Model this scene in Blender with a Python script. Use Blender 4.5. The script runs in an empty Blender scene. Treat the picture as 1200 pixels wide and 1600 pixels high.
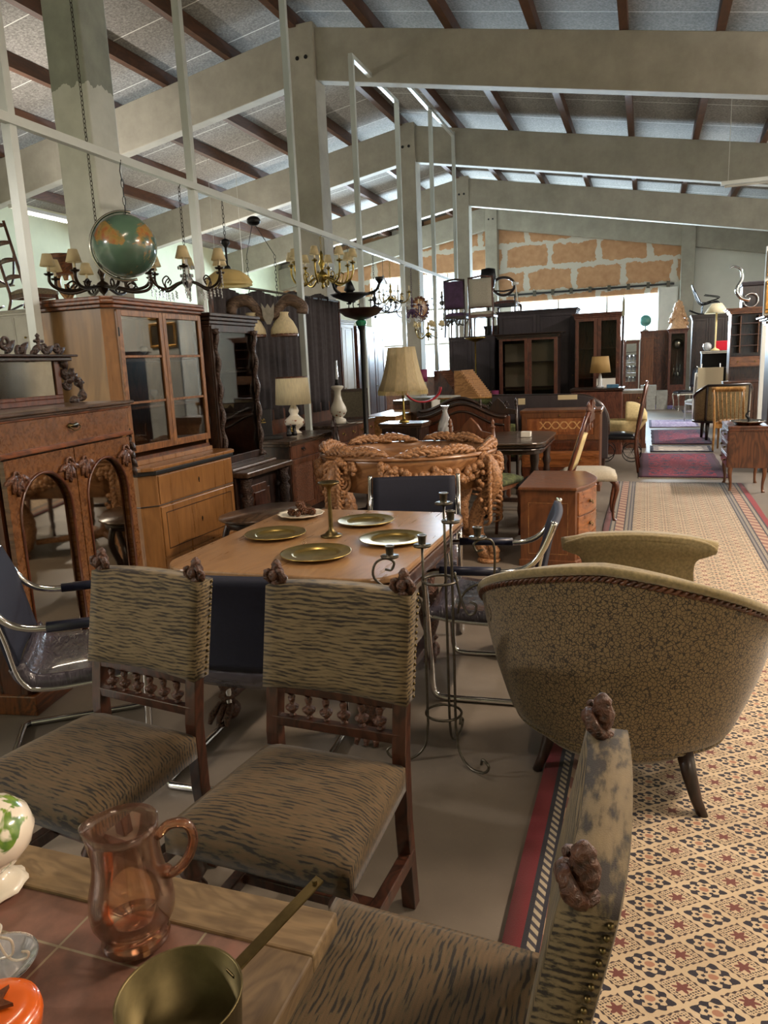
import bpy, bmesh, math, random
from mathutils import Vector, Matrix, noise
PI = math.pi
random.seed(7)
S = bpy.context.scene
COL = S.collection

# ------------------------------------------------------------------ camera, world, light, exposure
RC = ((0.94379, 0.02517, -0.32958), (0.32778, -0.19986, 0.92337), (-0.04263, -0.97950, -0.19688))
cam_data = bpy.data.cameras.new('camera')
cam = bpy.data.objects.new('camera', cam_data)
COL.objects.link(cam)
cam_data.sensor_fit = 'VERTICAL'
cam_data.sensor_height = 36.0
cam_data.lens = 36.0 * 1155 / 1600
cam_data.clip_end = 200
cam_data.clip_start = 0.02
cm = Matrix.Identity(4)
for i in range(3):
    cm[i][0] = RC[i][0]
    cm[i][1] = -RC[i][1]
    cm[i][2] = -RC[i][2]
cm[0][3], cm[1][3], cm[2][3] = 0, 0, 1.6
cam.matrix_world = cm
S.camera = cam

w = bpy.data.worlds.new('sky')
S.world = w
w.use_nodes = True
w.node_tree.nodes['Background'].inputs[0].default_value = (0.80, 0.91, 1.0, 1)
w.node_tree.nodes['Background'].inputs[1].default_value = 5.0

def area(name, loc, rot, sx, sy, power, col, spread=PI):
    l = bpy.data.lights.new(name, 'AREA')
    l.shape = 'RECTANGLE'
    l.size, l.size_y = sx, sy
    l.energy = power
    l.color = col
    l.spread = spread
    o = bpy.data.objects.new(name, l)
    o.location = loc
    o.rotation_euler = rot
    COL.objects.link(o)
    return o
# daylight through the end wall windows
area('daylight_right', (-2.0, 26.55, 2.85), (-PI/2, 0, 0), 4.6, 1.5, 1500, (0.74, 0.88, 1.0))
area('daylight_left', (-7.4, 26.55, 2.9), (-PI/2, 0, 0), 4.2, 3.6, 2600, (0.74, 0.88, 1.0))
WARM = (1.0, 0.80, 0.62)
NEUT = (1.0, 0.91, 0.84)
TUBES = [ # x, y, z, along, power, colour
    (-8.6, 9.6, 4.0, 'y', 230, NEUT), (-8.2, -1.5, 3.9, 'x', 520, NEUT),  # first tube is in view; second added behind the camera for column faces
    (-9.0, 15.5, 3.0, 'y', 230, NEUT), (-9.5, 21.0, 2.9, 'y', 180, NEUT),  # added tubes, hung low so the curtain hides them
    (3.0, 4.4, 4.1, 'y', 330, WARM), (3.4, -1.2, 4.0, 'y', 75, WARM),  # unseen: first inferred from floor shadows, second added for the warm foreground
    (3.6, 10.5, 4.3, 'y', 290, NEUT), (3.6, 17.0, 4.3, 'y', 330, NEUT), (-1.8, 2.6, 4.6, 'y', 28, WARM)]  # unseen tubes brightening the far aisle and the near left
S.view_settings.view_transform = 'Standard'
S.view_settings.look = 'None'
S.view_settings.gamma = 1.0
S.view_settings.exposure = 0.35
S.view_settings.use_curve_mapping = False

# ------------------------------------------------------------------ node materials
class NT:
    def __init__(s, name):
        s.mat = bpy.data.materials.new(name)
        s.mat.use_nodes = True
        s.t = s.mat.node_tree
        s.b = s.t.nodes['Principled BSDF']
        s.out = s.t.nodes['Material Output']
    def n(s, ty, **kw):
        x = s.t.nodes.new(ty)
        for k, v in kw.items():
            setattr(x, k, v)
        return x
    def l(s, a, b):
        s.t.links.new(a, b)
    def sock(s, node_in, v):
        if hasattr(v, 'is_output'):
            s.l(v, node_in)
        else:
            node_in.default_value = v
    def m(s, op, a, b=0.0, c=None, clamp=False):
        x = s.n('ShaderNodeMath', operation=op, use_clamp=clamp)
        s.sock(x.inputs[0], a)
        if op not in ('FRACT', 'ABSOLUTE', 'SINE', 'COSINE', 'FLOOR', 'SQRT', 'ROUND'):
            s.sock(x.inputs[1], b)
        if c is not None:
            s.sock(x.inputs[2], c)
        return x.outputs[0]
    def co(s, scale=(1, 1, 1), rot=(0, 0, 0), loc=(0, 0, 0)):
        tc = s.n('ShaderNodeTexCoord')
        mp = s.n('ShaderNodeMapping')
        mp.inputs['Scale'].default_value = scale
        mp.inputs['Rotation'].default_value = rot
        mp.inputs['Location'].default_value = loc
        s.l(tc.outputs['Object'], mp.inputs[0])
        return mp.outputs[0]
    def noise(s, vec, scale=5, detail=4, rough=0.5, dist=0.0):
        x = s.n('ShaderNodeTexNoise')
        s.l(vec, x.inputs['Vector'])
        x.inputs['Scale'].default_value = scale
        x.inputs['Detail'].default_value = detail
        x.inputs['Roughness'].default_value = rough
        x.inputs['Distortion'].default_value = dist
        return x.outputs[0]
    def vor(s, vec, scale=5, feature='F1', out='Distance', rnd=1.0):
        x = s.n('ShaderNodeTexVoronoi', feature=feature)
        s.l(vec, x.inputs['Vector'])
        x.inputs['Scale'].default_value = scale
        x.inputs['Randomness'].default_value = rnd
        return x.outputs[out]
    def ramp(s, fac, stops, interp='LINEAR'):
        x = s.n('ShaderNodeValToRGB')
        x.color_ramp.interpolation = interp
        e = x.color_ramp.elements
        while len(e) < len(stops):
            e.new(0.5)
        for i, (p, c) in enumerate(stops):
            e[i].position = p
            e[i].color = (*c, 1)
        s.l(fac, x.inputs[0])
        return x.outputs[0]
    def mix(s, fac, a, b, ty='MIX'):
        x = s.n('ShaderNodeMix', data_type='RGBA', blend_type=ty)
        s.sock(x.inputs[0], fac)
        s.sock(x.inputs[6], a if hasattr(a, 'is_output') else (*a, 1))
        s.sock(x.inputs[7], b if hasattr(b, 'is_output') else (*b, 1))
        return x.outputs[2]
    def bump(s, h, strength=0.3, dist=0.01, prev=None):
        x = s.n('ShaderNodeBump')
        x.inputs['Strength'].default_value = strength
        x.inputs['Distance'].default_value = dist
        s.l(h, x.inputs['Height'])
        if prev is not None:
            s.l(prev, x.inputs['Normal'])
        s.l(x.outputs[0], s.b.inputs['Normal'])
        return x.outputs[0]
    def set(s, color=None, rough=0.5, metal=0.0, **kw):
        if color is not None:
            s.sock(s.b.inputs['Base Color'], color if hasattr(color, 'is_output') else (*color, 1))
        s.sock(s.b.inputs['Roughness'], rough)
        s.b.inputs['Metallic'].default_value = metal
        for k, v in kw.items():
            s.sock(s.b.inputs[k.replace('_', ' ')], v)
        return s.mat

def hx(h):
    h = h.lstrip('#')
    c = [int(h[i:i+2], 16) / 255 for i in (0, 2, 4)]
    return tuple(x / 12.92 if x <= 0.04045 else ((x + 0.055) / 1.055) ** 2.4 for x in c)

def wood(name, dark, light, axis='z', scale=1.0, rough=0.35, coat=0.25, figure=0.35):
    t = NT(name)
    sc = {'x': (1.2, 14, 14), 'y': (14, 1.2, 14), 'z': (14, 14, 1.2)}[axis]
    v = t.co(tuple(a * scale for a in sc))
    a = t.noise(v, 1.4, 6, 0.6, 1.2)
    v2 = t.co(tuple(3.2 * scale if q > 5 else 1.0 * scale for q in sc))
    f = t.noise(v2, 1.0, 3, 0.5, 2.5)
    w_ = t.m('SINE', t.m('MULTIPLY', f, 42.0))
    fac = t.m('ADD', t.m('MULTIPLY', a, 1.0 - figure), t.m('MULTIPLY', t.m('ADD', t.m('MULTIPLY', w_, 0.5), 0.5), figure))
    c = t.ramp(fac, [(0.22, hx(dark)), (0.75, hx(light))])
    big = t.noise(t.co((1.5, 1.5, 1.5)), 1.3, 3)
    c = t.mix(t.m('MULTIPLY', big, 0.35), c, hx(dark))
    t.bump(a, 0.12, 0.002)
    return t.set(c, t.m('ADD', t.m('MULTIPLY', a, 0.2), rough - 0.1), Coat_Weight=coat, Coat_Roughness=0.18)

def carved(name, dark, light, scale=28, rough=0.42, strength=0.9):
    t = NT(name)
    v = t.co()
    n1 = t.noise(v, scale, 4, 0.6, 1.5)
    v1 = t.vor(v, scale * 1.4)
    h = t.m('ADD', t.m('MULTIPLY', n1, 0.8), t.m('MULTIPLY', v1, 0.6))
    c = t.ramp(h, [(0.35, hx(dark)), (0.8, hx(light))])
    t.bump(h, strength, 0.012)
    return t.set(c, rough, Coat_Weight=0.15, Coat_Roughness=0.3)

def plain(name, col, rough=0.5, metal=0.0, nscale=0, namt=0.25, bump=0.0, **kw):
    t = NT(name)
    c = hx(col)
    if nscale:
        f = t.noise(t.co(), nscale, 5, 0.6)
        c2 = tuple(x * (1 - namt) for x in c)
        c3 = tuple(min(1, x * (1 + namt * 0.6)) for x in c)
        cc = t.ramp(f, [(0.3, c2), (0.7, c3)])
        if bump:
            t.bump(f, bump, 0.004)
        return t.set(cc, rough, metal, **kw)
    return t.set(c, rough, metal, **kw)

def glassy(name, tint=(1, 1, 1), refl=1.0, base=0.06, rough=0.02, body=0.0, bodycol=(1, 1, 1)):
    """thin pane: transparent body with a fresnel mirror on top"""
    t = NT(name)
    t.t.nodes.remove(t.b)
    tr = t.n('ShaderNodeBsdfTransparent'); tr.inputs[0].default_value = (*tint, 1)
    gl = t.n('ShaderNodeBsdfGlossy'); gl.inputs['Roughness'].default_value = rough
    fr = t.n('ShaderNodeFresnel'); fr.inputs[0].default_value = 1.5
    fac = t.m('ADD', t.m('MULTIPLY', fr.outputs[0], refl), base, clamp=True)
    last = tr.outputs[0]
    if body:
        df = t.n('ShaderNodeBsdfDiffuse'); df.inputs[0].default_value = (*bodycol, 1)
        m0 = t.n('ShaderNodeMixShader'); m0.inputs[0].default_value = body
        t.l(last, m0.inputs[1]); t.l(df.outputs[0], m0.inputs[2]); last = m0.outputs[0]
    mx = t.n('ShaderNodeMixShader')
    t.l(fac, mx.inputs[0]); t.l(last, mx.inputs[1]); t.l(gl.outputs[0], mx.inputs[2])
    t.l(mx.outputs[0], t.out.inputs[0])
    return t.mat

def velvet(name, light='#6c5c40', dark='#241a10', axes='xz', stripe=1.0):
    t = NT(name)
    sc = {'xz': (17, 60, 165), 'xy': (17, 165, 60)}[axes]
    v = t.co(tuple(q * stripe for q in sc))
    n1 = t.noise(v, 1.0, 3, 0.55)
    n2 = t.noise(t.co((6, 6, 6)), 1.0, 3, 0.5)
    tc = t.n('ShaderNodeTexCoord'); sp = t.n('ShaderNodeSeparateXYZ'); t.l(tc.outputs['Object'], sp.inputs[0])
    rows = t.m('SINE', t.m('ADD', t.m('MULTIPLY', sp.outputs[2 if axes == 'xz' else 1], 560.0), t.m('MULTIPLY', n2, 26.0)))
    f = t.m('ADD', t.m('ADD', n1, t.m('MULTIPLY', t.m('SUBTRACT', n2, 0.5), 0.3)), t.m('MULTIPLY', rows, 0.11))
    c = t.ramp(f, [(0.36, hx(dark)), (0.44, hx('#4e4229')), (0.52, hx(light)), (0.75, tuple(q * 1.25 for q in hx(light)))])
    t.bump(t.m('ADD', n1, t.noise(t.co(), 500, 2)), 0.25, 0.003)
    return t.set(c, 0.8, Sheen_Weight=0.12, Sheen_Roughness=0.4)

def floral(name, ground='#352c1f', petal='#7a6645', petal2='#8c7753'):
    t = NT(name)
    v = t.co()
    wob = t.n('ShaderNodeVectorMath', operation='ADD')
    nz = t.n('ShaderNodeTexNoise'); nz.inputs['Scale'].default_value = 60
    t.l(v, nz.inputs['Vector'])
    sc = t.n('ShaderNodeVectorMath', operation='SCALE'); sc.inputs['Scale'].default_value = 0.012
    t.l(nz.outputs['Color'], sc.inputs[0])
    t.l(v, wob.inputs[0]); t.l(sc.outputs[0], wob.inputs[1])
    vv = wob.outputs[0]
    d1 = t.vor(vv, 72, 'DISTANCE_TO_EDGE')
    d2 = t.vor(vv, 150, 'DISTANCE_TO_EDGE')
    e1 = t.m('GREATER_THAN', d1, 0.075)
    e2 = t.m('GREATER_THAN', d2, 0.05)
    f = t.m('MULTIPLY', e1, t.m('ADD', t.m('MULTIPLY', e2, 0.65), 0.35))
    patch = t.noise(v, 9, 3)
    pc = t.mix(patch, hx(petal), hx(petal2))
    c = t.mix(f, hx(ground), pc)
    t.bump(t.m('ADD', f, t.m('MULTIPLY', t.noise(v, 600, 2), 0.5)), 0.3, 0.003)
    return t.set(c, 0.85, Sheen_Weight=0.3)

def metal(name, col, rough=0.3, n=0, amt=0.3):
    return plain(name, col, rough, 1.0, n, amt)

M = {}
M['walnut'] = wood('walnut', '#3a1d0c', '#8a4d22', 'z')
M['walnut_x'] = wood('walnut_x', '#3a1d0c', '#8a4d22', 'x')
M['biedermeier'] = wood('figured_walnut_veneer', '#6e4a26', '#a07040', 'z', 0.8, 0.3, 0.35, 0.12)
M['biedermeier_side'] = wood('figured_side_veneer', '#71522f', '#9d7648', 'z', 0.5, 0.35, 0.25, 0.3)
M['biedermeier_frame'] = wood('veneer_frame', '#5e3a1e', '#94643a', 'z', 1.4)
M['burl'] = wood('burl_walnut', '#4a2c17', '#86562b', 'y', 1.6, 0.28, 0.4, 0.2)
M['mahogany'] = wood('mahogany', '#35190f', '#6b3a22', 'z', 1.0, 0.3, 0.35, 0.25)
M['mahogany_side'] = wood('mahogany_side', '#4e2c1a', '#80502f', 'z', 0.8, 0.35, 0.3, 0.2)
M['cherry'] = wood('cherry', '#643819', '#a06438', 'x', 1.0, 0.3, 0.3, 0.3)
M['dark'] = wood('dark_oak', '#150c09', '#3b241a', 'z', 1.0, 0.4, 0.2)
M['dark_x'] = wood('dark_oak_x', '#150c09', '#3f271b', 'x', 1.0, 0.3, 0.4)
M['dark_top'] = wood('dark_top', '#2c1f17', '#5a4433', 'x', 1.0, 0.3, 0.4)
M['purple_dark'] = wood('dark_back_panel', '#2d272b', '#463e43', 'z', 0.7, 0.6, 0.0, 0.1)
M['brown'] = wood('brown_oak', '#3a2216', '#6e4229', 'z', 1.0, 0.4, 0.2)
M['redwood'] = wood('red_brown_wood', '#3f2119', '#6e3f2e', 'z', 1.0, 0.35, 0.3)
M['pine'] = wood('pine', '#94642f', '#dba660', 'z', 1.0, 0.45, 0.1)
M['lightwood'] = wood('light_wood', '#7a5430', '#b98a55', 'x', 1.0, 0.4, 0.2)
M['table_top'] = wood('worn_table_top', '#82603f', '#ab845c', 'y', 0.9, 0.3, 0.35, 0.15)
M['table_edge'] = wood('table_edge', '#3c2518', '#6c4a32', 'x', 1.0, 0.35, 0.3)
M['rustic'] = wood('rustic_frame', '#5f4c34', '#8f7856', 'x', 2.2, 0.6, 0.0, 0.25)
M['rustic_y'] = wood('rustic_frame_y', '#4e3d2a', '#7a6446', 'y', 2.2, 0.6, 0.0, 0.25)
M['chair_wood'] = wood('chair_wood', '#21120b', '#4c2a1c', 'z', 1.4, 0.35, 0.3)
M['chair_carved'] = carved('chair_carving', '#1c100a', '#5c3826', 60)
M['dark_carved'] = carved('dark_carving', '#0d0806', '#3c261b', 45)
M['brown_carved'] = carved('brown_carving', '#2c170d', '#70452b', 45)
M['limewood'] = carved('carved_limewood', '#5e3e28', '#a87a52', 38, 0.42, 0.6)
M['limewood_plain'] = wood('limewood_rim', '#7c5434', '#ab7c52', 'x', 1.0, 0.35, 0.3)
M['gilt'] = carved('gilt_carving', '#7a4c30', '#e0b488', 40, 0.35)
M['velvet_back'] = velvet('striped_velvet_back', axes='xz')
M['velvet_seat'] = velvet('striped_velvet_seat', '#57442a', '#1c140a', 'xy')
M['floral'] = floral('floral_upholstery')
M['plush_olive'] = plain('olive_plush', '#857650', 0.9, 0, 70, 0.35, 0.3, Sheen_Weight=0.4)  # plain olive plush for seats, inner back and rolled edges
M['damask'] = floral('damask_upholstery', '#6e5636', '#9c8358', '#b59a6c')
M['green_tapestry'] = plain('green_tapestry', '#59603a', 0.9, 0, 26, 0.8, 0.2)
M['leather'] = plain('navy_leather', '#1c2036', 0.38, 0, 30, 0.3, 0.15)
M['leather_back'] = plain('navy_canvas', '#12162b', 0.7, 0, 80, 0.2, 0.1)
def wrinkled():
    t = NT('wrinkled_seat_leather')
    a = t.noise(t.co((1, 3.2, 1)), 9, 2, 0.4, 1.6)
    t.bump(a, 0.6, 0.02)
    return t.set(hx('#4a4650'), 0.25, Coat_Weight=0.5)
M['leather_seat'] = wrinkled()
M['black_leather'] = plain('black_leather', '#14141a', 0.3, 0, 40, 0.3, 0.2)
M['chrome'] = metal('chrome', '#d8d8d8', 0.12)
M['brass'] = metal('brass', '#a08a4a', 0.28, 25, 0.35)
M['brass_plate'] = metal('brass_plate', '#c4ab66', 0.3, 12, 0.3)
M['oldbrass'] = metal('aged_brass', '#6e6040', 0.38, 18, 0.4)
M['pan'] = metal('tarnished_brass', '#6d6244', 0.46, 14, 0.35)
M['iron'] = plain('wrought_iron', '#5f5a50', 0.36, 0.85, 60, 0.3)
M['black_iron'] = plain('black_iron', '#0c0c0e', 0.45, 0.4)
M['black'] = plain('black_paint', '#0b0b0d', 0.4)
M['silver'] = metal('silver', '#c9c4bb', 0.18, 20, 0.2)
M['gold'] = metal('gold', '#b98a4a', 0.25, 30, 0.4)
M['ceramic'] = plain('cream_ceramic', '#e4dccb', 0.25, 0, 0, Coat_Weight=0.5)
M['white'] = plain('white_paint', '#d9d9d2', 0.5, 0, 4, 0.08)
M['offwhite'] = plain('grey_white_paint', '#bdbab0', 0.5, 0, 5, 0.12)
M['grey_wood'] = plain('weathered_grey_wood', '#8e8b80', 0.7, 0, 14, 0.3)
M['steel'] = plain('painted_steel', '#c2c8c4', 0.35, 0.15, 3, 0.08)
M['glass'] = glassy('clear_glass', (0.74, 0.73, 0.70), 0.28, 0.0)
M['window_glass'] = glassy('window_glass', (0.95, 0.98, 1.0), 0.4, 0.0)
M['pink_glass'] = glassy('pink_glass', (0.99, 0.90, 0.83), 0.8, 0.02, 0.03, 0.04, (0.9, 0.48, 0.34))
M['pink_glass_dark'] = glassy('pink_glass_thick', (0.98, 0.74, 0.58), 1.0, 0.05, 0.03, 0.08, (0.9, 0.36, 0.2))
M['crystal'] = glassy('crystal', (0.93, 0.94, 0.96), 2.2, 0.15, 0.05, 0.4, (0.85, 0.88, 0.92))
M['mirror'] = plain('mirror_silvering', '#b4ac9c', 0.03, 1.0)
M['old_mirror'] = plain('foxed_mirror', '#8f8574', 0.1, 1.0, 6, 0.3)
M['red'] = plain('red_lacquer', '#b01c2c', 0.35)
M['orange'] = plain('orange_enamel', '#dc6420', 0.25, Coat_Weight=0.6)
M['rust'] = plain('rusted_metal', '#6a3a1c', 0.7, 0.3, 50, 0.5, 0.4)
M['teal'] = plain('teal_globe', '#5b9a94', 0.4, 0, 6, 0.3)
M['papers'] = plain('paper', '#d8c9a4', 0.7)
M['box_paper'] = plain('white_card', '#d9d6cc', 0.6)
M['blue_paint'] = plain('blue_print', '#3f6a86', 0.5, 0, 12, 0.4)
M['magenta'] = plain('magenta_fabric', '#7a2850', 0.7)
M['violet'] = plain('violet_upholstery', '#4c3350', 0.8, 0, 10, 0.3)
M['linen'] = plain('linen_upholstery', '#b3ab9a', 0.85, 0, 60, 0.15)
M['cream_fabric'] = plain('cream_upholstery', '#c9b684', 0.85, 0, 30, 0.2)
M['cane'] = plain('woven_cane', '#8a7f68', 0.8, 0, 70, 0.5)
M['candle'] = plain('ivory_candle_sleeve', '#e2d6b8', 0.5)
M['stone'] = plain('grey_boxes', '#9a9a92', 0.8, 0, 12, 0.2)

def shade_mat(name, col, pleat=0, trans=0.35, em=0.0):
    t = NT(name)
    c = hx(col)
    f = t.noise(t.co((1, 1, 0.2)), 60 if pleat else 8, 3)
    cc = t.ramp(f, [(0.3, tuple(x * 0.82 for x in c)), (0.7, c)])
    if pleat:
        t.bump(f, 0.4, 0.004)
    m_ = t.set(cc, 0.75)
    tl = t.n('ShaderNodeBsdfTranslucent')
    t.l(cc, tl.inputs[0])
    mx = t.n('ShaderNodeMixShader'); mx.inputs[0].default_value = trans
    t.l(t.b.outputs[0], mx.inputs[1]); t.l(tl.outputs[0], mx.inputs[2]); t.l(mx.outputs[0], t.out.inputs[0])
    return m_
M['shade'] = shade_mat('cream_shade', '#f2e6c2', 1)
M['shade_beige'] = shade_mat('beige_silk_shade', '#dccba4', 1)
M['shade_tan'] = shade_mat('tan_shade', '#bd9c64')
M['shade_small'] = shade_mat('candle_shade', '#ead9ae')
M['bowl_glass'] = shade_mat('cream_glass_bowl', '#efdca0', 0, 0.5)

def concrete():
    t = NT('painted_concrete')
    v = t.co()
    a = t.noise(v, 2.2, 6, 0.65)
    st = t.noise(t.co((3, 3, 0.35)), 1.6, 4, 0.6)
    c = t.ramp(a, [(0.3, hx('#979386')), (0.7, hx('#b1ad9f'))])
    c = t.mix(t.m('MULTIPLY', st, 0.3), c, hx('#7f7a6e'))
    t.bump(t.noise(v, 45, 3), 0.15, 0.004)
    return t.set(c, 0.75)
M['concrete'] = concrete()

def column_paint():
    t = NT('column_paint')
    v = t.co()
    tc = t.n('ShaderNodeTexCoord'); sp = t.n('ShaderNodeSeparateXYZ'); t.l(tc.outputs['Object'], sp.inputs[0])
    edge = t.noise(t.co((3, 3, 1)), 1.7, 4, 0.6)
    line = t.m('LESS_THAN', sp.outputs[2], t.m('ADD', 4.02, t.m('MULTIPLY', edge, 0.3)))
    a = t.noise(v, 3.5, 5, 0.6)
    low = t.ramp(a, [(0.3, hx('#c6c9c0')), (0.7, hx('#dcded6'))])
    hi = t.ramp(a, [(0.3, hx('#84897f')), (0.7, hx('#a0a498'))])
    return t.set(t.mix(line, hi, low), 0.7)
M['column_paint'] = column_paint()

def roof_board():
    t = NT('fibre_roof_board')
    v = t.co()
    a = t.noise(v, 30, 4, 0.7)
    b = t.noise(v, 0.7, 4, 0.6)
    c = t.ramp(a, [(0.35, hx('#6a6863')), (0.7, hx('#b0aea6'))])
    c = t.mix(t.m('MULTIPLY', b, 0.6), c, hx('#4a443e'))
    tc = t.n('ShaderNodeTexCoord'); sp = t.n('ShaderNodeSeparateXYZ'); t.l(tc.outputs['Object'], sp.inputs[0])
    s1 = t.m('LESS_THAN', t.m('FRACT', t.m('MULTIPLY', sp.outputs[1], 1 / 1.25)), 0.014)
    c = t.mix(s1, c, hx('#dadad2'))
    t.bump(a, 0.3, 0.006)
    return t.set(c, 0.9)
M['roof'] = roof_board()
M['purlin'] = wood('purlin_wood', '#3a261a', '#63412c', 'y', 0.6, 0.6, 0.0, 0.2)

def floor_mat():
    t = NT('worn_concrete_floor')
    v = t.co()
    a = t.noise(v, 1.1, 6, 0.6)
    b = t.noise(v, 14, 5, 0.7)
    c = t.ramp(a, [(0.3, hx('#6a6157')), (0.7, hx('#877d70'))])
    c = t.mix(t.m('MULTIPLY', b, 0.35), c, hx('#565047'))
    sp = t.m('GREATER_THAN', t.noise(v, 160, 2, 0.5), 0.74)
    c = t.mix(t.m('MULTIPLY', sp, 0.5), c, hx('#b4ae9c'))
    t.bump(b, 0.1, 0.003)
    return t.set(c, t.m('ADD', t.m('MULTIPLY', a, 0.25), 0.33))
M['floor'] = floor_mat()

def patch_wall():
    """orange chip board with broad smears of white filler over the joints"""
    t = NT('filled_orange_board')
    tc = t.n('ShaderNodeTexCoord'); sp = t.n('ShaderNodeSeparateXYZ'); t.l(tc.outputs['Object'], sp.inputs[0])
    x, z = sp.outputs[0], sp.outputs[2]
    n1 = t.m('MULTIPLY', t.m('SUBTRACT', t.noise(t.co(), 3.2, 5, 0.65), 0.5), 0.34)
    n2 = t.m('MULTIPLY', t.m('SUBTRACT', t.noise(t.co(loc=(9, 3, 1)), 3.0, 5, 0.65), 0.5), 0.34)
    zz = t.m('ADD', t.m('ADD', z, t.m('MULTIPLY', x, 0.0)), n1)
    xx = t.m('ADD', x, n2)
    row = t.m('DIVIDE', t.m('SUBTRACT', zz, 3.70), 0.80)
    hj = t.m('LESS_THAN', t.m('ABSOLUTE', t.m('SUBTRACT', t.m('FRACT', t.m('ADD', row, 0.5)), 0.5)), t.m('MULTIPLY', t.noise(t.co(loc=(3, 1, 7)), 1.6, 3), 0.20))
    off = t.m('MULTIPLY', t.m('FLOOR', row), 0.77)
    colu = t.m('DIVIDE', t.m('ADD', xx, off), 1.55)
    vj = t.m('LESS_THAN', t.m('ABSOLUTE', t.m('SUBTRACT', t.m('FRACT', colu), 0.5)), t.m('MULTIPLY', t.noise(t.co(loc=(5, 1, 2)), 1.9, 3), 0.12))
    f = t.m('MAXIMUM', hj, vj)
    a = t.noise(t.co(), 5, 4)
    base = t.ramp(a, [(0.3, hx('#b08460')), (0.7, hx('#c49a74'))])
    c = t.mix(f, base, hx('#c9c4b8'))
    return t.set(c, 0.85)
M['patch'] = patch_wall()
M['wall_white'] = plain('white_wall', '#dcdcd2', 0.8, 0, 2, 0.06)
M['wall_green'] = plain('pale_green_wall', '#c2c6a8', 0.8, 0, 2, 0.08)  # greenish cast of the tube light put into the wall colour

def tile_top():
    t = NT('red_stone_tiles')
    tc = t.n('ShaderNodeTexCoord'); sp = t.n('ShaderNodeSeparateXYZ'); t.l(tc.outputs['Object'], sp.inputs[0])
    x = t.m('FRACT', t.m('DIVIDE', t.m('ADD', sp.outputs[0], 0.03), 0.2))
    y = t.m('FRACT', t.m('DIVIDE', t.m('ADD', sp.outputs[1], 0.09), 0.2))
    j = t.m('MAXIMUM', t.m('LESS_THAN', x, 0.02), t.m('LESS_THAN', y, 0.02))
    a = t.noise(t.co(), 11, 5, 0.6)
    c = t.ramp(a, [(0.3, hx('#5a4238')), (0.55, hx('#7c5a4c')), (0.75, hx('#8b5a4c'))])
    c = t.mix(j, c, hx('#8b8068'))
    t.bump(t.m('SUBTRACT', a, j), 0.2, 0.003)
    return t.set(c, 0.38)
M['tiles'] = tile_top()

def globe_mat():
    t = NT('map_globe')
    v = t.co((1, 1, 1), loc=(0.6, 0.3, 0.1))
    a = t.noise(v, 4.2, 6, 0.6, 0.4)
    land = t.ramp(t.noise(v, 14, 4), [(0.3, hx('#7a7a44')), (0.5, hx('#a8854a')), (0.7, hx('#a85f38'))])
    sea = t.ramp(t.noise(v, 3, 3), [(0.3, hx('#38524a')), (0.7, hx('#5c7c68'))])
    c = t.mix(t.ramp(a, [(0.57, (0, 0, 0)), (0.61, (1, 1, 1))]), sea, land)
    return t.set(c, 0.22, Coat_Weight=0.7, Coat_Roughness=0.1)
M['globe'] = globe_mat()

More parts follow.
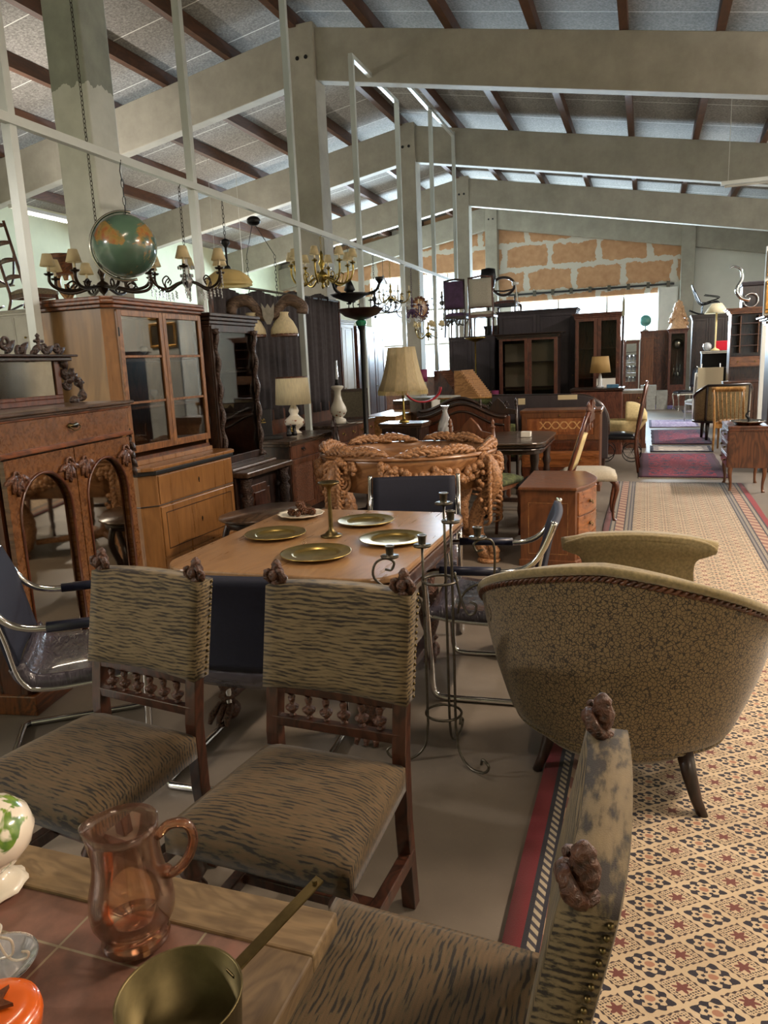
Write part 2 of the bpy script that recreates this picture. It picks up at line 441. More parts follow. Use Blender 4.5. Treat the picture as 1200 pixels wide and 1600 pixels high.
def rug_main():
    t = NT('cream_persian_rug')
    tc = t.n('ShaderNodeTexCoord'); sp = t.n('ShaderNodeSeparateXYZ'); t.l(tc.outputs['Object'], sp.inputs[0])
    wob = t.noise(t.co(), 55, 2)
    wv = t.m('MULTIPLY', t.m('SUBTRACT', wob, 0.5), 0.007)
    x, y = t.m('ADD', sp.outputs[0], wv), t.m('ADD', sp.outputs[1], t.m('MULTIPLY', wv, -1.0))
    P, Q = 0.155, 0.112
    def cell(ox, oy):
        u = t.m('SUBTRACT', t.m('FRACT', t.m('ADD', t.m('DIVIDE', x, P), ox)), 0.5)
        v_ = t.m('SUBTRACT', t.m('FRACT', t.m('ADD', t.m('DIVIDE', y, Q), oy)), 0.5)
        return u, v_
    # rosette: ring of dark blobs
    u, v_ = cell(0.70, 0.1)
    r = t.m('SQRT', t.m('ADD', t.m('MULTIPLY', u, u), t.m('MULTIPLY', v_, v_)))
    an = t.m('ARCTAN2', v_, u)
    lob = t.m('COSINE', t.m('MULTIPLY', an, 8.0))
    lob4 = t.m('COSINE', t.m('MULTIPLY', an, 4.0))
    ringr = t.m('ADD', 0.285, t.m('MULTIPLY', lob4, 0.035))
    ring = t.m('LESS_THAN', t.m('ABSOLUTE', t.m('SUBTRACT', r, ringr)), t.m('ADD', 0.045, t.m('MULTIPLY', lob, 0.038)))
    ring2 = t.m('LESS_THAN', t.m('ABSOLUTE', t.m('SUBTRACT', r, 0.165)), t.m('ADD', 0.018, t.m('MULTIPLY', lob, 0.02)))
    core = t.m('LESS_THAN', r, 0.085)
    # diamond motif in the gaps
    u2, v2 = cell(0.20, 0.6)
    dd = t.m('ADD', t.m('ABSOLUTE', u2), t.m('ABSOLUTE', v2))
    dl = t.m('LESS_THAN', t.m('ABSOLUTE', t.m('SUBTRACT', dd, 0.40)), t.m('ADD', 0.022, t.m('MULTIPLY', t.m('COSINE', t.m('MULTIPLY', u2, 60.0)), 0.016)))
    dots = t.m('MULTIPLY', t.m('LESS_THAN', t.m('ABSOLUTE', t.m('SUBTRACT', dd, 0.28)), 0.055),
               t.m('GREATER_THAN', t.m('MULTIPLY', t.m('COSINE', t.m('MULTIPLY', u2, 75.0)), t.m('COSINE', t.m('MULTIPLY', v2, 75.0))), 0.1))
    r2 = t.m('SQRT', t.m('ADD', t.m('MULTIPLY', u2, u2), t.m('MULTIPLY', v2, v2)))
    an2 = t.m('ARCTAN2', v2, u2)
    flo = t.m('LESS_THAN', r2, t.m('ADD', 0.125, t.m('MULTIPLY', t.m('COSINE', t.m('MULTIPLY', an2, 6.0)), 0.04)))
    base = t.ramp(t.noise(t.co(), 5, 4), [(0.3, hx('#b5a083')), (0.7, hx('#c6b294'))])
    c = t.mix(t.m('MAXIMUM', ring, ring2), base, hx('#231f2b'))
    c = t.mix(core, c, hx('#9c705a'))
    c = t.mix(t.m('MAXIMUM', dl, dots), c, hx('#3e2e2c'))
    c = t.mix(flo, c, hx('#6a3a34'))
    # borders, measured inwards from the long edges (object x runs -0.725 .. 0.725) and the short ones
    ex = t.m('SUBTRACT', 0.725, t.m('ABSOLUTE', sp.outputs[0]))
    ey = t.m('SUBTRACT', 4.65, t.m('ABSOLUTE', sp.outputs[1]))
    e = t.m('MINIMUM', ex, t.m('ADD', ey, 0.22))
    al = t.m('MULTIPLY', t.m('ADD', sp.outputs[1], sp.outputs[0]), 1.0)
    mot = t.m('COSINE', t.m('MULTIPLY', al, 190.0))
    g1 = t.mix(t.m('GREATER_THAN', mot, 0.1), hx('#a89c86'), hx('#3a3740'))
    mot2 = t.m('COSINE', t.m('MULTIPLY', al, 45.0))
    g2 = t.mix(t.m('GREATER_THAN', t.m('ADD', mot2, t.m('MULTIPLY', t.noise(t.co(), 60, 2), 0.8)), 0.5), hx('#7e5348'), hx('#a98d74'))
    def band(c_, lo, hi, col):
        f = t.m('MULTIPLY', t.m('GREATER_THAN', e, lo), t.m('LESS_THAN', e, hi))
        return t.mix(f, c_, col)
    c = band(c, -1, 0.05, hx('#761420'))
    c = band(c, 0.05, 0.065, hx('#20202c'))
    c = band(c, 0.065, 0.09, g1)
    c = band(c, 0.09, 0.102, hx('#20202c'))
    c = band(c, 0.102, 0.175, g2)
    c = band(c, 0.175, 0.187, hx('#20202c'))
    c = band(c, 0.187, 0.21, g1)
    c = band(c, 0.21, 0.222, hx('#33303a'))
    c = band(c, 0.222, 0.24, hx('#77716c'))
    c = band(c, 0.24, 0.252, hx('#20202c'))
    t.bump(t.noise(t.co(), 400, 2), 0.4, 0.004)
    return t.set(c, 0.95, Sheen_Weight=0.15)
M['rug_main'] = rug_main()

def rug_mat(name, w_, l_, ground, fig, fig2, border, edge, fs=9.0):
    t = NT(name)
    tc = t.n('ShaderNodeTexCoord'); sp = t.n('ShaderNodeSeparateXYZ'); t.l(tc.outputs['Object'], sp.inputs[0])
    x, y = sp.outputs[0], sp.outputs[1]
    ax = t.n('ShaderNodeCombineXYZ')
    t.l(t.m('ABSOLUTE', x), ax.inputs[0]); t.l(t.m('ABSOLUTE', y), ax.inputs[1])
    n1 = t.noise(ax.outputs[0], fs, 3, 0.6, 0.8)
    n2 = t.vor(ax.outputs[0], fs * 2.2)
    c = t.mix(t.m('GREATER_THAN', n1, 0.55), hx(ground), hx(fig))
    c = t.mix(t.m('LESS_THAN', n2, 0.22), c, hx(fig2))
    e = t.m('MINIMUM', t.m('SUBTRACT', w_ / 2, t.m('ABSOLUTE', x)), t.m('SUBTRACT', l_ / 2, t.m('ABSOLUTE', y)))
    mot = t.m('GREATER_THAN', t.m('COSINE', t.m('MULTIPLY', t.m('ADD', x, y), 60.0)), 0.2)
    bb = t.mix(mot, hx(border), hx(fig))
    c = t.mix(t.m('LESS_THAN', e, 0.13), c, bb)
    c = t.mix(t.m('LESS_THAN', e, 0.05), c, hx(edge))
    return t.set(c, 0.95)

# ------------------------------------------------------------------ mesh builder
class MB:
    def __init__(s):
        s.bm = bmesh.new()
        s.m = Matrix.Identity(4)
    def v(s, co):
        return s.bm.verts.new(s.m @ Vector(co))
    def f(s, vs):
        try:
            return s.bm.faces.new(vs)
        except ValueError:
            return None
    def box(s, x0, x1, y0, y1, z0, z1):
        p = [s.v((x, y, z)) for x in (x0, x1) for y in (y0, y1) for z in (z0, z1)]
        for a in ((0, 1, 3, 2), (4, 6, 7, 5), (0, 4, 5, 1), (2, 3, 7, 6), (0, 2, 6, 4), (1, 5, 7, 3)):
            s.f([p[i] for i in a])
        return s
    def prism(s, pts, a0, a1, axis='z'):
        def mk(p, a):
            return {'z': (p[0], p[1], a), 'y': (p[0], a, p[1]), 'x': (a, p[0], p[1])}[axis]
        A = [s.v(mk(p, a0)) for p in pts]
        B = [s.v(mk(p, a1)) for p in pts]
        n = len(pts)
        s.f(A[::-1]); s.f(B)
        for i in range(n):
            s.f([A[i], A[(i + 1) % n], B[(i + 1) % n], B[i]])
        return s
    def tube(s, pts, r, n=8, closed=False, cap=True):
        P = [Vector(p) for p in pts]
        k = len(P)
        R = r if isinstance(r, (list, tuple)) else [r] * k
        rings = []
        up = None
        for i in range(k):
            if closed:
                d = P[(i + 1) % k] - P[i - 1]
            else:
                d = P[min(i + 1, k - 1)] - P[max(i - 1, 0)]
            if d.length < 1e-9:
                d = Vector((0, 0, 1))
            d.normalize()
            if up is None:
                up = Vector((0, 0, 1)) if abs(d.z) < 0.9 else Vector((1, 0, 0))
            sx = d.cross(up)
            if sx.length < 1e-6:
                sx = d.orthogonal()
            sx.normalize()
            up = sx.cross(d).normalized()
            rings.append([s.v(P[i] + (sx * math.cos(2 * PI * j / n) + up * math.sin(2 * PI * j / n)) * R[i]) for j in range(n)])
        for i in range(k if closed else k - 1):
            a, b = rings[i], rings[(i + 1) % k]
            for j in range(n):
                s.f([a[j], a[(j + 1) % n], b[(j + 1) % n], b[j]])
        if cap and not closed:
            s.f(rings[0][::-1]); s.f(rings[-1])
        return s
    def lathe(s, prof, n=20, c=(0, 0, 0), wave=None, closed=False):
        rings = []
        for (r, z) in prof:
            if r < 1e-5:
                rings.append([s.v((c[0], c[1], c[2] + z))])
            else:
                rings.append([s.v((c[0] + r * (wave(2 * PI * j / n, r, z) if wave else 1) * math.cos(2 * PI * j / n),
                                   c[1] + r * (wave(2 * PI * j / n, r, z) if wave else 1) * math.sin(2 * PI * j / n), c[2] + z)) for j in range(n)])
        for a, b in zip(rings[:-1], rings[1:]):
            for j in range(n):
                if len(a) == 1 and len(b) == 1:
                    continue
                if len(a) == 1:
                    s.f([a[0], b[(j + 1) % n], b[j]])
                elif len(b) == 1:
                    s.f([a[j], a[(j + 1) % n], b[0]])
                else:
                    s.f([a[j], a[(j + 1) % n], b[(j + 1) % n], b[j]])
        if closed:
            if len(rings[0]) > 1: s.f(rings[0][::-1])
            if len(rings[-1]) > 1: s.f(rings[-1])
        return s
    def ball(s, c, r, u=10, v=7, jit=0.0):
        r = (r, r, r) if not isinstance(r, (list, tuple)) else r
        prof = []
        rings = []
        for i in range(v + 1):
            th = PI * i / v
            if i in (0, v):
                rings.append([s.v((c[0], c[1], c[2] + r[2] * math.cos(th)))])
            else:
                rings.append([s.v((c[0] + r[0] * math.sin(th) * math.cos(2 * PI * j / u) * (1 + random.uniform(-jit, jit)),
                                   c[1] + r[1] * math.sin(th) * math.sin(2 * PI * j / u) * (1 + random.uniform(-jit, jit)),
                                   c[2] + r[2] * math.cos(th))) for j in range(u)])
        for a, b in zip(rings[:-1], rings[1:]):
            for j in range(u):
                if len(a) == 1:
                    s.f([a[0], b[j], b[(j + 1) % u]])
                elif len(b) == 1:
                    s.f([a[(j + 1) % u], a[j], b[0]])
                else:
                    s.f([a[j], b[j], b[(j + 1) % u], a[(j + 1) % u]])
        return s
    def grid(s, fn, nu, nv, closeu=False):
        g = [[s.v(fn(i / nu, j / nv)) for j in range(nv + 1)] for i in range(nu + (0 if closeu else 1))]
        for i in range(nu):
            a, b = g[i], g[(i + 1) % len(g)]
            for j in range(nv):
                s.f([a[j], b[j], b[j + 1], a[j + 1]])
        return s
    def soft(s, x0, x1, y0, y1, z0, z1, r=0.03, puff=0.02, n=10, taper=0.0):
        """rounded, slightly puffed cushion block"""
        def P(u, v_, top):
            a, b = u * 2 - 1, v_ * 2 - 1
            k = (1 - a ** 4) * (1 - b ** 4)
            w_ = 1 + taper * b
            x = (x0 + x1) / 2 + a * (x1 - x0) / 2 * w_
            y = (y0 + y1) / 2 + b * (y1 - y0) / 2
            z = (z1 - r * (1 - (1 - a ** 8) * (1 - b ** 8)) + puff * k) if top else z0
            return (x, y, z)
        T = [[s.v(P(i / n, j / n, True)) for j in range(n + 1)] for i in range(n + 1)]
        Bt = [[s.v(P(i / n, j / n, False)) for j in range(n + 1)] for i in range(n + 1)]
        for i in range(n):
            for j in range(n):
                s.f([T[i][j], T[i + 1][j], T[i + 1][j + 1], T[i][j + 1]])
                s.f([Bt[i][j], Bt[i][j + 1], Bt[i + 1][j + 1], Bt[i + 1][j]])
        for i in range(n):
            s.f([Bt[i][0], Bt[i + 1][0], T[i + 1][0], T[i][0]])
            s.f([Bt[i + 1][n], Bt[i][n], T[i][n], T[i + 1][n]])
            s.f([Bt[0][i + 1], Bt[0][i], T[0][i], T[0][i + 1]])
            s.f([Bt[n][i], Bt[n][i + 1], T[n][i + 1], T[n][i]])
        return s
    def out(s, name, mat, parent=None, smooth=False, bevel=0.0, solid=0.0, sub=0, tris=False):
        bmesh.ops.recalc_face_normals(s.bm, faces=s.bm.faces)
        me = bpy.data.meshes.new(name)
        s.bm.to_mesh(me)
        s.bm.free()
        if smooth:
            for p in me.polygons:
                p.use_smooth = True
        me.materials.append(M[mat] if isinstance(mat, str) else mat)
        o = bpy.data.objects.new(name, me)
        COL.objects.link(o)
        if parent is not None:
            o.parent = parent
        if solid:
            q = o.modifiers.new('solid', 'SOLIDIFY'); q.thickness = solid; q.offset = 0
        if sub:
            q = o.modifiers.new('sub', 'SUBSURF'); q.levels = sub; q.render_levels = sub
        if bevel:
            q = o.modifiers.new('bevel', 'BEVEL'); q.width = bevel; q.segments = 2; q.limit_method = 'ANGLE'
        return o

def tag(o, label, cat, group=None):
    o['label'] = label
    o['category'] = cat
    if group:
        o['group'] = group
    return o
def thing(name, label, cat, loc=(0, 0, 0), rz=0.0, group=None):
    o = bpy.data.objects.new(name, None)
    COL.objects.link(o)
    o.location = loc
    o.rotation_euler = (0, 0, math.radians(rz))
    o.empty_display_size = 0.1
    return tag(o, label, cat, group)
def struct(o):
    o['kind'] = 'structure'
    return o
def arc(cx, cz, r, a0, a1, n=10, r1=None):
    r1 = r if r1 is None else r1
    return [(cx + (r + (r1 - r) * i / n) * math.cos(math.radians(a0 + (a1 - a0) * i / n)),
             cz + (r + (r1 - r) * i / n) * math.sin(math.radians(a0 + (a1 - a0) * i / n))) for i in range(n + 1)]
def copy_tree(o, parent=None):
    c = o.copy()
    COL.objects.link(c)
    c.parent = parent
    for ch in list(o.children):
        copy_tree(ch, c)
    return c
def curve(ctrl, n=24):
    """Catmull-Rom through control points"""
    P = [Vector(p) for p in ctrl]
    P = [P[0] * 2 - P[1]] + P + [P[-1] * 2 - P[-2]]
    out = []
    seg = len(P) - 3
    for k in range(n + 1):
        t = k / n * seg
        i = min(int(t), seg - 1)
        t -= i
        a, b, c, d = P[i:i + 4]
        out.append(0.5 * ((2 * b) + (c - a) * t + (2 * a - 5 * b + 4 * c - d) * t * t + (3 * b - a - 3 * c + d) * t ** 3))
    return out

# ------------------------------------------------------------------ the hall
def roofz(x):
    return 6.6 - 0.18 * abs(x + 5)
XL, XR, YB, YE = -13.0, 5.2, -4.5, 26.2
struct(MB().box(XL, XR, YB, YE + 6, -0.2, 0).out('floor', 'floor'))
for i, (a, b_) in enumerate(((XL, -5.0), (-5.0, XR))):
    m = MB()
    m.prism([(a, roofz(a) + 0.2), (b_, roofz(b_) + 0.2), (b_, roofz(b_) + 0.32), (a, roofz(a) + 0.32)], YB, YE + 0.4, 'y')
    struct(m.out('ceiling' if i == 0 else 'ceiling.001', 'roof'))
px = [-5.12 - 1.18 * k for k in range(7)] + [-2.75 + 1.18 * k for k in range(-1, 7)]
k = 0
for x in px:
    m = MB()
    z = roofz(x)
    m.box(x - 0.055, x + 0.055, YB, YE, z - 0.0, z + 0.2)
    k += 1
    struct(m.out('trim_%d' % k, 'purlin'))
for bi, y in enumerate((-4.2, 1.0, 6.2, 11.4, 16.6, 21.8, 26.0)):
    for a, b_ in ((-5.18, XL), (-4.82, XR)):
        m = MB()
        m.prism([(a, roofz(a) - 0.73), (b_, roofz(b_) - 0.73), (b_, roofz(b_)), (a, roofz(a))], y - 0.11, y + 0.11, 'y')
        k += 1
        struct(m.out('trim_%d' % k, 'concrete', bevel=0.012))
    m = MB()
    m.box(-5.2, -4.8, y - 0.19, y + 0.19, 0, 6.62)
    k += 1
    struct(m.out('trim_%d' % k, 'column_paint' if bi == 2 else 'concrete', bevel=0.015))
    m = MB()
    for dx in (-0.07, 0.07):
        m.lathe([(0, 0), (0.03, 0), (0.03, 0.012), (0, 0.012)], 10, (0, 0, 0))
        for v in m.bm.verts[-22:]:
            v.co = Vector((v.co.x - 5.0 + dx, y - 0.19 - v.co.z, v.co.y + 6.15))
    k += 1
    struct(m.out('trim_%d' % k, 'black'))
m = MB(); m.box(0.95, 1.35, 25.8, 26.18, 0, 5.5); k += 1
struct(m.out('trim_%d' % k, 'concrete', bevel=0.015))
struct(MB().box(XL - 0.3, XL, YB, YE + 0.4, 0, 5.6).out('wall_left', 'wall_green'))
struct(MB().box(XR, XR + 0.3, YB, YE + 0.4, 0, 5.2).out('wall_right', 'wall_white'))
struct(MB().box(XL - 0.3, XR + 0.3, YB - 0.3, YB, 0, 7).out('wall_back', 'wall_green'))
# end wall round two window openings
m = MB()
for q in ((XL, -9.5, 0, 4.0), (-9.5, -5.2, 0, 1.0), (-5.2, -4.4, 0, 3.45), (-4.4, 0.3, 0, 2.0), (0.3, XR, 0, 5.4)):
    m.box(q[0], q[1], YE, YE + 0.25, q[2], q[3])
struct(m.out('wall_end', 'wall_white'))
m = MB()
for q in ((XL, -9.5, 4.0, 6.6), (-9.5, -5.2, 4.6, 6.9), (-5.2, 0.3, 3.45, 6.9)):
    m.box(q[0], q[1], YE, YE + 0.25, q[2], q[3])
m.box(-5.2, 0.95, YE - 0.02, YE, 3.75, 6.2)
struct(m.out('wall_end.001', 'patch'))
for i, (x0, x1, z0, z1, nx, nz) in enumerate(((-4.4, 0.3, 2.0, 3.45, 3, 1), (-9.5, -5.2, 1.0, 4.6, 3, 3))):
    m = MB()
    for a in range(nx + 1):
        x = x0 + (x1 - x0) * a / nx
        m.box(x - 0.03, x + 0.03, YE + 0.08, YE + 0.14, z0, z1)
    for a in range(nz + 1):
        z = z0 + (z1 - z0) * a / nz
        m.box(x0, x1, YE + 0.085, YE + 0.135, z - 0.03, z + 0.03)
    wf = struct(m.out('window_%d' % (i + 1), 'offwhite'))
    MB().box(x0, x1, YE + 0.105, YE + 0.115, z0, z1).out('pane', 'window_glass', wf)
# sliding door track across the end wall and the white door leaf
t = thing('door_track', 'dark steel sliding track with hangers under the orange patched wall', 'rail', (0, YE - 0.05, 0))
MB().box(-4.5, 0.78, -0.06, -0.01, 3.66, 3.72).out('rail', 'black', t)
for i in range(9):
    x = -4.2 + i * 0.6
    MB().box(x - 0.05, x + 0.05, -0.09, 0.0, 3.6, 3.78).out('hanger', 'iron', t)
m = MB(); m.box(0.32, 0.9, -0.1, -0.04, 0.02, 3.6); m.box(0.36, 0.86, -0.115, -0.1, 0.2, 3.4)
m.m = Matrix.Translation((0, YE, 0)); 
d = MB(); d.box(0.32, 0.9, YE - 0.1, YE - 0.045, 0.02, 3.6); d.box(0.38, 0.84, YE - 0.112, YE - 0.1, 0.2, 3.4)
m.bm.free()
struct(d.out('door_1', 'white', bevel=0.004))

# steel stud frame along the aisle of lamps
t = thing('stud_frame', 'long pale grey steel stud frame whose low rail carries the hanging lamps', 'frame', (-3.95, 4.14, 0))
for i, (y, zt) in enumerate(((4.14, 6.3), (6.25, 6.3), (8.42, 6.3), (10.52, 5.77), (12.53, 5.77), (14.6, 6.24), (16.4, 6.3))):
    m = MB()
    m.prism([(-0.035, -0.03), (0.035, -0.03), (0.035, 0.03), (0.022, 0.03), (0.022, -0.017), (-0.022, -0.017), (-0.022, 0.03), (-0.035, 0.03)], 0, zt)
    o = m.out('post', 'steel', t); o.location = (0, y - 4.14, 0)
for y0, y1, z in ((-1.5, 12.3, 3.25),):
    MB().box(0.0, 0.05, y0, y1, z - 0.03, z + 0.03).out('rail', 'steel', t)
MB().box(-0.03, 0.03, 6.35, 8.42, 5.74, 5.8).out('rail', 'steel', t)
MB().box(-0.03, 0.03, 9.1, 12.3, 6.2, 6.26).out('rail', 'steel', t)

# fluorescent lamps: one lit tube in view, the others unseen, placed for light
def M_em(name, col, s):
    t = NT(name)
    t.b.inputs['Emission Color'].default_value = (*col, 1)
    t.b.inputs['Emission Strength'].default_value = s
    return t.set(col, 0.4)
M['tube_neutral'] = M_em('lit_tube_neutral', (1, 0.95, 0.85), 9)
M['tube_warm'] = M_em('lit_tube_warm', (1, 0.86, 0.66), 9)
for i, (x, y, z, al, pw, col) in enumerate(TUBES):
    vis = i == 0
    t = thing('fluorescent_lamp', 'lit fluorescent tube hanging at the left above the ladder-back chair' if vis else 'unseen fluorescent tube lamp put out of view to light the hall',
              'ceiling lamp', (x, y, z), 0 if al == 'y' else 90, None if vis else 'unseen tube lamps lighting the hall')
    MB().box(-0.05, 0.05, -0.75, 0.75, 0.0, 0.05).out('housing', 'white', t, bevel=0.005)
    m = MB(); m.tube([(0, -0.7, -0.025), (0, 0.7, -0.025)], 0.018, 8); m.out('tube', 'tube_warm' if col == WARM else 'tube_neutral', t)
    for s_ in (-0.6, 0.6):
        m = MB(); m.tube([(0, s_, 0.05), (0, s_, roofz(x if al == 'y' else x - s_) - z + 0.195)], 0.004, 5); m.out('wire', 'white', t)
    area('tube_light', (x, y, z - 0.06), (0, 0, 0 if al == 'y' else PI/2), 0.12, 1.5, pw, col)
    area('tube_light_up', (x, y, z + 0.07), (PI, 0, 0 if al == 'y' else PI/2), 0.12, 1.5, pw * 0.3, col)
t = thing('fluorescent_lamp', 'unlit white batten lamp hanging under the far right beam', 'ceiling lamp', (1.9, 13.0, 4.02), 90)
MB().box(-0.05, 0.05, -0.9, 0.9, 0.0, 0.05).out('housing', 'white', t)
m = MB(); m.tube([(0, -0.85, -0.02), (0, 0.85, -0.02)], 0.018, 8); m.out('tube', 'offwhite', t)
m = MB(); m.tube([(0, -0.8, 0.05), (0, -0.8, roofz(2.7) - 3.83)], 0.004, 5); m.tube([(0, 0.8, 0.05), (0, 0.8, roofz(1.1) - 3.83)], 0.004, 5); m.out('wire', 'white', t)

# ------------------------------------------------------------------ rugs
def rug(label, x0, x1, y0, y1, mat, z=0.0, group=None, rz=0, fringe=True):
    m = MB()
    w_, l_ = x1 - x0, y1 - y0
    m.grid(lambda u, v: ((u - 0.5) * w_ + 0.006 * math.sin(v * 23), (v - 0.5) * l_, 0.011 + 0.002 * math.sin(u * 9 + v * 14)), 16, 24)
    t = thing('rug', label, 'rug', ((x0 + x1) / 2, (y0 + y1) / 2, z), rz, group)
    m.out('pile', mat, t, True, solid=0.01)
    if fringe:
        m = MB()
        for s_ in (-1, 1):
            for i in range(int(w_ / 0.02)):
                x = -w_ / 2 + 0.01 + i * 0.02
                m.box(x, x + 0.008, s_ * l_ / 2 - (0 if s_ > 0 else 0.04), s_ * l_ / 2 + (0.04 if s_ > 0 else 0), 0.003, 0.007)
        m.out('fringe', 'papers', t)
    return t
rug('long cream persian runner with navy rosettes and red edge under the floral armchair', -0.335, 1.115, 0.35, 9.65, M['rug_main'], fringe=False)
rug('red and navy oriental rug just beyond the cream runner', -0.06, 1.02, 10.05, 12.5, rug_mat('red_rug', 1.08, 2.45, '#7c2032', '#2c2740', '#b0505a', '#5a2c3a', '#3a1a28'))
rug('narrow cream runner rug with a black diamond band between the two red rugs', 0.1, 1.04, 12.72, 13.5, rug_mat('band_rug', 0.94, 0.78, '#a99c8e', '#262b44', '#cfc4b4', '#a99c8e', '#1f2030', 3.0), fringe=False)
rug('second red rug, beneath the damask tub chair', 0.13, 1.12, 13.75, 16.3, rug_mat('red_rug_b', 0.99, 2.55, '#8c2f46', '#3a2c4c', '#b46a74', '#6a3346', '#40243a'))
rug('pale mauve striped rug beyond the second red rug', 0.1, 1.1, 16.9, 18.7, rug_mat('mauve_rug', 1.0, 1.8, '#8a7a9c', '#b7b0c4', '#6c6088', '#7a6c8e', '#55506c', 14))
rug('violet rug at the far end before the grandfather clock', 0.0, 0.8, 22.3, 24.4, rug_mat('violet_rug', 0.8, 2.1, '#6c5a8c', '#8f82b0', '#574a74', '#7c6ea0', '#9086b4', 12))
rug('small faded rug under the silver painted chair at the far end', 0.95, 1.6, 20.8, 21.8, rug_mat('faded_rug', 0.65, 1.0, '#8b7f7c', '#5c5560', '#a89a92', '#6b6066', '#4a444c', 12))

# ------------------------------------------------------------------ striped velvet dining chairs
def finial(m, c, s=1.0):
    x, y, z = c
    n0 = len(m.bm.verts)
    m.lathe([(0, 0), (0.022 * s, 0), (0.026 * s, 0.012), (0.016 * s, 0.02), (0.024 * s, 0.035), (0.027 * s, 0.055), (0.018 * s, 0.075), (0.02 * s, 0.085), (0.008 * s, 0.1), (0, 0.104)], 10, (x, y, z))
    for sg in (-1, 1):
        m.tube([(x + sg * 0.02 * s, y, z + 0.01), (x + sg * 0.036 * s, y - 0.012, z + 0.035), (x + sg * 0.03 * s, y - 0.02, z + 0.062), (x + sg * 0.016 * s, y - 0.022, z + 0.068)], [0.011, 0.013, 0.009, 0.006], 7)
    m.ball((x, y - 0.022, z + 0.045), (0.016, 0.014, 0.022), 8, 6)
    m.bm.verts.ensure_lookup_table()
    for v in list(m.bm.verts)[n0:]:
        v.co.z = z + (v.co.z - z) * 0.78
def baluster(x, z0, h, y=0):
    m = MB()
    m.lathe([(0.006, 0), (0.012, 0.04), (0.006, 0.09), (0.009, 0.16), (0.019, 0.3), (0.021, 0.42), (0.012, 0.5), (0.007, 0.56), (0.01, 0.7), (0.012, 0.84), (0.006, 0.93), (0.013, 1.0)], 10)
    for v in m.bm.verts:
        v.co.z = z0 + v.co.z * h; v.co.x += x; v.co.y += y
    return m
def velvet_chair(label, loc, rz):
    t = thing('dining_chair', label, 'chair', loc, rz, 'carved dining chairs in striped velvet')
    hw, yb, yf = 0.205, 0.21, -0.25
    # rear posts: leg to finial, leaning back above the seat
    for s_ in (-1, 1):
        m = MB()
        m.grid(lambda u, v: (0, 0, 0), 0, 0) if False else None
        pts = [(s_ * hw, yb + 0.03, 0.0), (s_ * hw, yb, 0.30), (s_ * hw, yb, 0.52), (s_ * hw, yb + 0.04, 0.80), (s_ * hw, yb + 0.075, 0.962)]
        rings = []
        for (x, y, z) in pts:
            q = 0.021
            rings.append([m.v((x - q, y - q, z)), m.v((x + q, y - q, z)), m.v((x + q, y + q, z)), m.v((x - q, y + q, z))])
        for a, b_ in zip(rings[:-1], rings[1:]):
            for j in range(4):
                m.f([a[j], a[(j + 1) % 4], b_[(j + 1) % 4], b_[j]])
        m.f(rings[0][::-1]); m.f(rings[-1])
        lg = m.out('leg', 'chair_wood', t, bevel=0.003)
        m = MB(); finial(m, (s_ * hw, yb + 0.075, 0.958), 0.8); m.out('finial', 'chair_carved', t, True)
    for s_ in (-1, 1):
        m = MB()
        m.lathe([(0, 0), (0.02, 0), (0.024, 0.02), (0.014, 0.04), (0.02, 0.06), (0.026, 0.1), (0.018, 0.14), (0.028, 0.155), (0.028, 0.2), (0.028, 0.215), (0.016, 0.235), (0.03, 0.27), (0.034, 0.29), (0.02, 0.315), (0.034, 0.335), (0.037, 0.355), (0.022, 0.38), (0.028, 0.4), (0.028, 0.42)], 14, (s_ * 0.215, yf + 0.035, 0))
        m.out('leg', 'chair_wood', t, True)
    m = MB()
    m.box(-hw, hw, yb - 0.014, yb + 0.014, 0.545, 0.575)
    m.box(-hw, hw, yb + 0.0, yb + 0.034, 0.645, 0.675)
    m.out('back_rail', 'chair_wood', t, bevel=0.003)
    for i in range(6):
        m = baluster(-0.143 + i * 0.057, 0.575, 0.072, yb + 0.005)
        m.out('spindle', 'chair_carved', t, True)
    # H stretcher
    m = MB()
    for s_ in (-1, 1):
        m.box(s_ * 0.21 - 0.018, s_ * 0.21 + 0.018, yf + 0.04, yb + 0.02, 0.16, 0.2)
    m.box(-0.2, 0.2, -0.03, 0.01, 0.165, 0.195)
    m.out('stretcher', 'chair_wood', t, bevel=0.004)
    # upholstered seat
    m = MB()
    m.soft(-0.24, 0.24, yf - 0.01, yb - 0.01, 0.412, 0.50, 0.018, 0.024, 12, taper=-0.07)
    m.out('seat', 'velvet_seat', t, True)
    # upholstered back, slightly curved
    m = MB()
    def bk(side):
        return lambda u, v: ((u - 0.5) * 0.462, yb + 0.022 + v * 0.06 + side * (0.034 + 0.010 * (1 - (2 * u - 1) ** 4) * (1 - (2 * v - 1) ** 4)) + 0.012 * (1 - (2 * u - 1) ** 2), 0.662 + v * 0.30 + 0.008 * (1 - (2 * u - 1) ** 2))
    nu, nv = 12, 10
    A = [[m.v(bk(-1)(i / nu, j / nv)) for j in range(nv + 1)] for i in range(nu + 1)]
    B = [[m.v(bk(1)(i / nu, j / nv)) for j in range(nv + 1)] for i in range(nu + 1)]
    for i in range(nu):
        for j in range(nv):
            m.f([A[i][j], A[i][j + 1], A[i + 1][j + 1], A[i + 1][j]])
            m.f([B[i][j], B[i + 1][j], B[i + 1][j + 1], B[i][j + 1]])
        m.f([A[i][0], A[i + 1][0], B[i + 1][0], B[i][0]]); m.f([A[i][nv], B[i][nv], B[i + 1][nv], A[i + 1][nv]])
    for j in range(nv):
        m.f([A[0][j], B[0][j], B[0][j + 1], A[0][j + 1]]); m.f([A[nu][j], A[nu][j + 1], B[nu][j + 1], B[nu][j]])
    up = m.out('backrest', 'velvet_back', t, True)
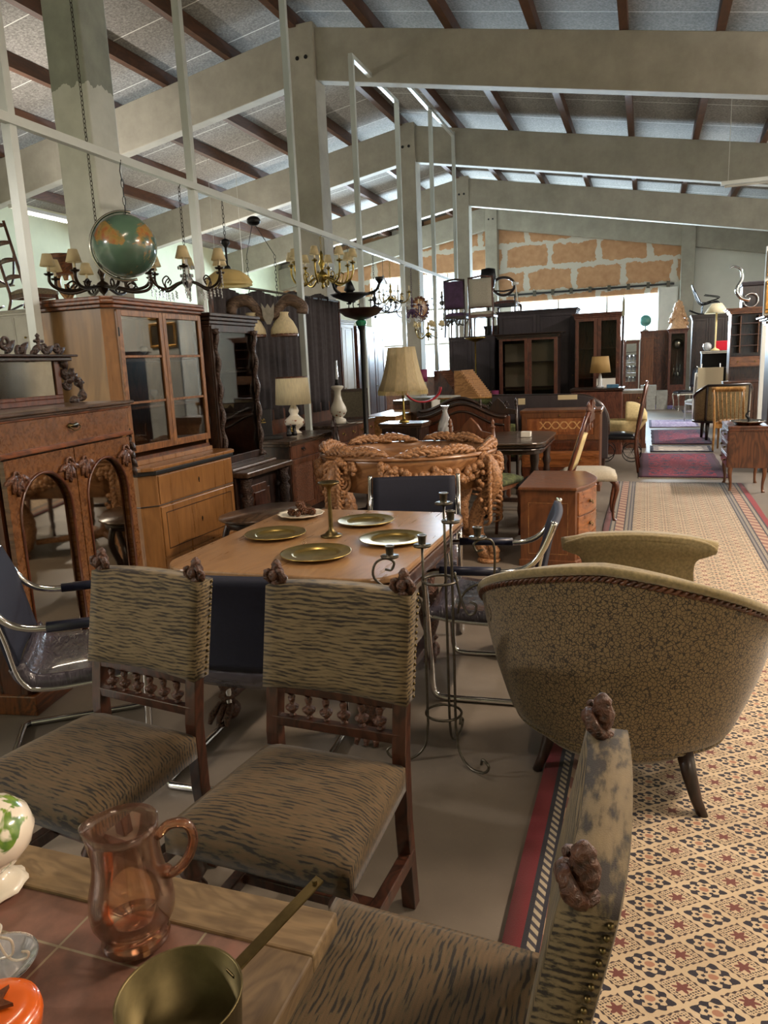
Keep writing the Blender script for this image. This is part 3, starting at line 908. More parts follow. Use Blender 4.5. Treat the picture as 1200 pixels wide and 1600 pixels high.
    for s_ in (-1, 1):
        m = MB()
        for i in range(17):
            v = 0.03 + i / 17
            m.ball((s_ * 0.233, yb + 0.04 + v * 0.07, 0.662 + v * 0.30), 0.0048, 6, 4)
        m.out('nail_trim', 'oldbrass', up, True)
    return t
velvet_chair('striped velvet dining chair at the left, behind the pink pitcher', (-1.545, 1.64, 0), -8)
velvet_chair('striped velvet dining chair in the middle, between pan handle and metal candelabrum', (-0.845, 1.62, 0), -3)
velvet_chair('striped velvet dining chair seen edge-on, its seat tucked under the tiled table', (-0.34, 1.01, 0), -90)

# ------------------------------------------------------------------ tubular chairs
def tube_chair(label, loc, rz):
    t = thing('cantilever_chair', label, 'chair', loc, rz, 'navy leather chairs on chrome tubes')
    hw = 0.285
    m = MB()
    side = [(0.30, 0.885), (0.285, 0.84), (0.25, 0.76), (0.20, 0.69), (0.13, 0.655), (0.02, 0.645), (-0.20, 0.645), (-0.27, 0.635), (-0.295, 0.60), (-0.29, 0.5), (-0.275, 0.2), (-0.27, 0.07), (-0.255, 0.03), (-0.21, 0.016), (0.0, 0.016), (0.24, 0.016), (0.27, 0.016)]
    L = [Vector((-hw, y, z)) for y, z in side]
    Rr = [Vector((hw, y, z)) for y, z in side][::-1]
    pts = curve(L, 44) + [Vector((-hw + 0.03, 0.295, 0.016)), Vector((hw - 0.03, 0.295, 0.016))] + curve(Rr, 44)
    m.tube(pts, 0.0145, 10)
    m.out('frame', 'chrome', t, True)
    for s_ in (-1, 1):
        m = MB()
        m.tube([(s_ * hw, -0.22, 0.646), (s_ * hw, -0.1, 0.648), (s_ * hw, 0.06, 0.65)], 0.021, 10)
        m.out('armrest', 'leather', t, True)
        m = MB()
        m.tube(curve([(s_ * (hw - 0.02), 0.25, 0.76), (s_ * (hw - 0.02), 0.215, 0.6), (s_ * (hw - 0.02), 0.18, 0.44), (s_ * (hw - 0.02), 0.1, 0.39), (s_ * (hw - 0.02), -0.15, 0.395), (s_ * (hw - 0.01), -0.283, 0.42)], 24), 0.0105, 8)
        m.out('seat_rail', 'chrome', t, True)
    # sling: back and seat
    m = MB()
    prof = curve([(0, 0.292, 0.872), (0, 0.25, 0.76), (0, 0.222, 0.62), (0, 0.195, 0.49)], 14)
    w_ = hw - 0.018
    m.grid(lambda u, v: ((u - 0.5) * 2 * w_, prof[round(v * 14)].y + 0.016 * (1 - (2 * u - 1) ** 2), prof[round(v * 14)].z), 12, 14)
    m.out('backrest', 'leather_back', t, True, solid=0.035)
    m = MB()
    prof2 = curve([(0, 0.19, 0.5), (0, 0.165, 0.445), (0, 0.1, 0.415), (0, -0.1, 0.415), (0, -0.24, 0.43), (0, -0.285, 0.415)], 16)
    m.grid(lambda u, v: ((u - 0.5) * 2 * w_, prof2[round(v * 16)].y, prof2[round(v * 16)].z - 0.018 * (1 - (2 * u - 1) ** 2)), 12, 16)
    m.out('seat', 'leather_seat', t, True, solid=0.06)
    return t
tube_chair('navy chrome-tube chair seen from behind, at the near side of the dining table', (-1.48, 2.5, 0), 184)
tube_chair('navy chrome-tube chair at the far end of the dining table, before the carved oval base', (-1.33, 4.24, 0), 14)
tube_chair('navy chrome-tube chair at the right side of the dining table, behind the candelabrum', (-0.68, 3.5, 0), -86)
tube_chair('navy chrome-tube chair cut by the left edge, before the mirrored cabinet', (-2.30, 2.40, 0), 127)

# ------------------------------------------------------------------ dining table and what stands on it
t = thing('dining_table', 'walnut extending dining table with rounded corners carrying brass plates', 'table', (-1.44, 3.23, 0))
def rrect(hx_, hy_, r, n=7):
    pts = []
    for cx, cy, a0 in ((hx_ - r, hy_ - r, 0), (-hx_ + r, hy_ - r, 90), (-hx_ + r, -hy_ + r, 180), (hx_ - r, -hy_ + r, 270)):
        pts += [(cx + r * math.cos(math.radians(a0 + 90 * i / n)), cy + r * math.sin(math.radians(a0 + 90 * i / n))) for i in range(n + 1)]
    return pts
m = MB(); m.prism(rrect(0.545, 0.66, 0.17), 0.752, 0.78); m.out('tabletop', 'table_top', t, bevel=0.008)
m = MB(); m.prism(rrect(0.525, 0.64, 0.16), 0.722, 0.752); m.prism(rrect(0.548, 0.663, 0.17), 0.735, 0.746); m.out('edge_moulding', 'table_edge', t, bevel=0.006)
m = MB(); m.prism(rrect(0.46, 0.57, 0.1), 0.61, 0.724); m.prism(rrect(0.475, 0.585, 0.1), 0.60, 0.615); m.out('apron', 'chair_wood', t, bevel=0.005)
for sx in (-1, 1):
    for sy in (-1, 1):
        m = MB()
        c = (sx * 0.36, sy * 0.46, 0)
        m.lathe([(0.035, 0.07), (0.03, 0.1), (0.045, 0.12), (0.03, 0.14), (0.05, 0.2), (0.06, 0.26), (0.04, 0.31), (0.03, 0.34), (0.055, 0.36), (0.055, 0.4), (0.03, 0.42), (0.045, 0.5), (0.04, 0.56), (0.05, 0.62)], 14, c)
        m.ball((c[0], c[1], 0.05), (0.055, 0.06, 0.05), 10, 7)
        for a in (-0.5, 0, 0.5):
            m.tube([(c[0] + a * 0.05, c[1] - 0.02, 0.08), (c[0] + a * 0.08, c[1] - 0.08, 0.05), (c[0] + a * 0.09, c[1] - 0.1, 0.015)], [0.02, 0.018, 0.01], 6)
        m.out('leg', 'chair_carved', t, True)
m = MB(); m.box(-0.36, 0.36, -0.03, 0.03, 0.1, 0.14); m.box(-0.39, -0.33, -0.46, 0.46, 0.1, 0.14); m.box(0.33, 0.39, -0.46, 0.46, 0.1, 0.14); m.out('stretcher', 'chair_wood', t, bevel=0.006)
def brass_plate(label, x, y, r):
    m = MB()
    m.lathe([(0, 0.002), (r * 0.56, 0.002), (r * 0.62, 0.006), (r * 0.66, 0.013), (r * 0.70, 0.014), (r * 0.97, 0.017), (r, 0.019), (r, 0.015), (r * 0.68, 0.009), (r * 0.58, 0.0), (0, 0.0)], 56)
    o = m.out('brass_plate', 'brass_plate', None, True)
    o.location = (x, y, 0.781)
    tag(o, label, 'plate', 'brass plates on the dining table')
brass_plate('round brass plate on the left of the dining table, nearest the chest side', -1.72, 3.20, 0.152)
brass_plate('round brass plate at the near edge of the dining table', -1.355, 2.88, 0.158)
brass_plate('round brass plate on the dining table farthest away, behind the candlestick', -1.375, 3.56, 0.15)
brass_plate('round brass plate on the right of the dining table, under the candelabrum arm', -1.105, 3.2, 0.158)
m = MB()
m.lathe([(0, 0.0), (0.052, 0.0), (0.054, 0.006), (0.035, 0.012), (0.026, 0.022), (0.014, 0.032), (0.011, 0.05), (0.0095, 0.2), (0.010, 0.236), (0.014, 0.24), (0.02, 0.246), (0.05, 0.262), (0.053, 0.27), (0.049, 0.268), (0.012, 0.256), (0, 0.256)], 28)
o = m.out('candlestick', 'oldbrass', None, True); o.location = (-1.435, 3.24, 0.781)
tag(o, 'tall slim brass candlestick with a flat dished top on the dining table', 'candlestick')
t = thing('nut_dish', 'white scalloped dish heaped with brown cones on the dining table', 'dish', (-1.80, 3.66, 0.781))
m = MB(); m.lathe([(0, 0.004), (0.07, 0.004), (0.12, 0.016), (0.13, 0.022), (0.125, 0.016), (0.07, 0.0), (0, 0.0)], 40, wave=lambda a, r, z: 1 + (0.035 * math.cos(12 * a) if r > 0.1 else 0))
m.out('dish', 'ceramic', t, True)
random.seed(3)
for i in range(14):
    m = MB()
    a, rr = random.uniform(0, 2 * PI), random.uniform(0.0, 0.075)
    cx, cy, cz = rr * math.cos(a), rr * math.sin(a) * 0.8, 0.022 + 0.022 * (i % 3 if rr < 0.05 else 0)
    for k2 in range(22):
        th, ph = math.acos(1 - 2 * (k2 + 0.5) / 22), 2.4 * k2
        m.ball((cx + 0.014 * math.sin(th) * math.cos(ph), cy + 0.014 * math.sin(th) * math.sin(ph), cz + 0.017 * math.cos(th)), 0.0065, 5, 3)
    o = m.out('pine_cone', 'brown_carved', None, False); o.location = (-1.80, 3.66, 0.781)
    tag(o, 'small brown cone heaped in the white scalloped dish', 'cone', 'cones in the white dish')

# wrought iron candelabrum
t = thing('candelabrum', 'tall wrought iron candelabrum with scrolled arms and feet standing on the floor', 'candelabrum', (-0.74, 2.69, 0))
def cup(m, x, y, z):
    m.lathe([(0, 0), (0.034, 0.0), (0.036, 0.006), (0.034, 0.008), (0.014, 0.006), (0.014, 0.012), (0.016, 0.04), (0.019, 0.042), (0.019, 0.046), (0.013, 0.046), (0.012, 0.014), (0, 0.014)], 16, (x, y, z))
for i, (a, top) in enumerate(((205, 0.90), (330, 1.0), (85, 1.05))):
    ca, sa = math.cos(math.radians(a)), math.sin(math.radians(a))
    m = MB()
    rr = 0.066
    foot = [(rr * ca, rr * sa, top), (rr * ca, rr * sa, 0.5), (rr * ca, rr * sa, 0.16), (rr * 1.25 * ca, rr * 1.25 * sa, 0.06), (rr * 2.1 * ca, rr * 2.1 * sa, 0.012), (rr * 3.2 * ca, rr * 3.2 * sa, 0.02),
            (rr * 3.6 * ca, rr * 3.6 * sa, 0.055), (rr * 3.15 * ca, rr * 3.15 * sa, 0.075), (rr * 3.0 * ca, rr * 3.0 * sa, 0.05)]
    m.tube(curve(foot[:3], 6)[:-1] + curve(foot[2:], 30), 0.0055, 8)
    st = m.out('stem', 'iron', t, True)
    m = MB(); cup(m, rr * ca, rr * sa, top); m.out('candle_cup', 'iron', st, True)
for i, (a, R_, zt) in enumerate(((215, 0.20, 0.885), (20, 0.15, 0.93), (-15, 0.16, 0.96))):
    ca, sa = math.cos(math.radians(a)), math.sin(math.radians(a))
    P = lambda r, z: (r * ca, r * sa, z)
    m = MB()
    m.tube(curve([P(0.066, 0.62), P(0.085, 0.69), P(0.13, 0.73), P(0.2, 0.745), P(R_ + 0.065, 0.80), P(R_ + 0.06, zt - 0.03), P(R_ + 0.02, zt - 0.012), P(R_ - 0.015, zt - 0.03), P(R_ - 0.005, zt - 0.06), P(R_ + 0.02, zt - 0.055)] if i < 2 else
                 [P(0.066, 0.8), P(0.09, 0.7), P(0.12, 0.64), P(0.15, 0.65), P(0.155, 0.68), P(0.13, 0.69)], 36), 0.005, 7)
    ar = m.out('arm', 'iron', t, True)
    if i < 2:
        m = MB(); cup(m, R_ * ca, R_ * sa, zt - 0.01); m.out('candle_cup', 'iron', ar, True)
for z, r in ((0.76, 0.07), (0.2, 0.072)):
    m = MB(); m.tube([(r * math.cos(2 * PI * i / 28), r * math.sin(2 * PI * i / 28), z) for i in range(28)], 0.0055, 7, True); m.out('ring', 'iron', t, True)

# ------------------------------------------------------------------ floral tub armchair, seen from behind
t = thing('tub_armchair', 'large floral upholstered tub armchair with rope trim, back towards the camera', 'armchair', (-0.075, 2.82, 0), -6)
def shell(off):
    def f(u, v):
        a = math.radians(-90 + (u - 0.5) * 2 * 122)       # -90 is the middle of the back
        k = abs(u - 0.5) * 2
        top = 0.90 - 0.42 * k ** 1.75
        lowr, topr = 0.335, 0.47
        e = 1.0 - 0.0 * k
        zb = 0.19
        z = zb + (top - zb) * v
        r = lowr + (topr - lowr) * (v ** 0.85) * (0.35 + 0.85 * k) - off
        r += 0.012 * math.sin(v * PI)
        if v < 0.08:
            r -= 0.03 * (1 - v / 0.08)
        return (1.15 * r * math.cos(a), 0.98 * r * math.sin(a) - 0.02 * v * (1 - k), z)
    return f
m = MB()
NU, NV = 48, 18
fo, fi = shell(0), shell(0.085)
A = [[m.v(fo(i / NU, j / NV)) for j in range(NV + 1)] for i in range(NU + 1)]
for i in range(NU):
    for j in range(NV):
        m.f([A[i][j], A[i + 1][j], A[i + 1][j + 1], A[i][j + 1]])
m.out('outer_back', 'floral', t, True)
m = MB()
B = [[m.v(fi(i / NU, j / NV)) for j in range(NV + 1)] for i in range(NU + 1)]
C = [m.v(fo(i / NU, 1.0)) for i in range(NU + 1)]
D = [m.v((lambda p, q: ((p[0] + q[0]) / 2, (p[1] + q[1]) / 2, max(p[2], q[2]) + 0.022))(fo(i / NU, 1.0), fi(i / NU, 1.0))) for i in range(NU + 1)]
for i in range(NU):
    for j in range(NV):
        m.f([B[i][j], B[i][j + 1], B[i + 1][j + 1], B[i + 1][j]])
    m.f([C[i], C[i + 1], D[i + 1], D[i]]); m.f([D[i], D[i + 1], B[i + 1][NV], B[i][NV]])
for e_ in (0, NU):
    E1 = [m.v(fo(e_ / NU, j / NV)) for j in range(NV + 1)]
    for j in range(NV):
        m.f([E1[j], E1[j + 1], B[e_][j + 1], B[e_][j]])
m.out('inner_back', 'plush_olive', t, True)
m = MB()
rope = [Vector(fo(i / 300, 0.968)) for i in range(301)]
for ph in (0, PI):
    m.tube([p + Vector((0.007 * math.cos(ph + i * 0.9) * (p.x / 0.5), 0.007 * math.cos(ph + i * 0.9) * (p.y / 0.5), 0.007 * math.sin(ph + i * 0.9))) for i, p in enumerate(rope)], 0.0065, 6)
m.out('rope_trim', 'brown', t, True)
m = MB(); m.tube([Vector(fo(i / 90, 1.0)) + Vector((0, 0, 0.006)) for i in range(91)], 0.017, 8); m.out('top_roll', 'plush_olive', t, True)
m = MB(); m.tube([Vector(fo(i / 60, 0.05)) for i in range(61)], 0.008, 6); m.out('bottom_piping', 'floral', t, True)
m = MB(); m.lathe([(0, 0.17), (0.30, 0.17), (0.33, 0.2), (0.33, 0.3), (0, 0.3)], 32); m.out('seat_frame', 'floral', t, True)
m = MB(); m.lathe([(0, 0.3), (0.33, 0.3), (0.36, 0.34), (0.35, 0.40), (0.28, 0.43), (0, 0.44)], 32, (0, 0.03, 0)); m.out('seat', 'plush_olive', t, True)
for x, y in ((0.29, -0.24), (-0.24, -0.14), (0.3, 0.26), (-0.3, 0.26)):
    m = MB()
    sx, sy = (1 if x > 0 else -1), (1 if y > 0 else -1)
    m.tube([(x * 0.9, y * 0.9, 0.22), (x * 0.97, y * 0.97, 0.14), (x * 1.06, y * 1.05, 0.06), (x * 1.16, y * 1.12, 0.0)], [0.03, 0.026, 0.02, 0.017], 10)
    m.out('leg', 'dark', t, True)

# low slipper chair beyond it
t = thing('slipper_chair', 'low plush olive chair with a flared rolled back top, beyond the floral armchair', 'chair', (-0.03, 4.2, 0), 2)
m = MB()
pts = curve([(-0.36, 0, 0.645), (-0.375, 0, 0.61), (-0.33, 0, 0.585), (-0.285, 0, 0.565), (-0.27, 0, 0.50), (-0.27, 0, 0.26), (0, 0, 0.26), (0.27, 0, 0.26), (0.27, 0, 0.50), (0.285, 0, 0.565), (0.33, 0, 0.585), (0.375, 0, 0.61), (0.36, 0, 0.645), (0.25, 0, 0.68), (0, 0, 0.695), (-0.25, 0, 0.68)], 60)
m.prism([(p.x, p.z) for p in pts], -0.34, -0.24, 'y')
m.out('backrest', 'plush_olive', t, True, bevel=0.025)
m = MB(); m.tube(curve([(-0.375, -0.30, 0.625), (-0.2, -0.305, 0.655), (0, -0.305, 0.663), (0.2, -0.305, 0.655), (0.375, -0.30, 0.625)], 16), [0.036] * 17, 12); m.out('top_roll', 'plush_olive', t, True)
m = MB(); m.soft(-0.3, 0.3, -0.26, 0.32, 0.2, 0.37, 0.03, 0.03); m.out('seat', 'plush_olive', t, True)
for x in (-0.24, 0.24):
    for y in (-0.26, 0.26):
        m = MB(); m.tube([(x, y, 0.22), (x * 1.04, y, 0.1), (x * 1.1, y * 1.04, 0.0)], [0.028, 0.022, 0.016], 10); m.out('leg', 'chair_wood', t, True)
t = thing('round_footstool', 'small round dark wooden stool base on the floor, left of the floral armchair', 'stool', (-0.63, 3.86, 0))
m = MB(); m.lathe([(0, 0.0), (0.1, 0.0), (0.11, 0.02), (0.10, 0.06), (0.12, 0.075), (0.12, 0.1), (0, 0.1)], 28); m.out('base', 'mahogany', t, True)
m = MB(); m.lathe([(0, 0.1), (0.105, 0.1), (0.11, 0.115), (0.1, 0.135), (0, 0.145)], 28); m.out('cushion', 'redwood', t, True)

# ------------------------------------------------------------------ tiled table in the foreground
t = thing('tiled_table', 'rustic wooden table inlaid with red stone tiles in the near foreground', 'table', (-0.98, 0.42, 0))
# local extents: x -0.62 .. 0.55, y -0.42 .. 0.49
m = MB(); m.box(-0.53, 0.46, -0.33, 0.40, 0.742, 0.766); m.out('tile_inlay', 'tiles', t)
for q in ((0.40, 0.49), (-0.42, -0.33)):
    MB().box(-0.62, 0.55, q[0], q[1], 0.738, 0.771).out('frame_board', 'rustic', t, bevel=0.004)
for q in ((0.46, 0.55), (-0.62, -0.53)):
    MB().box(q[0], q[1], -0.33, 0.40, 0.738, 0.770).out('frame_board', 'rustic_y', t, bevel=0.004)
m = MB(); m.box(-0.56, 0.49, -0.36, 0.43, 0.66, 0.74); m.out('apron', 'rustic', t, bevel=0.003)
for x in (-0.52, 0.36):
    for y in (-0.33, 0.40):
        MB().box(x - 0.035, x + 0.035, y - 0.035, y + 0.035, 0, 0.67).out('leg', 'rustic', t, bevel=0.004)

# pink glass pitcher
t = thing('glass_pitcher', 'pink pressed glass pitcher with looped handle on the tiled table', 'pitcher', (-0.70, 0.775, 0.772), 25)
def spout(a, r, z):
    k = max(0, (z - 0.14) / 0.05)
    d = math.cos(a - PI)
    return 1 + (0.22 * max(0, d) ** 8 * k if z > 0.14 else 0)
m = MB()
outp = [(0.0, 0.004), (0.042, 0.004), (0.048, 0.012), (0.047, 0.02), (0.053, 0.03), (0.060, 0.045), (0.0615, 0.062), (0.059, 0.085), (0.053, 0.108), (0.0490, 0.13), (0.048, 0.15), (0.0485, 0.175), (0.050, 0.192)]
inp = [(0.0482, 0.192), (0.0462, 0.175), (0.0455, 0.15), (0.0465, 0.13), (0.0505, 0.108), (0.0565, 0.085), (0.059, 0.062), (0.0575, 0.045), (0.049, 0.034), (0.0, 0.030)]
m.lathe(outp + inp, 40, wave=spout); m.out('body', 'pink_glass', t, True)
m = MB(); m.lathe([(0, 0.0), (0.048, 0.0), (0.050, 0.006), (0.045, 0.014), (0.040, 0.022), (0.046, 0.03), (0.0, 0.029)], 40); m.out('base', 'pink_glass_dark', t, True)
m = MB(); m.tube(curve([(0.046, 0, 0.165), (0.066, 0, 0.182), (0.09, 0, 0.18), (0.098, 0, 0.158), (0.09, 0, 0.13), (0.072, 0, 0.108), (0.056, 0, 0.104), (0.053, 0, 0.115)], 30), [0.0075] * 24 + [0.008, 0.0085, 0.009, 0.01, 0.01, 0.009, 0.007], 12); m.out('handle', 'pink_glass_dark', t, True)

# brass saucepan
t = thing('saucepan', 'tarnished brass saucepan with a long flat handle on the tiled table', 'saucepan', (-0.522, 0.638, 0.772))
m = MB(); m.lathe([(0, 0.0), (0.066, 0.0), (0.070, 0.003), (0.076, 0.078), (0.0775, 0.08), (0.0765, 0.082), (0.074, 0.08), (0.067, 0.006), (0, 0.004)], 48); m.out('bowl', 'pan', t, True)
m = MB()
d = Vector((0.45, 0.89, 0)).normalized(); nrm = Vector((-d.y, d.x, 0))
P0, P1 = d * 0.070 + Vector((0, 0, 0.06)), d * 0.225 + Vector((0, 0, 0.112))
for a, b_, q in ((P0, P1, 0.009),):
    vs = []
    for p, ww in ((a, q), (b_, q * 0.95)):
        for s1 in (-1, 1):
            for s2 in (-1, 1):
                vs.append(m.v(p + nrm * s1 * ww + Vector((0, 0, s2 * 0.002))))
    for fidx in ((0, 1, 3, 2), (4, 6, 7, 5), (0, 4, 5, 1), (2, 3, 7, 6), (0, 2, 6, 4), (1, 5, 7, 3)):
        m.f([vs[i] for i in fidx])
m.tube([P1 - Vector((0, 0, 0.004)) - d * 0.01, P1 + Vector((0, 0, 0.004)) - d * 0.01], 0.004, 8)
m.out('handle', 'oldbrass', t, bevel=0.001)
m = MB()
for s1 in (-1, 1):
    m.ball(d * 0.076 + nrm * s1 * 0.006 + Vector((0, 0, 0.062)), 0.004, 8, 5)
m.out('rivet', 'oldbrass', t, True)

# painted globe lamp at the left edge
def painted():
    t = NT('painted_opal_glass')
    v = t.co()
    tc = t.n('ShaderNodeTexCoord'); sp = t.n('ShaderNodeSeparateXYZ'); t.l(tc.outputs['Object'], sp.inputs[0])
    a = t.noise(v, 22, 3, 0.5, 0.6)
    g = t.ramp(t.noise(v, 30, 3), [(0.3, hx('#3f6a3a')), (0.7, hx('#8fae3a'))])
    base = t.ramp(t.m('MULTIPLY', t.m('ADD', sp.outputs[2], 0.0), 7.0), [(0.1, hx('#9dc23a')), (0.35, hx('#ecd8c6')), (0.8, hx('#f0e6d4'))])
    c = t.mix(t.ramp(a, [(0.50, (0, 0, 0)), (0.55, (1, 1, 1))]), base, g)
    return t.set(c, 0.2, Coat_Weight=0.6)
M['painted'] = painted()
t = thing('painted_glass_lamp', 'round white glass shade painted with green leaves, at the left edge', 'lamp', (-1.005, 0.80, 0.772))
m = MB(); m.lathe([(0, 0), (0.05, 0), (0.053, 0.004), (0.042, 0.01), (0.035, 0.014), (0.025, 0.02), (0.02, 0.03), (0.03, 0.036), (0, 0.036)], 30, wave=lambda a, r, z: 1 + (0.04 * math.cos(9 * a) if r > 0.045 else 0)); m.out('base', 'ceramic', t, True)
m = MB(); m.lathe([(0.02, 0.034), (0.048, 0.05), (0.068, 0.075), (0.075, 0.1), (0.068, 0.125), (0.048, 0.145), (0.025, 0.155), (0.0, 0.157)], 36); m.out('glass_shade', 'painted', t, True)
# wire ornament on a glass saucer
t = thing('wire_ornament', 'cream curled wire candle holder on a clear glass saucer, at the left edge', 'candle holder', (-0.855, 0.665, 0.772))
m = MB(); m.lathe([(0, 0.003), (0.03, 0.003), (0.052, 0.012), (0.056, 0.016), (0.052, 0.01), (0.03, 0.0), (0, 0.0)], 36); m.out('saucer', 'crystal', t, True)
m = MB()
for a in (10, 130, 250):
    ca, sa = math.cos(math.radians(a)), math.sin(math.radians(a))
    m.tube(curve([(0.005 * ca, 0.005 * sa, 0.06), (0.016 * ca, 0.016 * sa, 0.03), (0.03 * ca, 0.03 * sa, 0.02), (0.05 * ca, 0.05 * sa, 0.026), (0.054 * ca, 0.054 * sa, 0.036), (0.044 * ca, 0.044 * sa, 0.036)], 18), 0.002, 6)
    m.tube(curve([(0.008 * ca, 0.008 * sa, 0.02), (0.028 * ca, 0.028 * sa, 0.03), (0.03 * ca, 0.03 * sa, 0.052), (0.014 * ca, 0.014 * sa, 0.056)], 14), 0.002, 6)
m.out('wire_scroll', 'ceramic', t, True)
m = MB(); m.lathe([(0, 0.056), (0.013, 0.058), (0.015, 0.066), (0.013, 0.066), (0.0, 0.06)], 18); m.out('cup', 'ceramic', t, True)
# orange enamel pot
t = thing('orange_pot', 'orange enamelled lidded pot with a rusty star on top, at the lower left corner', 'pot', (-0.762, 0.575, 0.772))
m = MB(); m.lathe([(0, 0), (0.045, 0), (0.056, 0.012), (0.059, 0.03), (0.056, 0.042), (0, 0.042)], 36); m.out('body', 'orange', t, True)
m = MB(); m.lathe([(0.054, 0.043), (0.05, 0.048), (0.035, 0.05), (0, 0.051)], 36); m.out('lid', 'orange', t, True)
m = MB()
pts = [((0.03 if i % 2 == 0 else 0.013) * math.cos(PI * i / 5 + 0.3), (0.03 if i % 2 == 0 else 0.013) * math.sin(PI * i / 5 + 0.3)) for i in range(10)]
m.prism(pts, 0.053, 0.058); m.tube([(0, 0, 0.055), (0.003, 0.004, 0.075)], 0.004, 6); m.out('star', 'rust', t)

# ------------------------------------------------------------------ case furniture
def knob_at(x, y, z, s=1.0):
    m = MB()
    m.lathe([(0, 0), (0.008 * s, 0), (0.006 * s, 0.008), (0.013 * s, 0.014), (0.012 * s, 0.021), (0, 0.025)], 10)
    for v in m.bm.verts:
        a, b_, c = v.co
        v.co = (x + a, y - c, z + b_)
    return m
def bail(x, y, z, w_=0.07):
    m = MB()
    m.tube(curve([(x - w_ / 2, y - 0.004, z), (x - w_ / 2, y - 0.016, z - 0.008), (x - w_ * 0.3, y - 0.018, z - 0.022), (x, y - 0.018, z - 0.026), (x + w_ * 0.3, y - 0.018, z - 0.022), (x + w_ / 2, y - 0.016, z - 0.008), (x + w_ / 2, y - 0.004, z)], 16), 0.003, 6)
    m.prism([(x + px_ * w_ * 0.62, z + pz_ * 0.02) for px_, pz_ in ((-1, 0), (-0.6, 0.7), (0, 0.4), (0.6, 0.7), (1, 0), (0.6, -0.7), (0, -0.4), (-0.6, -0.7))], y - 0.004, y, 'y')
    return m
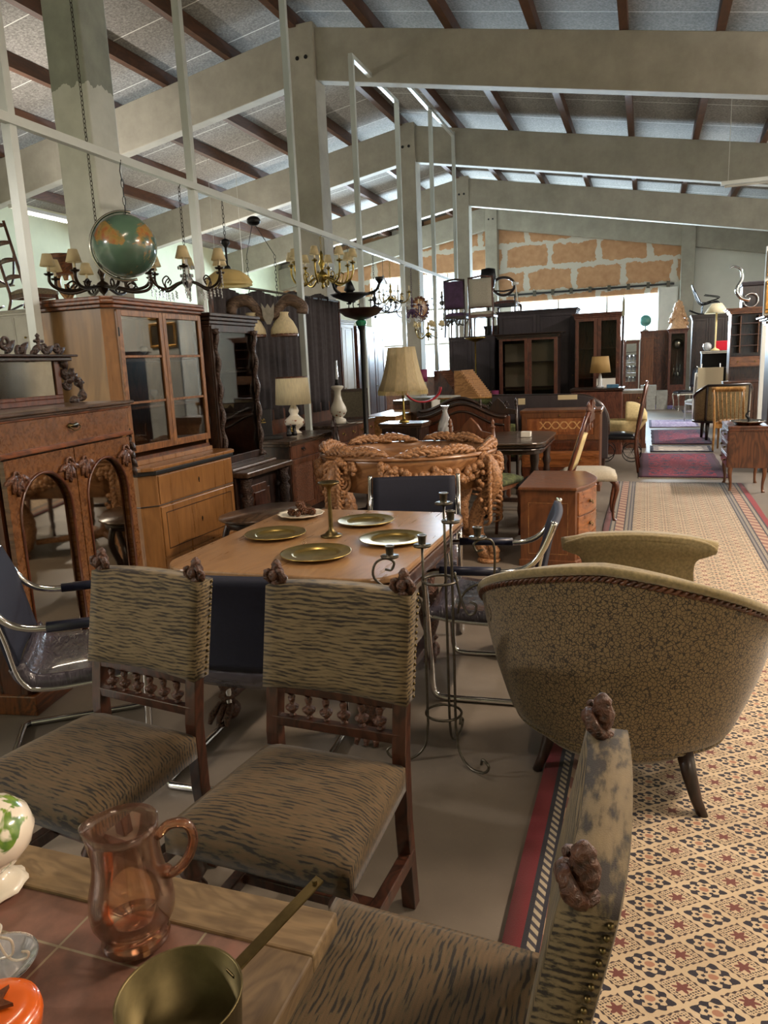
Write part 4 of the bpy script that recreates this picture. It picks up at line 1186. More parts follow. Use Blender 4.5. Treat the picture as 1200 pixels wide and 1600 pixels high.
def case(name, label, cat, loc, rz, w_, d, h, mat, rows, top=None, side=None, front=None, plinth=0.08, cornice=0.03, overh=0.02,
         legs=None, hw='brass', group=None, shelves=2, body_mat=None, panel=None, crown=0.0, rough_top=0.03, metal_knob='knob', bow=0.0, back=True):
    """front is the local -y side; rows: (height share, [(kind, width share), ...]) from the top down"""
    t = thing(name, label, cat, loc, rz, group)
    side = side or mat; front = front or mat; top = top or mat; panel = panel or front
    z0 = plinth if legs is None else legs
    th = 0.022
    zt = h - rough_top - crown
    m = MB()
    m.box(-w_/2, -w_/2 + th, -d/2, d/2, z0, zt)
    m.box(w_/2 - th, w_/2, -d/2, d/2, z0, zt)
    if back:
        m.box(-w_/2 + th, w_/2 - th, d/2 - 0.012, d/2, z0, zt)
    m.box(-w_/2 + th, w_/2 - th, -d/2 + 0.002, d/2 - 0.012, z0, z0 + th)
    zc = zt
    H = zt - z0
    tot = sum(r[0] for r in rows)
    bands = []
    for r in rows:
        hh = H * r[0] / tot
        bands.append((zc - hh, zc, r[1]))
        zc -= hh
    m.box(-w_/2 + th, w_/2 - th, -d/2 + 0.002, d/2 - 0.012, zt - th, zt)
    for (a, b_, cells) in bands[:-1]:
        m.box(-w_/2 + th, w_/2 - th, -d/2 + 0.002, d/2 - 0.012, a - th/2, a + th/2)
    for (a, b_, cells) in bands:
        if any(c[0] in ('glass', 'open') for c in cells) and b_ - a > 0.4:
            for i in range(1, shelves + 1):
                z = a + (b_ - a) * i / (shelves + 1)
                m.box(-w_/2 + th, w_/2 - th, -d/2 + 0.03, d/2 - 0.012, z - 0.008, z + 0.008)
    m.out('body', side, t, bevel=0.002)
    m = MB()
    m.box(-w_/2 - overh, w_/2 + overh, -d/2 - overh, d/2, h - rough_top - crown, h - crown)
    if cornice:
        m.box(-w_/2 - overh * 0.6, w_/2 + overh * 0.6, -d/2 - overh * 0.6, d/2, h - rough_top - crown - cornice, h - rough_top - crown)
    if crown:
        m.box(-w_/2 - overh * 1.8, w_/2 + overh * 1.8, -d/2 - overh * 1.8, d/2, h - crown, h - crown * 0.5)
        m.box(-w_/2 - overh * 2.6, w_/2 + overh * 2.6, -d/2 - overh * 2.6, d/2, h - crown * 0.5, h)
    m.out('cornice' if h > 1.3 else 'top', top, t, bevel=0.006)
    if legs is None:
        m = MB(); m.box(-w_/2 - 0.012, w_/2 + 0.012, -d/2 - 0.012, d/2, 0, plinth); m.out('plinth', front, t, bevel=0.004)
    else:
        for sx in (-1, 1):
            for sy in (-1, 1):
                m = MB()
                x, y = sx * (w_/2 - 0.035), sy * (d/2 - 0.035)
                m.tube(curve([(x, y, legs + 0.04), (x + sx * 0.012, y + (sy * 0.012), legs * 0.8), (x, y, legs * 0.4), (x - sx * 0.004, y, legs * 0.12), (x + sx * 0.012, y + sy * 0.008, 0.0)], 12), [0.03 - 0.016 * min(1, i / 7) for i in range(10)] + [0.016, 0.02, 0.022], 8)
                m.out('leg', front, t, True)
    yf = -d/2
    for (a, b_, cells) in bands:
        tw = sum(c[1] for c in cells)
        x = -w_/2 + 0.006
        for c in cells:
            cw = (w_ - 0.012) * c[1] / tw
            x0, x1, za, zb = x + 0.003, x + cw - 0.003, a + 0.003, b_ - 0.003
            x += cw
            kind = c[0]
            mm = c[2] if len(c) > 2 else front
            if kind == 'drawer':
                m = MB(); m.box(x0, x1, yf - 0.014, yf + 0.006, za, zb)
                m.box(x0 + 0.018, x1 - 0.018, yf - 0.018, yf - 0.012, za + 0.018, zb - 0.018)
                o = m.out('drawer', mm, t, bevel=0.003)
                n = 2 if cw > 0.45 else 1
                for i in range(n):
                    hx_ = (x0 + x1) / 2 if n == 1 else (x0 + cw * (0.24 if i == 0 else 0.76))
                    hz = (za + zb) / 2
                    q = bail(hx_, yf - 0.018, hz + 0.01) if metal_knob == 'bail' else knob_at(hx_, yf - 0.018, hz)
                    q.out('handle' if metal_knob == 'bail' else 'knob', hw, o, True)
            elif kind in ('door', 'glass', 'flap'):
                s_ = min(0.06, cw * 0.16)
                m = MB()
                m.box(x0, x0 + s_, yf - 0.016, yf + 0.006, za, zb); m.box(x1 - s_, x1, yf - 0.016, yf + 0.006, za, zb)
                m.box(x0 + s_, x1 - s_, yf - 0.016, yf + 0.006, za, za + s_); m.box(x0 + s_, x1 - s_, yf - 0.016, yf + 0.006, zb - s_, zb)
                nm = c[3] if len(c) > 3 else 0
                for i in range(1, nm + 1):
                    z = za + s_ + (zb - za - 2 * s_) * i / (nm + 1)
                    m.box(x0 + s_, x1 - s_, yf - 0.012, yf, z - 0.008, z + 0.008)
                o = m.out('door', mm, t, bevel=0.003)
                if kind == 'glass':
                    MB().box(x0 + s_, x1 - s_, yf - 0.007, yf - 0.004, za + s_, zb - s_).out('pane', 'glass', o)
                else:
                    m = MB(); m.box(x0 + s_, x1 - s_, yf - 0.006, yf + 0.004, za + s_, zb - s_)
                    m.box(x0 + s_ * 1.5, x1 - s_ * 1.5, yf - 0.012, yf - 0.004, za + s_ * 1.5, zb - s_ * 1.5)
                    m.out('panel', panel, o, bevel=0.004)
                kx = x1 - s_ / 2 if cells.index(c) % 2 == 0 and len(cells) > 1 else x0 + s_ / 2
                if kind == 'flap': kx = (x0 + x1) / 2
                knob_at(kx, yf - 0.016, (za + zb) / 2 if kind != 'flap' else zb - s_ / 2, 0.7).out('knob', hw, o, True)
    return t

def finish_cols(t, spots, h0, h1, mat, r=0.03):
    for (x, y) in spots:
        m = MB()
        n = 40
        H = h1 - h0
        m.tube([(x + 0.012 * math.cos(i * 0.8), y + 0.012 * math.sin(i * 0.8), h0 + H * i / n) for i in range(n + 1)], r * 0.7, 8)
        m.lathe([(0, 0), (r * 1.4, 0), (r * 1.3, 0.03), (r * 0.8, 0.045)], 10, (x, y, h0)); m.lathe([(r * 0.8, -0.045), (r * 1.3, -0.03), (r * 1.4, 0), (0, 0)], 10, (x, y, h1))
        m.out('column', mat, t, True)

def scroll(m, cx, cz, r, turns, a0, y, rad=0.012, sg=1, n=26, sy=1.0):
    pts = []
    for i in range(n + 1):
        u = i / n
        a = a0 + sg * turns * 2 * PI * u
        q = r * (1 - 0.8 * u)
        pts.append((cx + q * math.cos(a), y, cz + q * math.sin(a) * sy))
    m.tube(pts, [rad * (1 - 0.55 * i / n) for i in range(n + 1)], 7)
def leaf(m, base, tip, wd, y, depth=0.012):
    b_, t_ = Vector(base), Vector(tip)
    d = t_ - b_; nrm = Vector((-d[1], d[0])) .normalized() if len(b_) == 2 else None
    pts = []
    for i in range(9):
        u = i / 8
        pts.append((u, wd * math.sin(PI * min(1, u * 1.02)) ** 0.8 * (1 - 0.35 * u)))
    A = [(b_[0] + d[0] * u + nrm[0] * q, b_[1] + d[1] * u + nrm[1] * q) for u, q in pts] + [(b_[0] + d[0] * u - nrm[0] * q, b_[1] + d[1] * u - nrm[1] * q) for u, q in pts[::-1][1:-1]]
    m.prism(A, y - depth, y, 'y')

# ---- biedermeier bureau cabinet
CX, CY = -3.73, 4.83
t = thing('display_cabinet', 'tall honey walnut glazed cabinet on a deeper chest, left of the dining table', 'cabinet', (CX, CY, 0), 90)
W2, D2 = 0.575, 0.30      # upper half-width, half-depth  (local x along world y, local -y faces the aisle)
m = MB()
ch = 0.06
def chamfer(hw_, y0, y1, c=ch):
    return [(-hw_, y1), (-hw_, y0 + c), (-hw_ + c, y0), (hw_ - c, y0), (hw_, y0 + c), (hw_, y1)]
# upper carcass
zb, zt = 0.99, 2.07
m.box(-W2, -W2 + 0.025, -D2 + ch, D2, zb, zt); m.out('side_panel', 'biedermeier_side', t)
MB().box(W2 - 0.025, W2, -D2 + ch, D2, zb, zt).out('side_panel', 'biedermeier_side', t)
m = MB()
m.box(-W2 + 0.025, W2 - 0.025, D2 - 0.015, D2, zb, zt)
m.prism(chamfer(W2, -D2, D2), zb, zb + 0.025); m.prism(chamfer(W2, -D2, D2), zt - 0.025, zt)
for z in (1.36, 1.70):
    m.box(-W2 + 0.025, W2 - 0.025, -D2 + 0.04, D2 - 0.015, z - 0.009, z + 0.009)
m.out('body', 'brown', t)
for s_ in (-1, 1):
    m = MB()
    m.prism([(s_ * W2, -D2 + ch), (s_ * (W2 - ch - 0.01), -D2), (s_ * (W2 - ch - 0.03), -D2 + 0.01), (s_ * (W2 - ch - 0.01), -D2 + 0.04), (s_ * (W2 - 0.025), -D2 + ch + 0.02)][::s_], zb, zt)
    m.out('corner_post', 'biedermeier', t)
m = MB()
m.prism(chamfer(W2 + 0.02, -D2 - 0.02, D2), 2.05, 2.075); m.prism(chamfer(W2 + 0.04, -D2 - 0.04, D2), 2.075, 2.10); m.prism(chamfer(W2 + 0.035, -D2 - 0.035, D2), 2.10, 2.125)
m.out('cornice', 'walnut_x', t, bevel=0.006)
for s_ in (-1, 1):
    x0, x1 = (-W2 + ch + 0.005, -0.002) if s_ < 0 else (0.002, W2 - ch - 0.005)
    za, zz = zb + 0.06, zt - 0.03
    m = MB()
    q = 0.042
    y = -D2
    m.box(x0, x0 + q, y - 0.022, y, za, zz); m.box(x1 - q, x1, y - 0.022, y, za, zz); m.box(x0 + q, x1 - q, y - 0.022, y, za, za + q * 1.2); m.box(x0 + q, x1 - q, y - 0.022, y, zz - q, zz)
    for fz in (0.355, 0.68):
        z = za + (zz - za) * fz
        m.box(x0 + q, x1 - q, y - 0.018, y - 0.002, z - 0.009, z + 0.009)
    o = m.out('door', 'biedermeier_frame', t, bevel=0.003)
    MB().box(x0 + q, x1 - q, y - 0.011, y - 0.008, za + q, zz - q).out('pane', 'glass', o)
    m = MB()
    for z in (za + 0.15, zz - 0.15):
        m.tube([(x0 - 0.002 if s_ < 0 else x1 + 0.002, y - 0.024, z - 0.03), (x0 - 0.002 if s_ < 0 else x1 + 0.002, y - 0.024, z + 0.03)], 0.006, 6)
    m.out('hinge', 'black_iron', o)
# plinth block between, then lower chest with ebonised moulding
m = MB(); m.prism(chamfer(W2 + 0.01, -D2 - 0.02, D2), 0.955, 0.99); m.prism(chamfer(W2 + 0.03, -D2 - 0.21, D2), 0.93, 0.955); m.out('waist_top', 'biedermeier', t, bevel=0.004)
m = MB()
hwL, yL = W2 + 0.02, -D2 - 0.20
m.prism(chamfer(hwL, yL, D2, 0.09), 0.06, 0.90)
m.out('chest_body', 'biedermeier', t, bevel=0.004)
m = MB(); m.prism(chamfer(hwL + 0.015, yL - 0.015, D2, 0.09), 0.90, 0.93); m.prism(chamfer(hwL + 0.004, yL - 0.004, D2, 0.09), 0.675, 0.683); m.out('black_moulding', 'black', t, bevel=0.008)
m = MB(); m.prism(chamfer(hwL + 0.008, yL - 0.008, D2, 0.09), 0.0, 0.07); m.out('plinth', 'biedermeier', t, bevel=0.004)
for za, zz in ((0.69, 0.89), (0.30, 0.665), (0.08, 0.285)):
    m = MB(); m.box(-hwL + 0.1, hwL - 0.1, yL - 0.008, yL + 0.01, za, zz)
    o = m.out('drawer', 'biedermeier', t, bevel=0.003)
    m = MB(); m.prism([(0, (za + zz) / 2 + 0.02), (0.008, (za + zz) / 2 + 0.004), (0, (za + zz) / 2 - 0.022), (-0.008, (za + zz) / 2 + 0.004)], yL - 0.012, yL - 0.006, 'y'); m.out('keyhole_plate', 'black', o)
    if zz == 0.665:
        m = MB(); q = 0.05
        a, b_, c_, d_ = -hwL + 0.1 + q, hwL - 0.1 - q, za + q, zz - q
        for r_ in ((a, b_, c_, c_ + 0.006), (a, b_, d_, d_ + 0.006), (a, a + 0.006, c_, d_), (b_, b_ + 0.006, c_, d_)):
            m.box(r_[0], r_[1], yL - 0.0095, yL - 0.004, r_[2], r_[3])
        m.out('inlay_line', 'dark', o)
# things standing inside the glazed part
def glassware(x, y, z, h, r, label, parent_loc=(CX, CY)):
    m = MB(); m.lathe([(0, 0), (r * 0.7, 0), (r * 0.15, h * 0.08), (r * 0.12, h * 0.4), (r * 0.8, h * 0.55), (r, h * 0.8), (r * 0.9, h), (r * 0.85, h), (r * 0.9, h * 0.8), (0, h * 0.5)], 14)
    o = m.out('goblet', 'crystal', None, True); o.location = (parent_loc[0] - y, parent_loc[1] + x, z)
    return tag(o, label, 'glass', 'goblets inside the honey walnut cabinet')
for i, (x, y, z) in enumerate(((-0.34, 0.0, 1.71), (-0.22, 0.05, 1.71), (0.2, 0.02, 1.71), (-0.3, 0.0, 1.37), (0.3, 0.04, 1.37), (-0.36, -0.05, 1.016), (-0.2, 0.0, 1.016))):
    glassware(x, y, z, 0.15 if i < 2 else 0.1, 0.035, 'clear stemmed glass behind the panes of the honey walnut cabinet')
t = thing('wire_ladder', 'small white wire rack leaning inside the left door of the honey walnut cabinet', 'rack', (CX + 0.05, CY - 0.22, 1.372), 90)
m = MB()
for s_ in (-0.05, 0.05):
    m.tube([(s_, 0, 0.004), (s_, 0.02, 0.3)], 0.003, 6)
for i in range(3):
    m.tube([(-0.05, 0.004 + i * 0.006, 0.06 + i * 0.09), (0.05, 0.004 + i * 0.006, 0.06 + i * 0.09)], 0.003, 6)
m.out('rack_bars', 'white', t, True)

# ---- mirrored vertiko with serpentine top
t = thing('mirrored_cabinet', 'low burl walnut cabinet with two arched mirror doors and a shallow drawer, at the left', 'cabinet', (-3.07, 3.10, 0), 99.5)
hw_, hd = 0.585, 0.22
def front_curve(x):
    return -hd - 0.006 * math.cos(PI * x / hw_) - 0.02 * (x / hw_) ** 2
xs = [-hw_ + 2 * hw_ * i / 24 for i in range(25)]
def outline(e=0.0):
    return [(-hw_ - e, hd)] + [(x * (1 + e / hw_), front_curve(x) - e) for x in xs] + [(hw_ + e, hd)]
m = MB(); m.prism(outline(0.035), 1.43, 1.45); m.prism(outline(0.02), 1.415, 1.43); m.out('top', 'dark_top', t, bevel=0.006)
m = MB(); m.prism(outline(0.0), 1.27, 1.415); m.out('drawer_band', 'burl', t)
m = MB(); m.prism(outline(0.018), 1.245, 1.27); m.prism(outline(0.012), 1.405, 1.415); m.out('moulding', 'walnut_x', t, bevel=0.006)
m = bail(0.02, front_curve(0) - 0.002, 1.35, 0.09); m.out('handle', 'oldbrass', t, True)
m = MB(); m.box(-hw_ + 0.01, hw_ - 0.01, -hd + 0.03, hd, 0.1, 1.245); m.out('body', 'mahogany', t)
m = MB(); m.prism(outline(0.01), 0.0, 0.1); m.out('plinth', 'walnut_x', t, bevel=0.006)
for s_ in (-1, 1):
    x0, x1 = (-hw_ + 0.015, -0.004) if s_ < 0 else (0.004, hw_ - 0.015)
    za, zz = 0.115, 1.235
    cx = (x0 + x1) / 2; aw = (x1 - x0) / 2 - 0.07
    zs = zz - 0.09 - aw
    # frame with an arched hole as a ring of quads
    n = 18
    inner = [(cx + aw * math.cos(PI * i / n), zs + aw * math.sin(PI * i / n)) for i in range(n + 1)]
    inner = [(cx + aw, za + 0.11)] + inner + [(cx - aw, za + 0.11)]
    outer = [(x1, za)] + [(x1, zs)] + [(x1, zz) if i == 4 else ((x1, zs + (zz - zs) * i / 4) if i < 4 else (x1 - (x1 - x0) * (i - 4) / (n - 8), zz) if i <= n - 4 else (x0, zz - (zz - zs) * (i - n + 4) / 4)) for i in range(1, n)] + [(x0, zs)] + [(x0, za)]
    m = MB()
    yf = lambda x: front_curve(x) + 0.02
    A = [m.v((p[0], yf(p[0]) - 0.022, p[1])) for p in outer]; B = [m.v((p[0], yf(p[0]) - 0.022, p[1])) for p in inner]
    C = [m.v((p[0], yf(p[0]) + 0.004, p[1])) for p in inner]
    A2 = [m.v((p[0], yf(p[0]) + 0.004, p[1])) for p in outer]
    N = len(inner)
    for i in range(N):
        j = (i + 1) % N
        m.f([A[i], A[j], B[j], B[i]]); m.f([B[i], B[j], C[j], C[i]]); m.f([A2[i], A2[j], A[j], A[i]])
    o = m.out('door', 'burl', t)
    m = MB(); m.tube([(p[0], yf(p[0]) - 0.024, p[1]) for p in inner], 0.009, 6, True); m.out('arch_bead', 'mahogany', o, True)
    m = MB(); m.grid(lambda u, v: (cx + (u - 0.5) * 2 * (aw + 0.01), yf(cx) - 0.004 + 0 * v, za + 0.1 + v * (zz - za - 0.17)), 1, 1); m.out('mirror', 'mirror', o, solid=0.004)
    m = MB()
    for sg in (-1, 1):
        bx, bz = cx + sg * (aw - 0.0), zz - 0.075
        for a in range(5):
            an = math.radians(200 + a * 35) if sg > 0 else math.radians(340 - a * 35)
            leaf(m, (bx, bz), (bx + 0.10 * math.cos(an) * (0.7 if a in (1, 3) else 1), bz + 0.10 * math.sin(an)), 0.018, yf(bx) - 0.022, 0.018)
        scroll(m, bx, bz, 0.035, 1.3, 0, yf(bx) - 0.034, 0.009, sg)
    m.out('corner_carving', 'brown_carved', o, True)
m = MB()
scroll(m, hw_ + 0.02, 1.22, 0.035, 1.2, PI / 2, -hd + 0.01, 0.012, -1)
for a in range(4):
    leaf(m, (hw_ - 0.005, 1.2 - a * 0.05), (hw_ + 0.03 - 0.02 * (a % 2), 1.14 - a * 0.05), 0.016, -hd, 0.03)
m.out('corner_carving', 'dark_carved', t, True)
# mirror back shelf standing on it
t = thing('mirror_top', 'carved dark mirror gallery with pierced leaf crest standing on the mirrored cabinet', 'mirror', (-3.16, 3.06, 1.452), 97)
m = MB(); m.box(-0.62, 0.45, -0.01, 0.05, 0, 0.03); m.box(-0.62, 0.45, -0.01, 0.03, 0.03, 0.05); m.box(0.40, 0.45, -0.01, 0.03, 0.05, 0.24); m.box(-0.62, -0.57, -0.01, 0.03, 0.05, 0.24); m.out('frame', 'mahogany', t, bevel=0.003)
MB().box(-0.57, 0.40, 0.0, 0.012, 0.05, 0.24).out('mirror', 'old_mirror', t)
m = MB(); m.box(-0.66, 0.52, -0.09, 0.05, 0.262, 0.276); m.box(-0.64, 0.50, -0.06, 0.05, 0.24, 0.262); m.out('shelf', 'dark_x', t, bevel=0.005)
m = MB()
for i in range(6):
    cx = -0.1 + i * 0.105
    scroll(m, cx, 0.315 + 0.03 * math.sin(i * 1.7) - 0.004 * i, 0.042 - 0.003 * i, 1.35, PI * (i % 2), -0.02, 0.013, 1 if i % 2 else -1)
    leaf(m, (cx, 0.28), (cx + 0.07, 0.36 - i * 0.008), 0.02, -0.01, 0.02)
for a in range(9):
    an = math.radians(20 + a * 17)
    leaf(m, (-0.2, 0.29), (-0.2 + 0.16 * math.cos(an), 0.29 + 0.12 * math.sin(an)), 0.022, -0.01, 0.024)
m.lathe([(0.012, 0), (0.016, 0.02), (0.008, 0.03), (0.016, 0.05), (0.008, 0.07), (0.014, 0.08), (0, 0.095)], 10, (0.27, -0.02, 0.30))
m.tube([(0.24, -0.02, 0.35), (0.31, -0.02, 0.35)], 0.009, 7)
m.out('crest', 'dark_carved', t, True)
m = MB()
m.tube(curve([(0.46, -0.01, 0.25), (0.50, -0.01, 0.2), (0.47, -0.01, 0.17), (0.50, -0.01, 0.13), (0.55, -0.01, 0.145), (0.60, -0.01, 0.12), (0.63, -0.01, 0.07), (0.62, -0.01, 0.02), (0.56, -0.01, 0.012), (0.51, -0.01, 0.01)], 40), [0.02 + 0.009 * math.sin(i * 0.9) for i in range(41)], 8)
scroll(m, 0.5, 0.115, 0.04, 1.3, PI, -0.01, 0.014, 1)
for a in range(4):
    leaf(m, (0.53 + a * 0.02, 0.15 - a * 0.01), (0.55 + a * 0.03, 0.2 - a * 0.03), 0.014, 0.0, 0.03)
m.out('side_scroll', 'dark_carved', t, True)

# ---- dark glazed cabinet beyond
t = case('vitrine', 'tall dark carved glazed cabinet with rope columns, between honey cabinet and sideboard', 'cabinet', (-3.66, 5.83, 0.74), 90, 0.74, 0.5, 1.33, 'dark', [(1, [('glass', 0.85, 'dark')])], plinth=0.06, crown=0.06, overh=0.02, cornice=0.02)
finish_cols(t, [(-0.32, -0.275), (0.32, -0.275)], 0.07, 1.2, 'dark_carved', 0.03)
for ch_ in t.children:
    pass
m = MB(); m.box(-0.37, 0.50, -0.50, 0.25, -0.05, 0.0); m.box(-0.37, 0.44, -0.36, 0.25, -0.0, 0.03); m.out('waist_moulding', 'dark_top', t, bevel=0.01)
m = MB(); m.box(-0.37, 0.46, -0.38, 0.25, -0.66, -0.05); m.box(-0.37, 0.5, -0.50, 0.25, -0.74, -0.62); m.out('base_body', 'dark', t, bevel=0.006)
m = MB(); m.prism([(-0.2, -0.52), (0.2, -0.52), (0.2, -0.2), (0.16, -0.2), (0.14, -0.15), (-0.14, -0.15), (-0.16, -0.2), (-0.2, -0.2)], -0.395, -0.38, 'y'); m.out('base_door', 'brown', t, bevel=0.004)
m = MB(); m.prism([(-0.1, -0.46), (0.1, -0.46), (0.1, -0.22), (-0.1, -0.22)], -0.405, -0.39, 'y'); m.out('base_panel', 'redwood', t, bevel=0.004)
for x in (-0.30, 0.40):
    m = MB()
    m.lathe([(0.03, 0), (0.05, 0.02), (0.03, 0.05), (0.045, 0.1), (0.06, 0.17), (0.035, 0.22), (0.05, 0.25), (0.045, 0.32), (0.055, 0.38), (0.035, 0.42), (0.06, 0.45), (0.045, 0.5), (0.055, 0.56)], 14, (x, -0.44, -0.62), wave=lambda a, r, z: 1 + 0.1 * math.cos(5 * a + z * 30))
    m.out('carved_support', 'dark_carved', t, True)
m = MB(); m.lathe([(0, 0), (0.075, 0), (0.08, 0.006), (0.06, 0.01), (0, 0.012)], 28)
for v in m.bm.verts:
    a, b_, c = v.co; v.co = (c, a, b_)
o = m.out('pale_disc', 'teal', None, True); o.location = (-3.60, 5.80, 1.27); o.rotation_euler = (0, -0.2, 0.3)  # small pale blue disc set behind the pane
o.data.materials[0] = plain('pale_blue', '#b9cfe4', 0.3)
tag(o, 'pale blue round disc standing behind the glass of the dark carved cabinet', 'plate')

# ---- sideboard with carved doors and its lamp
SB = (-3.76, 7.5)
case('sideboard', 'dark oak sideboard with two drawers over carved doors, cream lamp standing on it', 'sideboard', (SB[0], SB[1], 0), 90, 1.2, 0.56, 0.85, 'dark', [(0.3, [('drawer', 1, 'brown')]), (1, [('door', 1, 'brown'), ('door', 1, 'brown')])], top='dark_top', panel='brown_carved', hw='black_iron', metal_knob='bail', overh=0.035)
t = thing('table_lamp', 'ceramic table lamp with drum cream shade and flower painting on the dark sideboard', 'lamp', (-3.80, 7.72, 0.852))
m = MB(); m.lathe([(0, 0), (0.075, 0), (0.08, 0.012), (0.05, 0.03), (0.045, 0.05), (0.09, 0.08), (0.115, 0.12), (0.11, 0.16), (0.06, 0.2), (0.045, 0.22), (0.06, 0.26), (0.045, 0.3), (0.025, 0.33), (0, 0.33)], 32)
def flowers():
    t_ = NT('flower_painted_ceramic')
    tc = t_.n('ShaderNodeTexCoord'); sp = t_.n('ShaderNodeSeparateXYZ'); t_.l(tc.outputs['Object'], sp.inputs[0])
    inb = t_.m('MULTIPLY', t_.m('GREATER_THAN', sp.outputs[2], 0.08), t_.m('LESS_THAN', sp.outputs[2], 0.16))
    f = t_.m('MULTIPLY', t_.m('LESS_THAN', t_.vor(t_.co(), 22), 0.3), inb)
    return t_.set(t_.mix(f, hx('#ebe4d4'), hx('#9a5a3a')), 0.22, Coat_Weight=0.6)
M['flowers'] = flowers()
m.out('base', 'flowers', t, True)
m = MB(); m.lathe([(0.2, 0.335), (0.205, 0.335), (0.183, 0.64), (0.178, 0.64)], 40); m.out('lamp_shade', 'shade', t, True)
m = MB(); m.lathe([(0.185, 0.63), (0.187, 0.645), (0.181, 0.645)], 40); m.tube([(0, 0, 0.33), (0, 0, 0.42)], 0.008, 8); m.out('shade_trim', 'brown', t, True)
t = thing('black_case', 'upright black case with gold writing on the dark sideboard', 'case', (-3.93, 7.16, 0.852), 38)
MB().box(-0.12, 0.12, -0.03, 0.03, 0.0, 0.32).out('case_body', 'black_leather', t, bevel=0.008)
m = MB()
for i, (x, z) in enumerate(((-0.045, 0.2), (-0.02, 0.21), (0.005, 0.2), (0.03, 0.207))):
    m.tube(curve([(x - 0.01, -0.033, z - 0.012), (x, -0.033, z + 0.012), (x + 0.012, -0.033, z - 0.01)], 8), 0.0035, 5)
m.box(-0.06, 0.05, -0.033, -0.031, 0.175, 0.18); m.out('gold_writing', 'brass_plate', t)
MB().box(-0.18, 0.2, -0.17, -0.04, 0.0, 0.035).out('tray', 'black', t, bevel=0.004)
t = thing('opera_glasses', 'small dark brass binoculars standing on the sideboard beside the cream lamp', 'binoculars', (-3.66, 7.35, 0.852), 60)
for s_ in (-0.035, 0.035):
    m = MB(); m.tube([(s_, 0, 0.01), (s_, 0, 0.05), (s_, 0, 0.055), (s_, 0, 0.11), (s_, 0, 0.12), (s_, 0, 0.13)], [0.03, 0.028, 0.022, 0.018, 0.025, 0.025], 14); m.out('barrel', 'black', t, True)
m = MB(); m.tube([(-0.035, 0, 0.06), (0.035, 0, 0.06)], 0.008, 8); m.tube([(0, 0, 0.04), (0, 0, 0.115)], 0.008, 8); m.out('bridge', 'brass', t, True)

# low bench / side table between dining table and sideboard
t = thing('side_bench', 'low dark oval-topped table on scrolled supports behind the dining table', 'table', (-2.60, 4.72, 0), 75)
m = MB(); m.lathe([(0, 0.55), (0.30, 0.55), (0.32, 0.562), (0.315, 0.575), (0, 0.585)], 40, wave=lambda a, r, z: 1.0 + 0.22 * math.cos(2 * a)); m.out('tabletop', 'dark_top', t, True)
m = MB(); m.lathe([(0.25, 0.5), (0.27, 0.5), (0.28, 0.55), (0.25, 0.55)], 40, wave=lambda a, r, z: 1.0 + 0.22 * math.cos(2 * a)); m.out('apron', 'dark', t, True)
for sx in (-1, 1):
    for sy in (-1, 1):
        m = MB(); m.tube(curve([(sx * 0.24, sy * 0.14, 0.53), (sx * 0.27, sy * 0.16, 0.4), (sx * 0.2, sy * 0.12, 0.22), (sx * 0.24, sy * 0.14, 0.06), (sx * 0.27, sy * 0.16, 0.0)], 16), 0.024, 8); m.out('leg', 'dark', t, True)

# ---- oval carved table base without its top
t = thing('carved_table_base', 'big oval limewood table base, open on top, thick with carved fruit and leaf scrolls', 'table', (-1.88, 5.92, 0), 8)
A_, B_ = 0.72, 0.60
def ell(a, k=1.0):
    return (A_ * k * math.cos(a), B_ * k * math.sin(a))
m = MB()
N = 72
prof = [(1.0, 0.86), (1.035, 0.862), (1.04, 0.875), (1.02, 0.882), (1.02, 0.89), (0.985, 0.89), (0.97, 0.885), (0.965, 0.80), (0.93, 0.60), (0.95, 0.60), (0.99, 0.78), (1.0, 0.82), (1.015, 0.84)]
m.grid(lambda u, v: (A_ * prof[round(v * len(prof)) % len(prof)][0] * math.cos(2 * PI * u), B_ * prof[round(v * len(prof)) % len(prof)][0] * math.sin(2 * PI * u), prof[round(v * len(prof)) % len(prof)][1]), N, len(prof), True)
m.out('rim', 'limewood_plain', t, True)
random.seed(11)
m = MB()
for i in range(84):     # long overlapping leaves lying on the rim, rising into bunches
    a = 2 * PI * i / 84
    sg = 1 if (i // 7) % 2 else -1
    bunch = abs(math.sin(a * 6))
    for off in (-0.035, 0.0, 0.035):
        pts, rr = [], []
        for j in range(8):
            aa = a + sg * 0.026 * j
            x, y = ell(aa, 0.985 + off * (0.4 + 0.6 * j / 7) * 1.3)
            pts.append((x, y, 0.893 + (0.014 + 0.04 * bunch) * math.sin(PI * (j + 0.5) / 8) * (1.25 if off == 0 else 0.8)))
            rr.append(0.019 * math.sin(PI * (j + 0.7) / 8.6) ** 0.7 * (1 + 0.12 * (-1) ** j))
        m.tube(pts, rr, 6)
m.out('garland', 'limewood', t, True)
def fruit_swag(a0, a1, z0, sag, n, big=1.0, name='fruit_swag'):
    m = MB()
    for i in range(n):
        u = i / (n - 1)
        a = a0 + (a1 - a0) * u
        z = z0 - sag * math.sin(PI * u)
        for k2 in range(5):
            x, y = ell(a + random.uniform(-0.02, 0.02), 1.02 + random.uniform(0, 0.06))
            r = random.uniform(0.016, 0.036) * big
            m.ball((x, y, z + random.uniform(-0.045, 0.045) * big), (r, r, r * random.uniform(0.8, 1.3)), 8, 6, 0.15)
    m.out(name, 'limewood', t, True)
for q in range(4):
    c = math.radians(-62 + 90 * q)
    fruit_swag(c - 0.62, c + 0.62, 0.80, 0.10, 26)
    fruit_swag(c - 0.08, c + 0.08, 0.74, 0.05, 7, 1.4, 'flower_head')
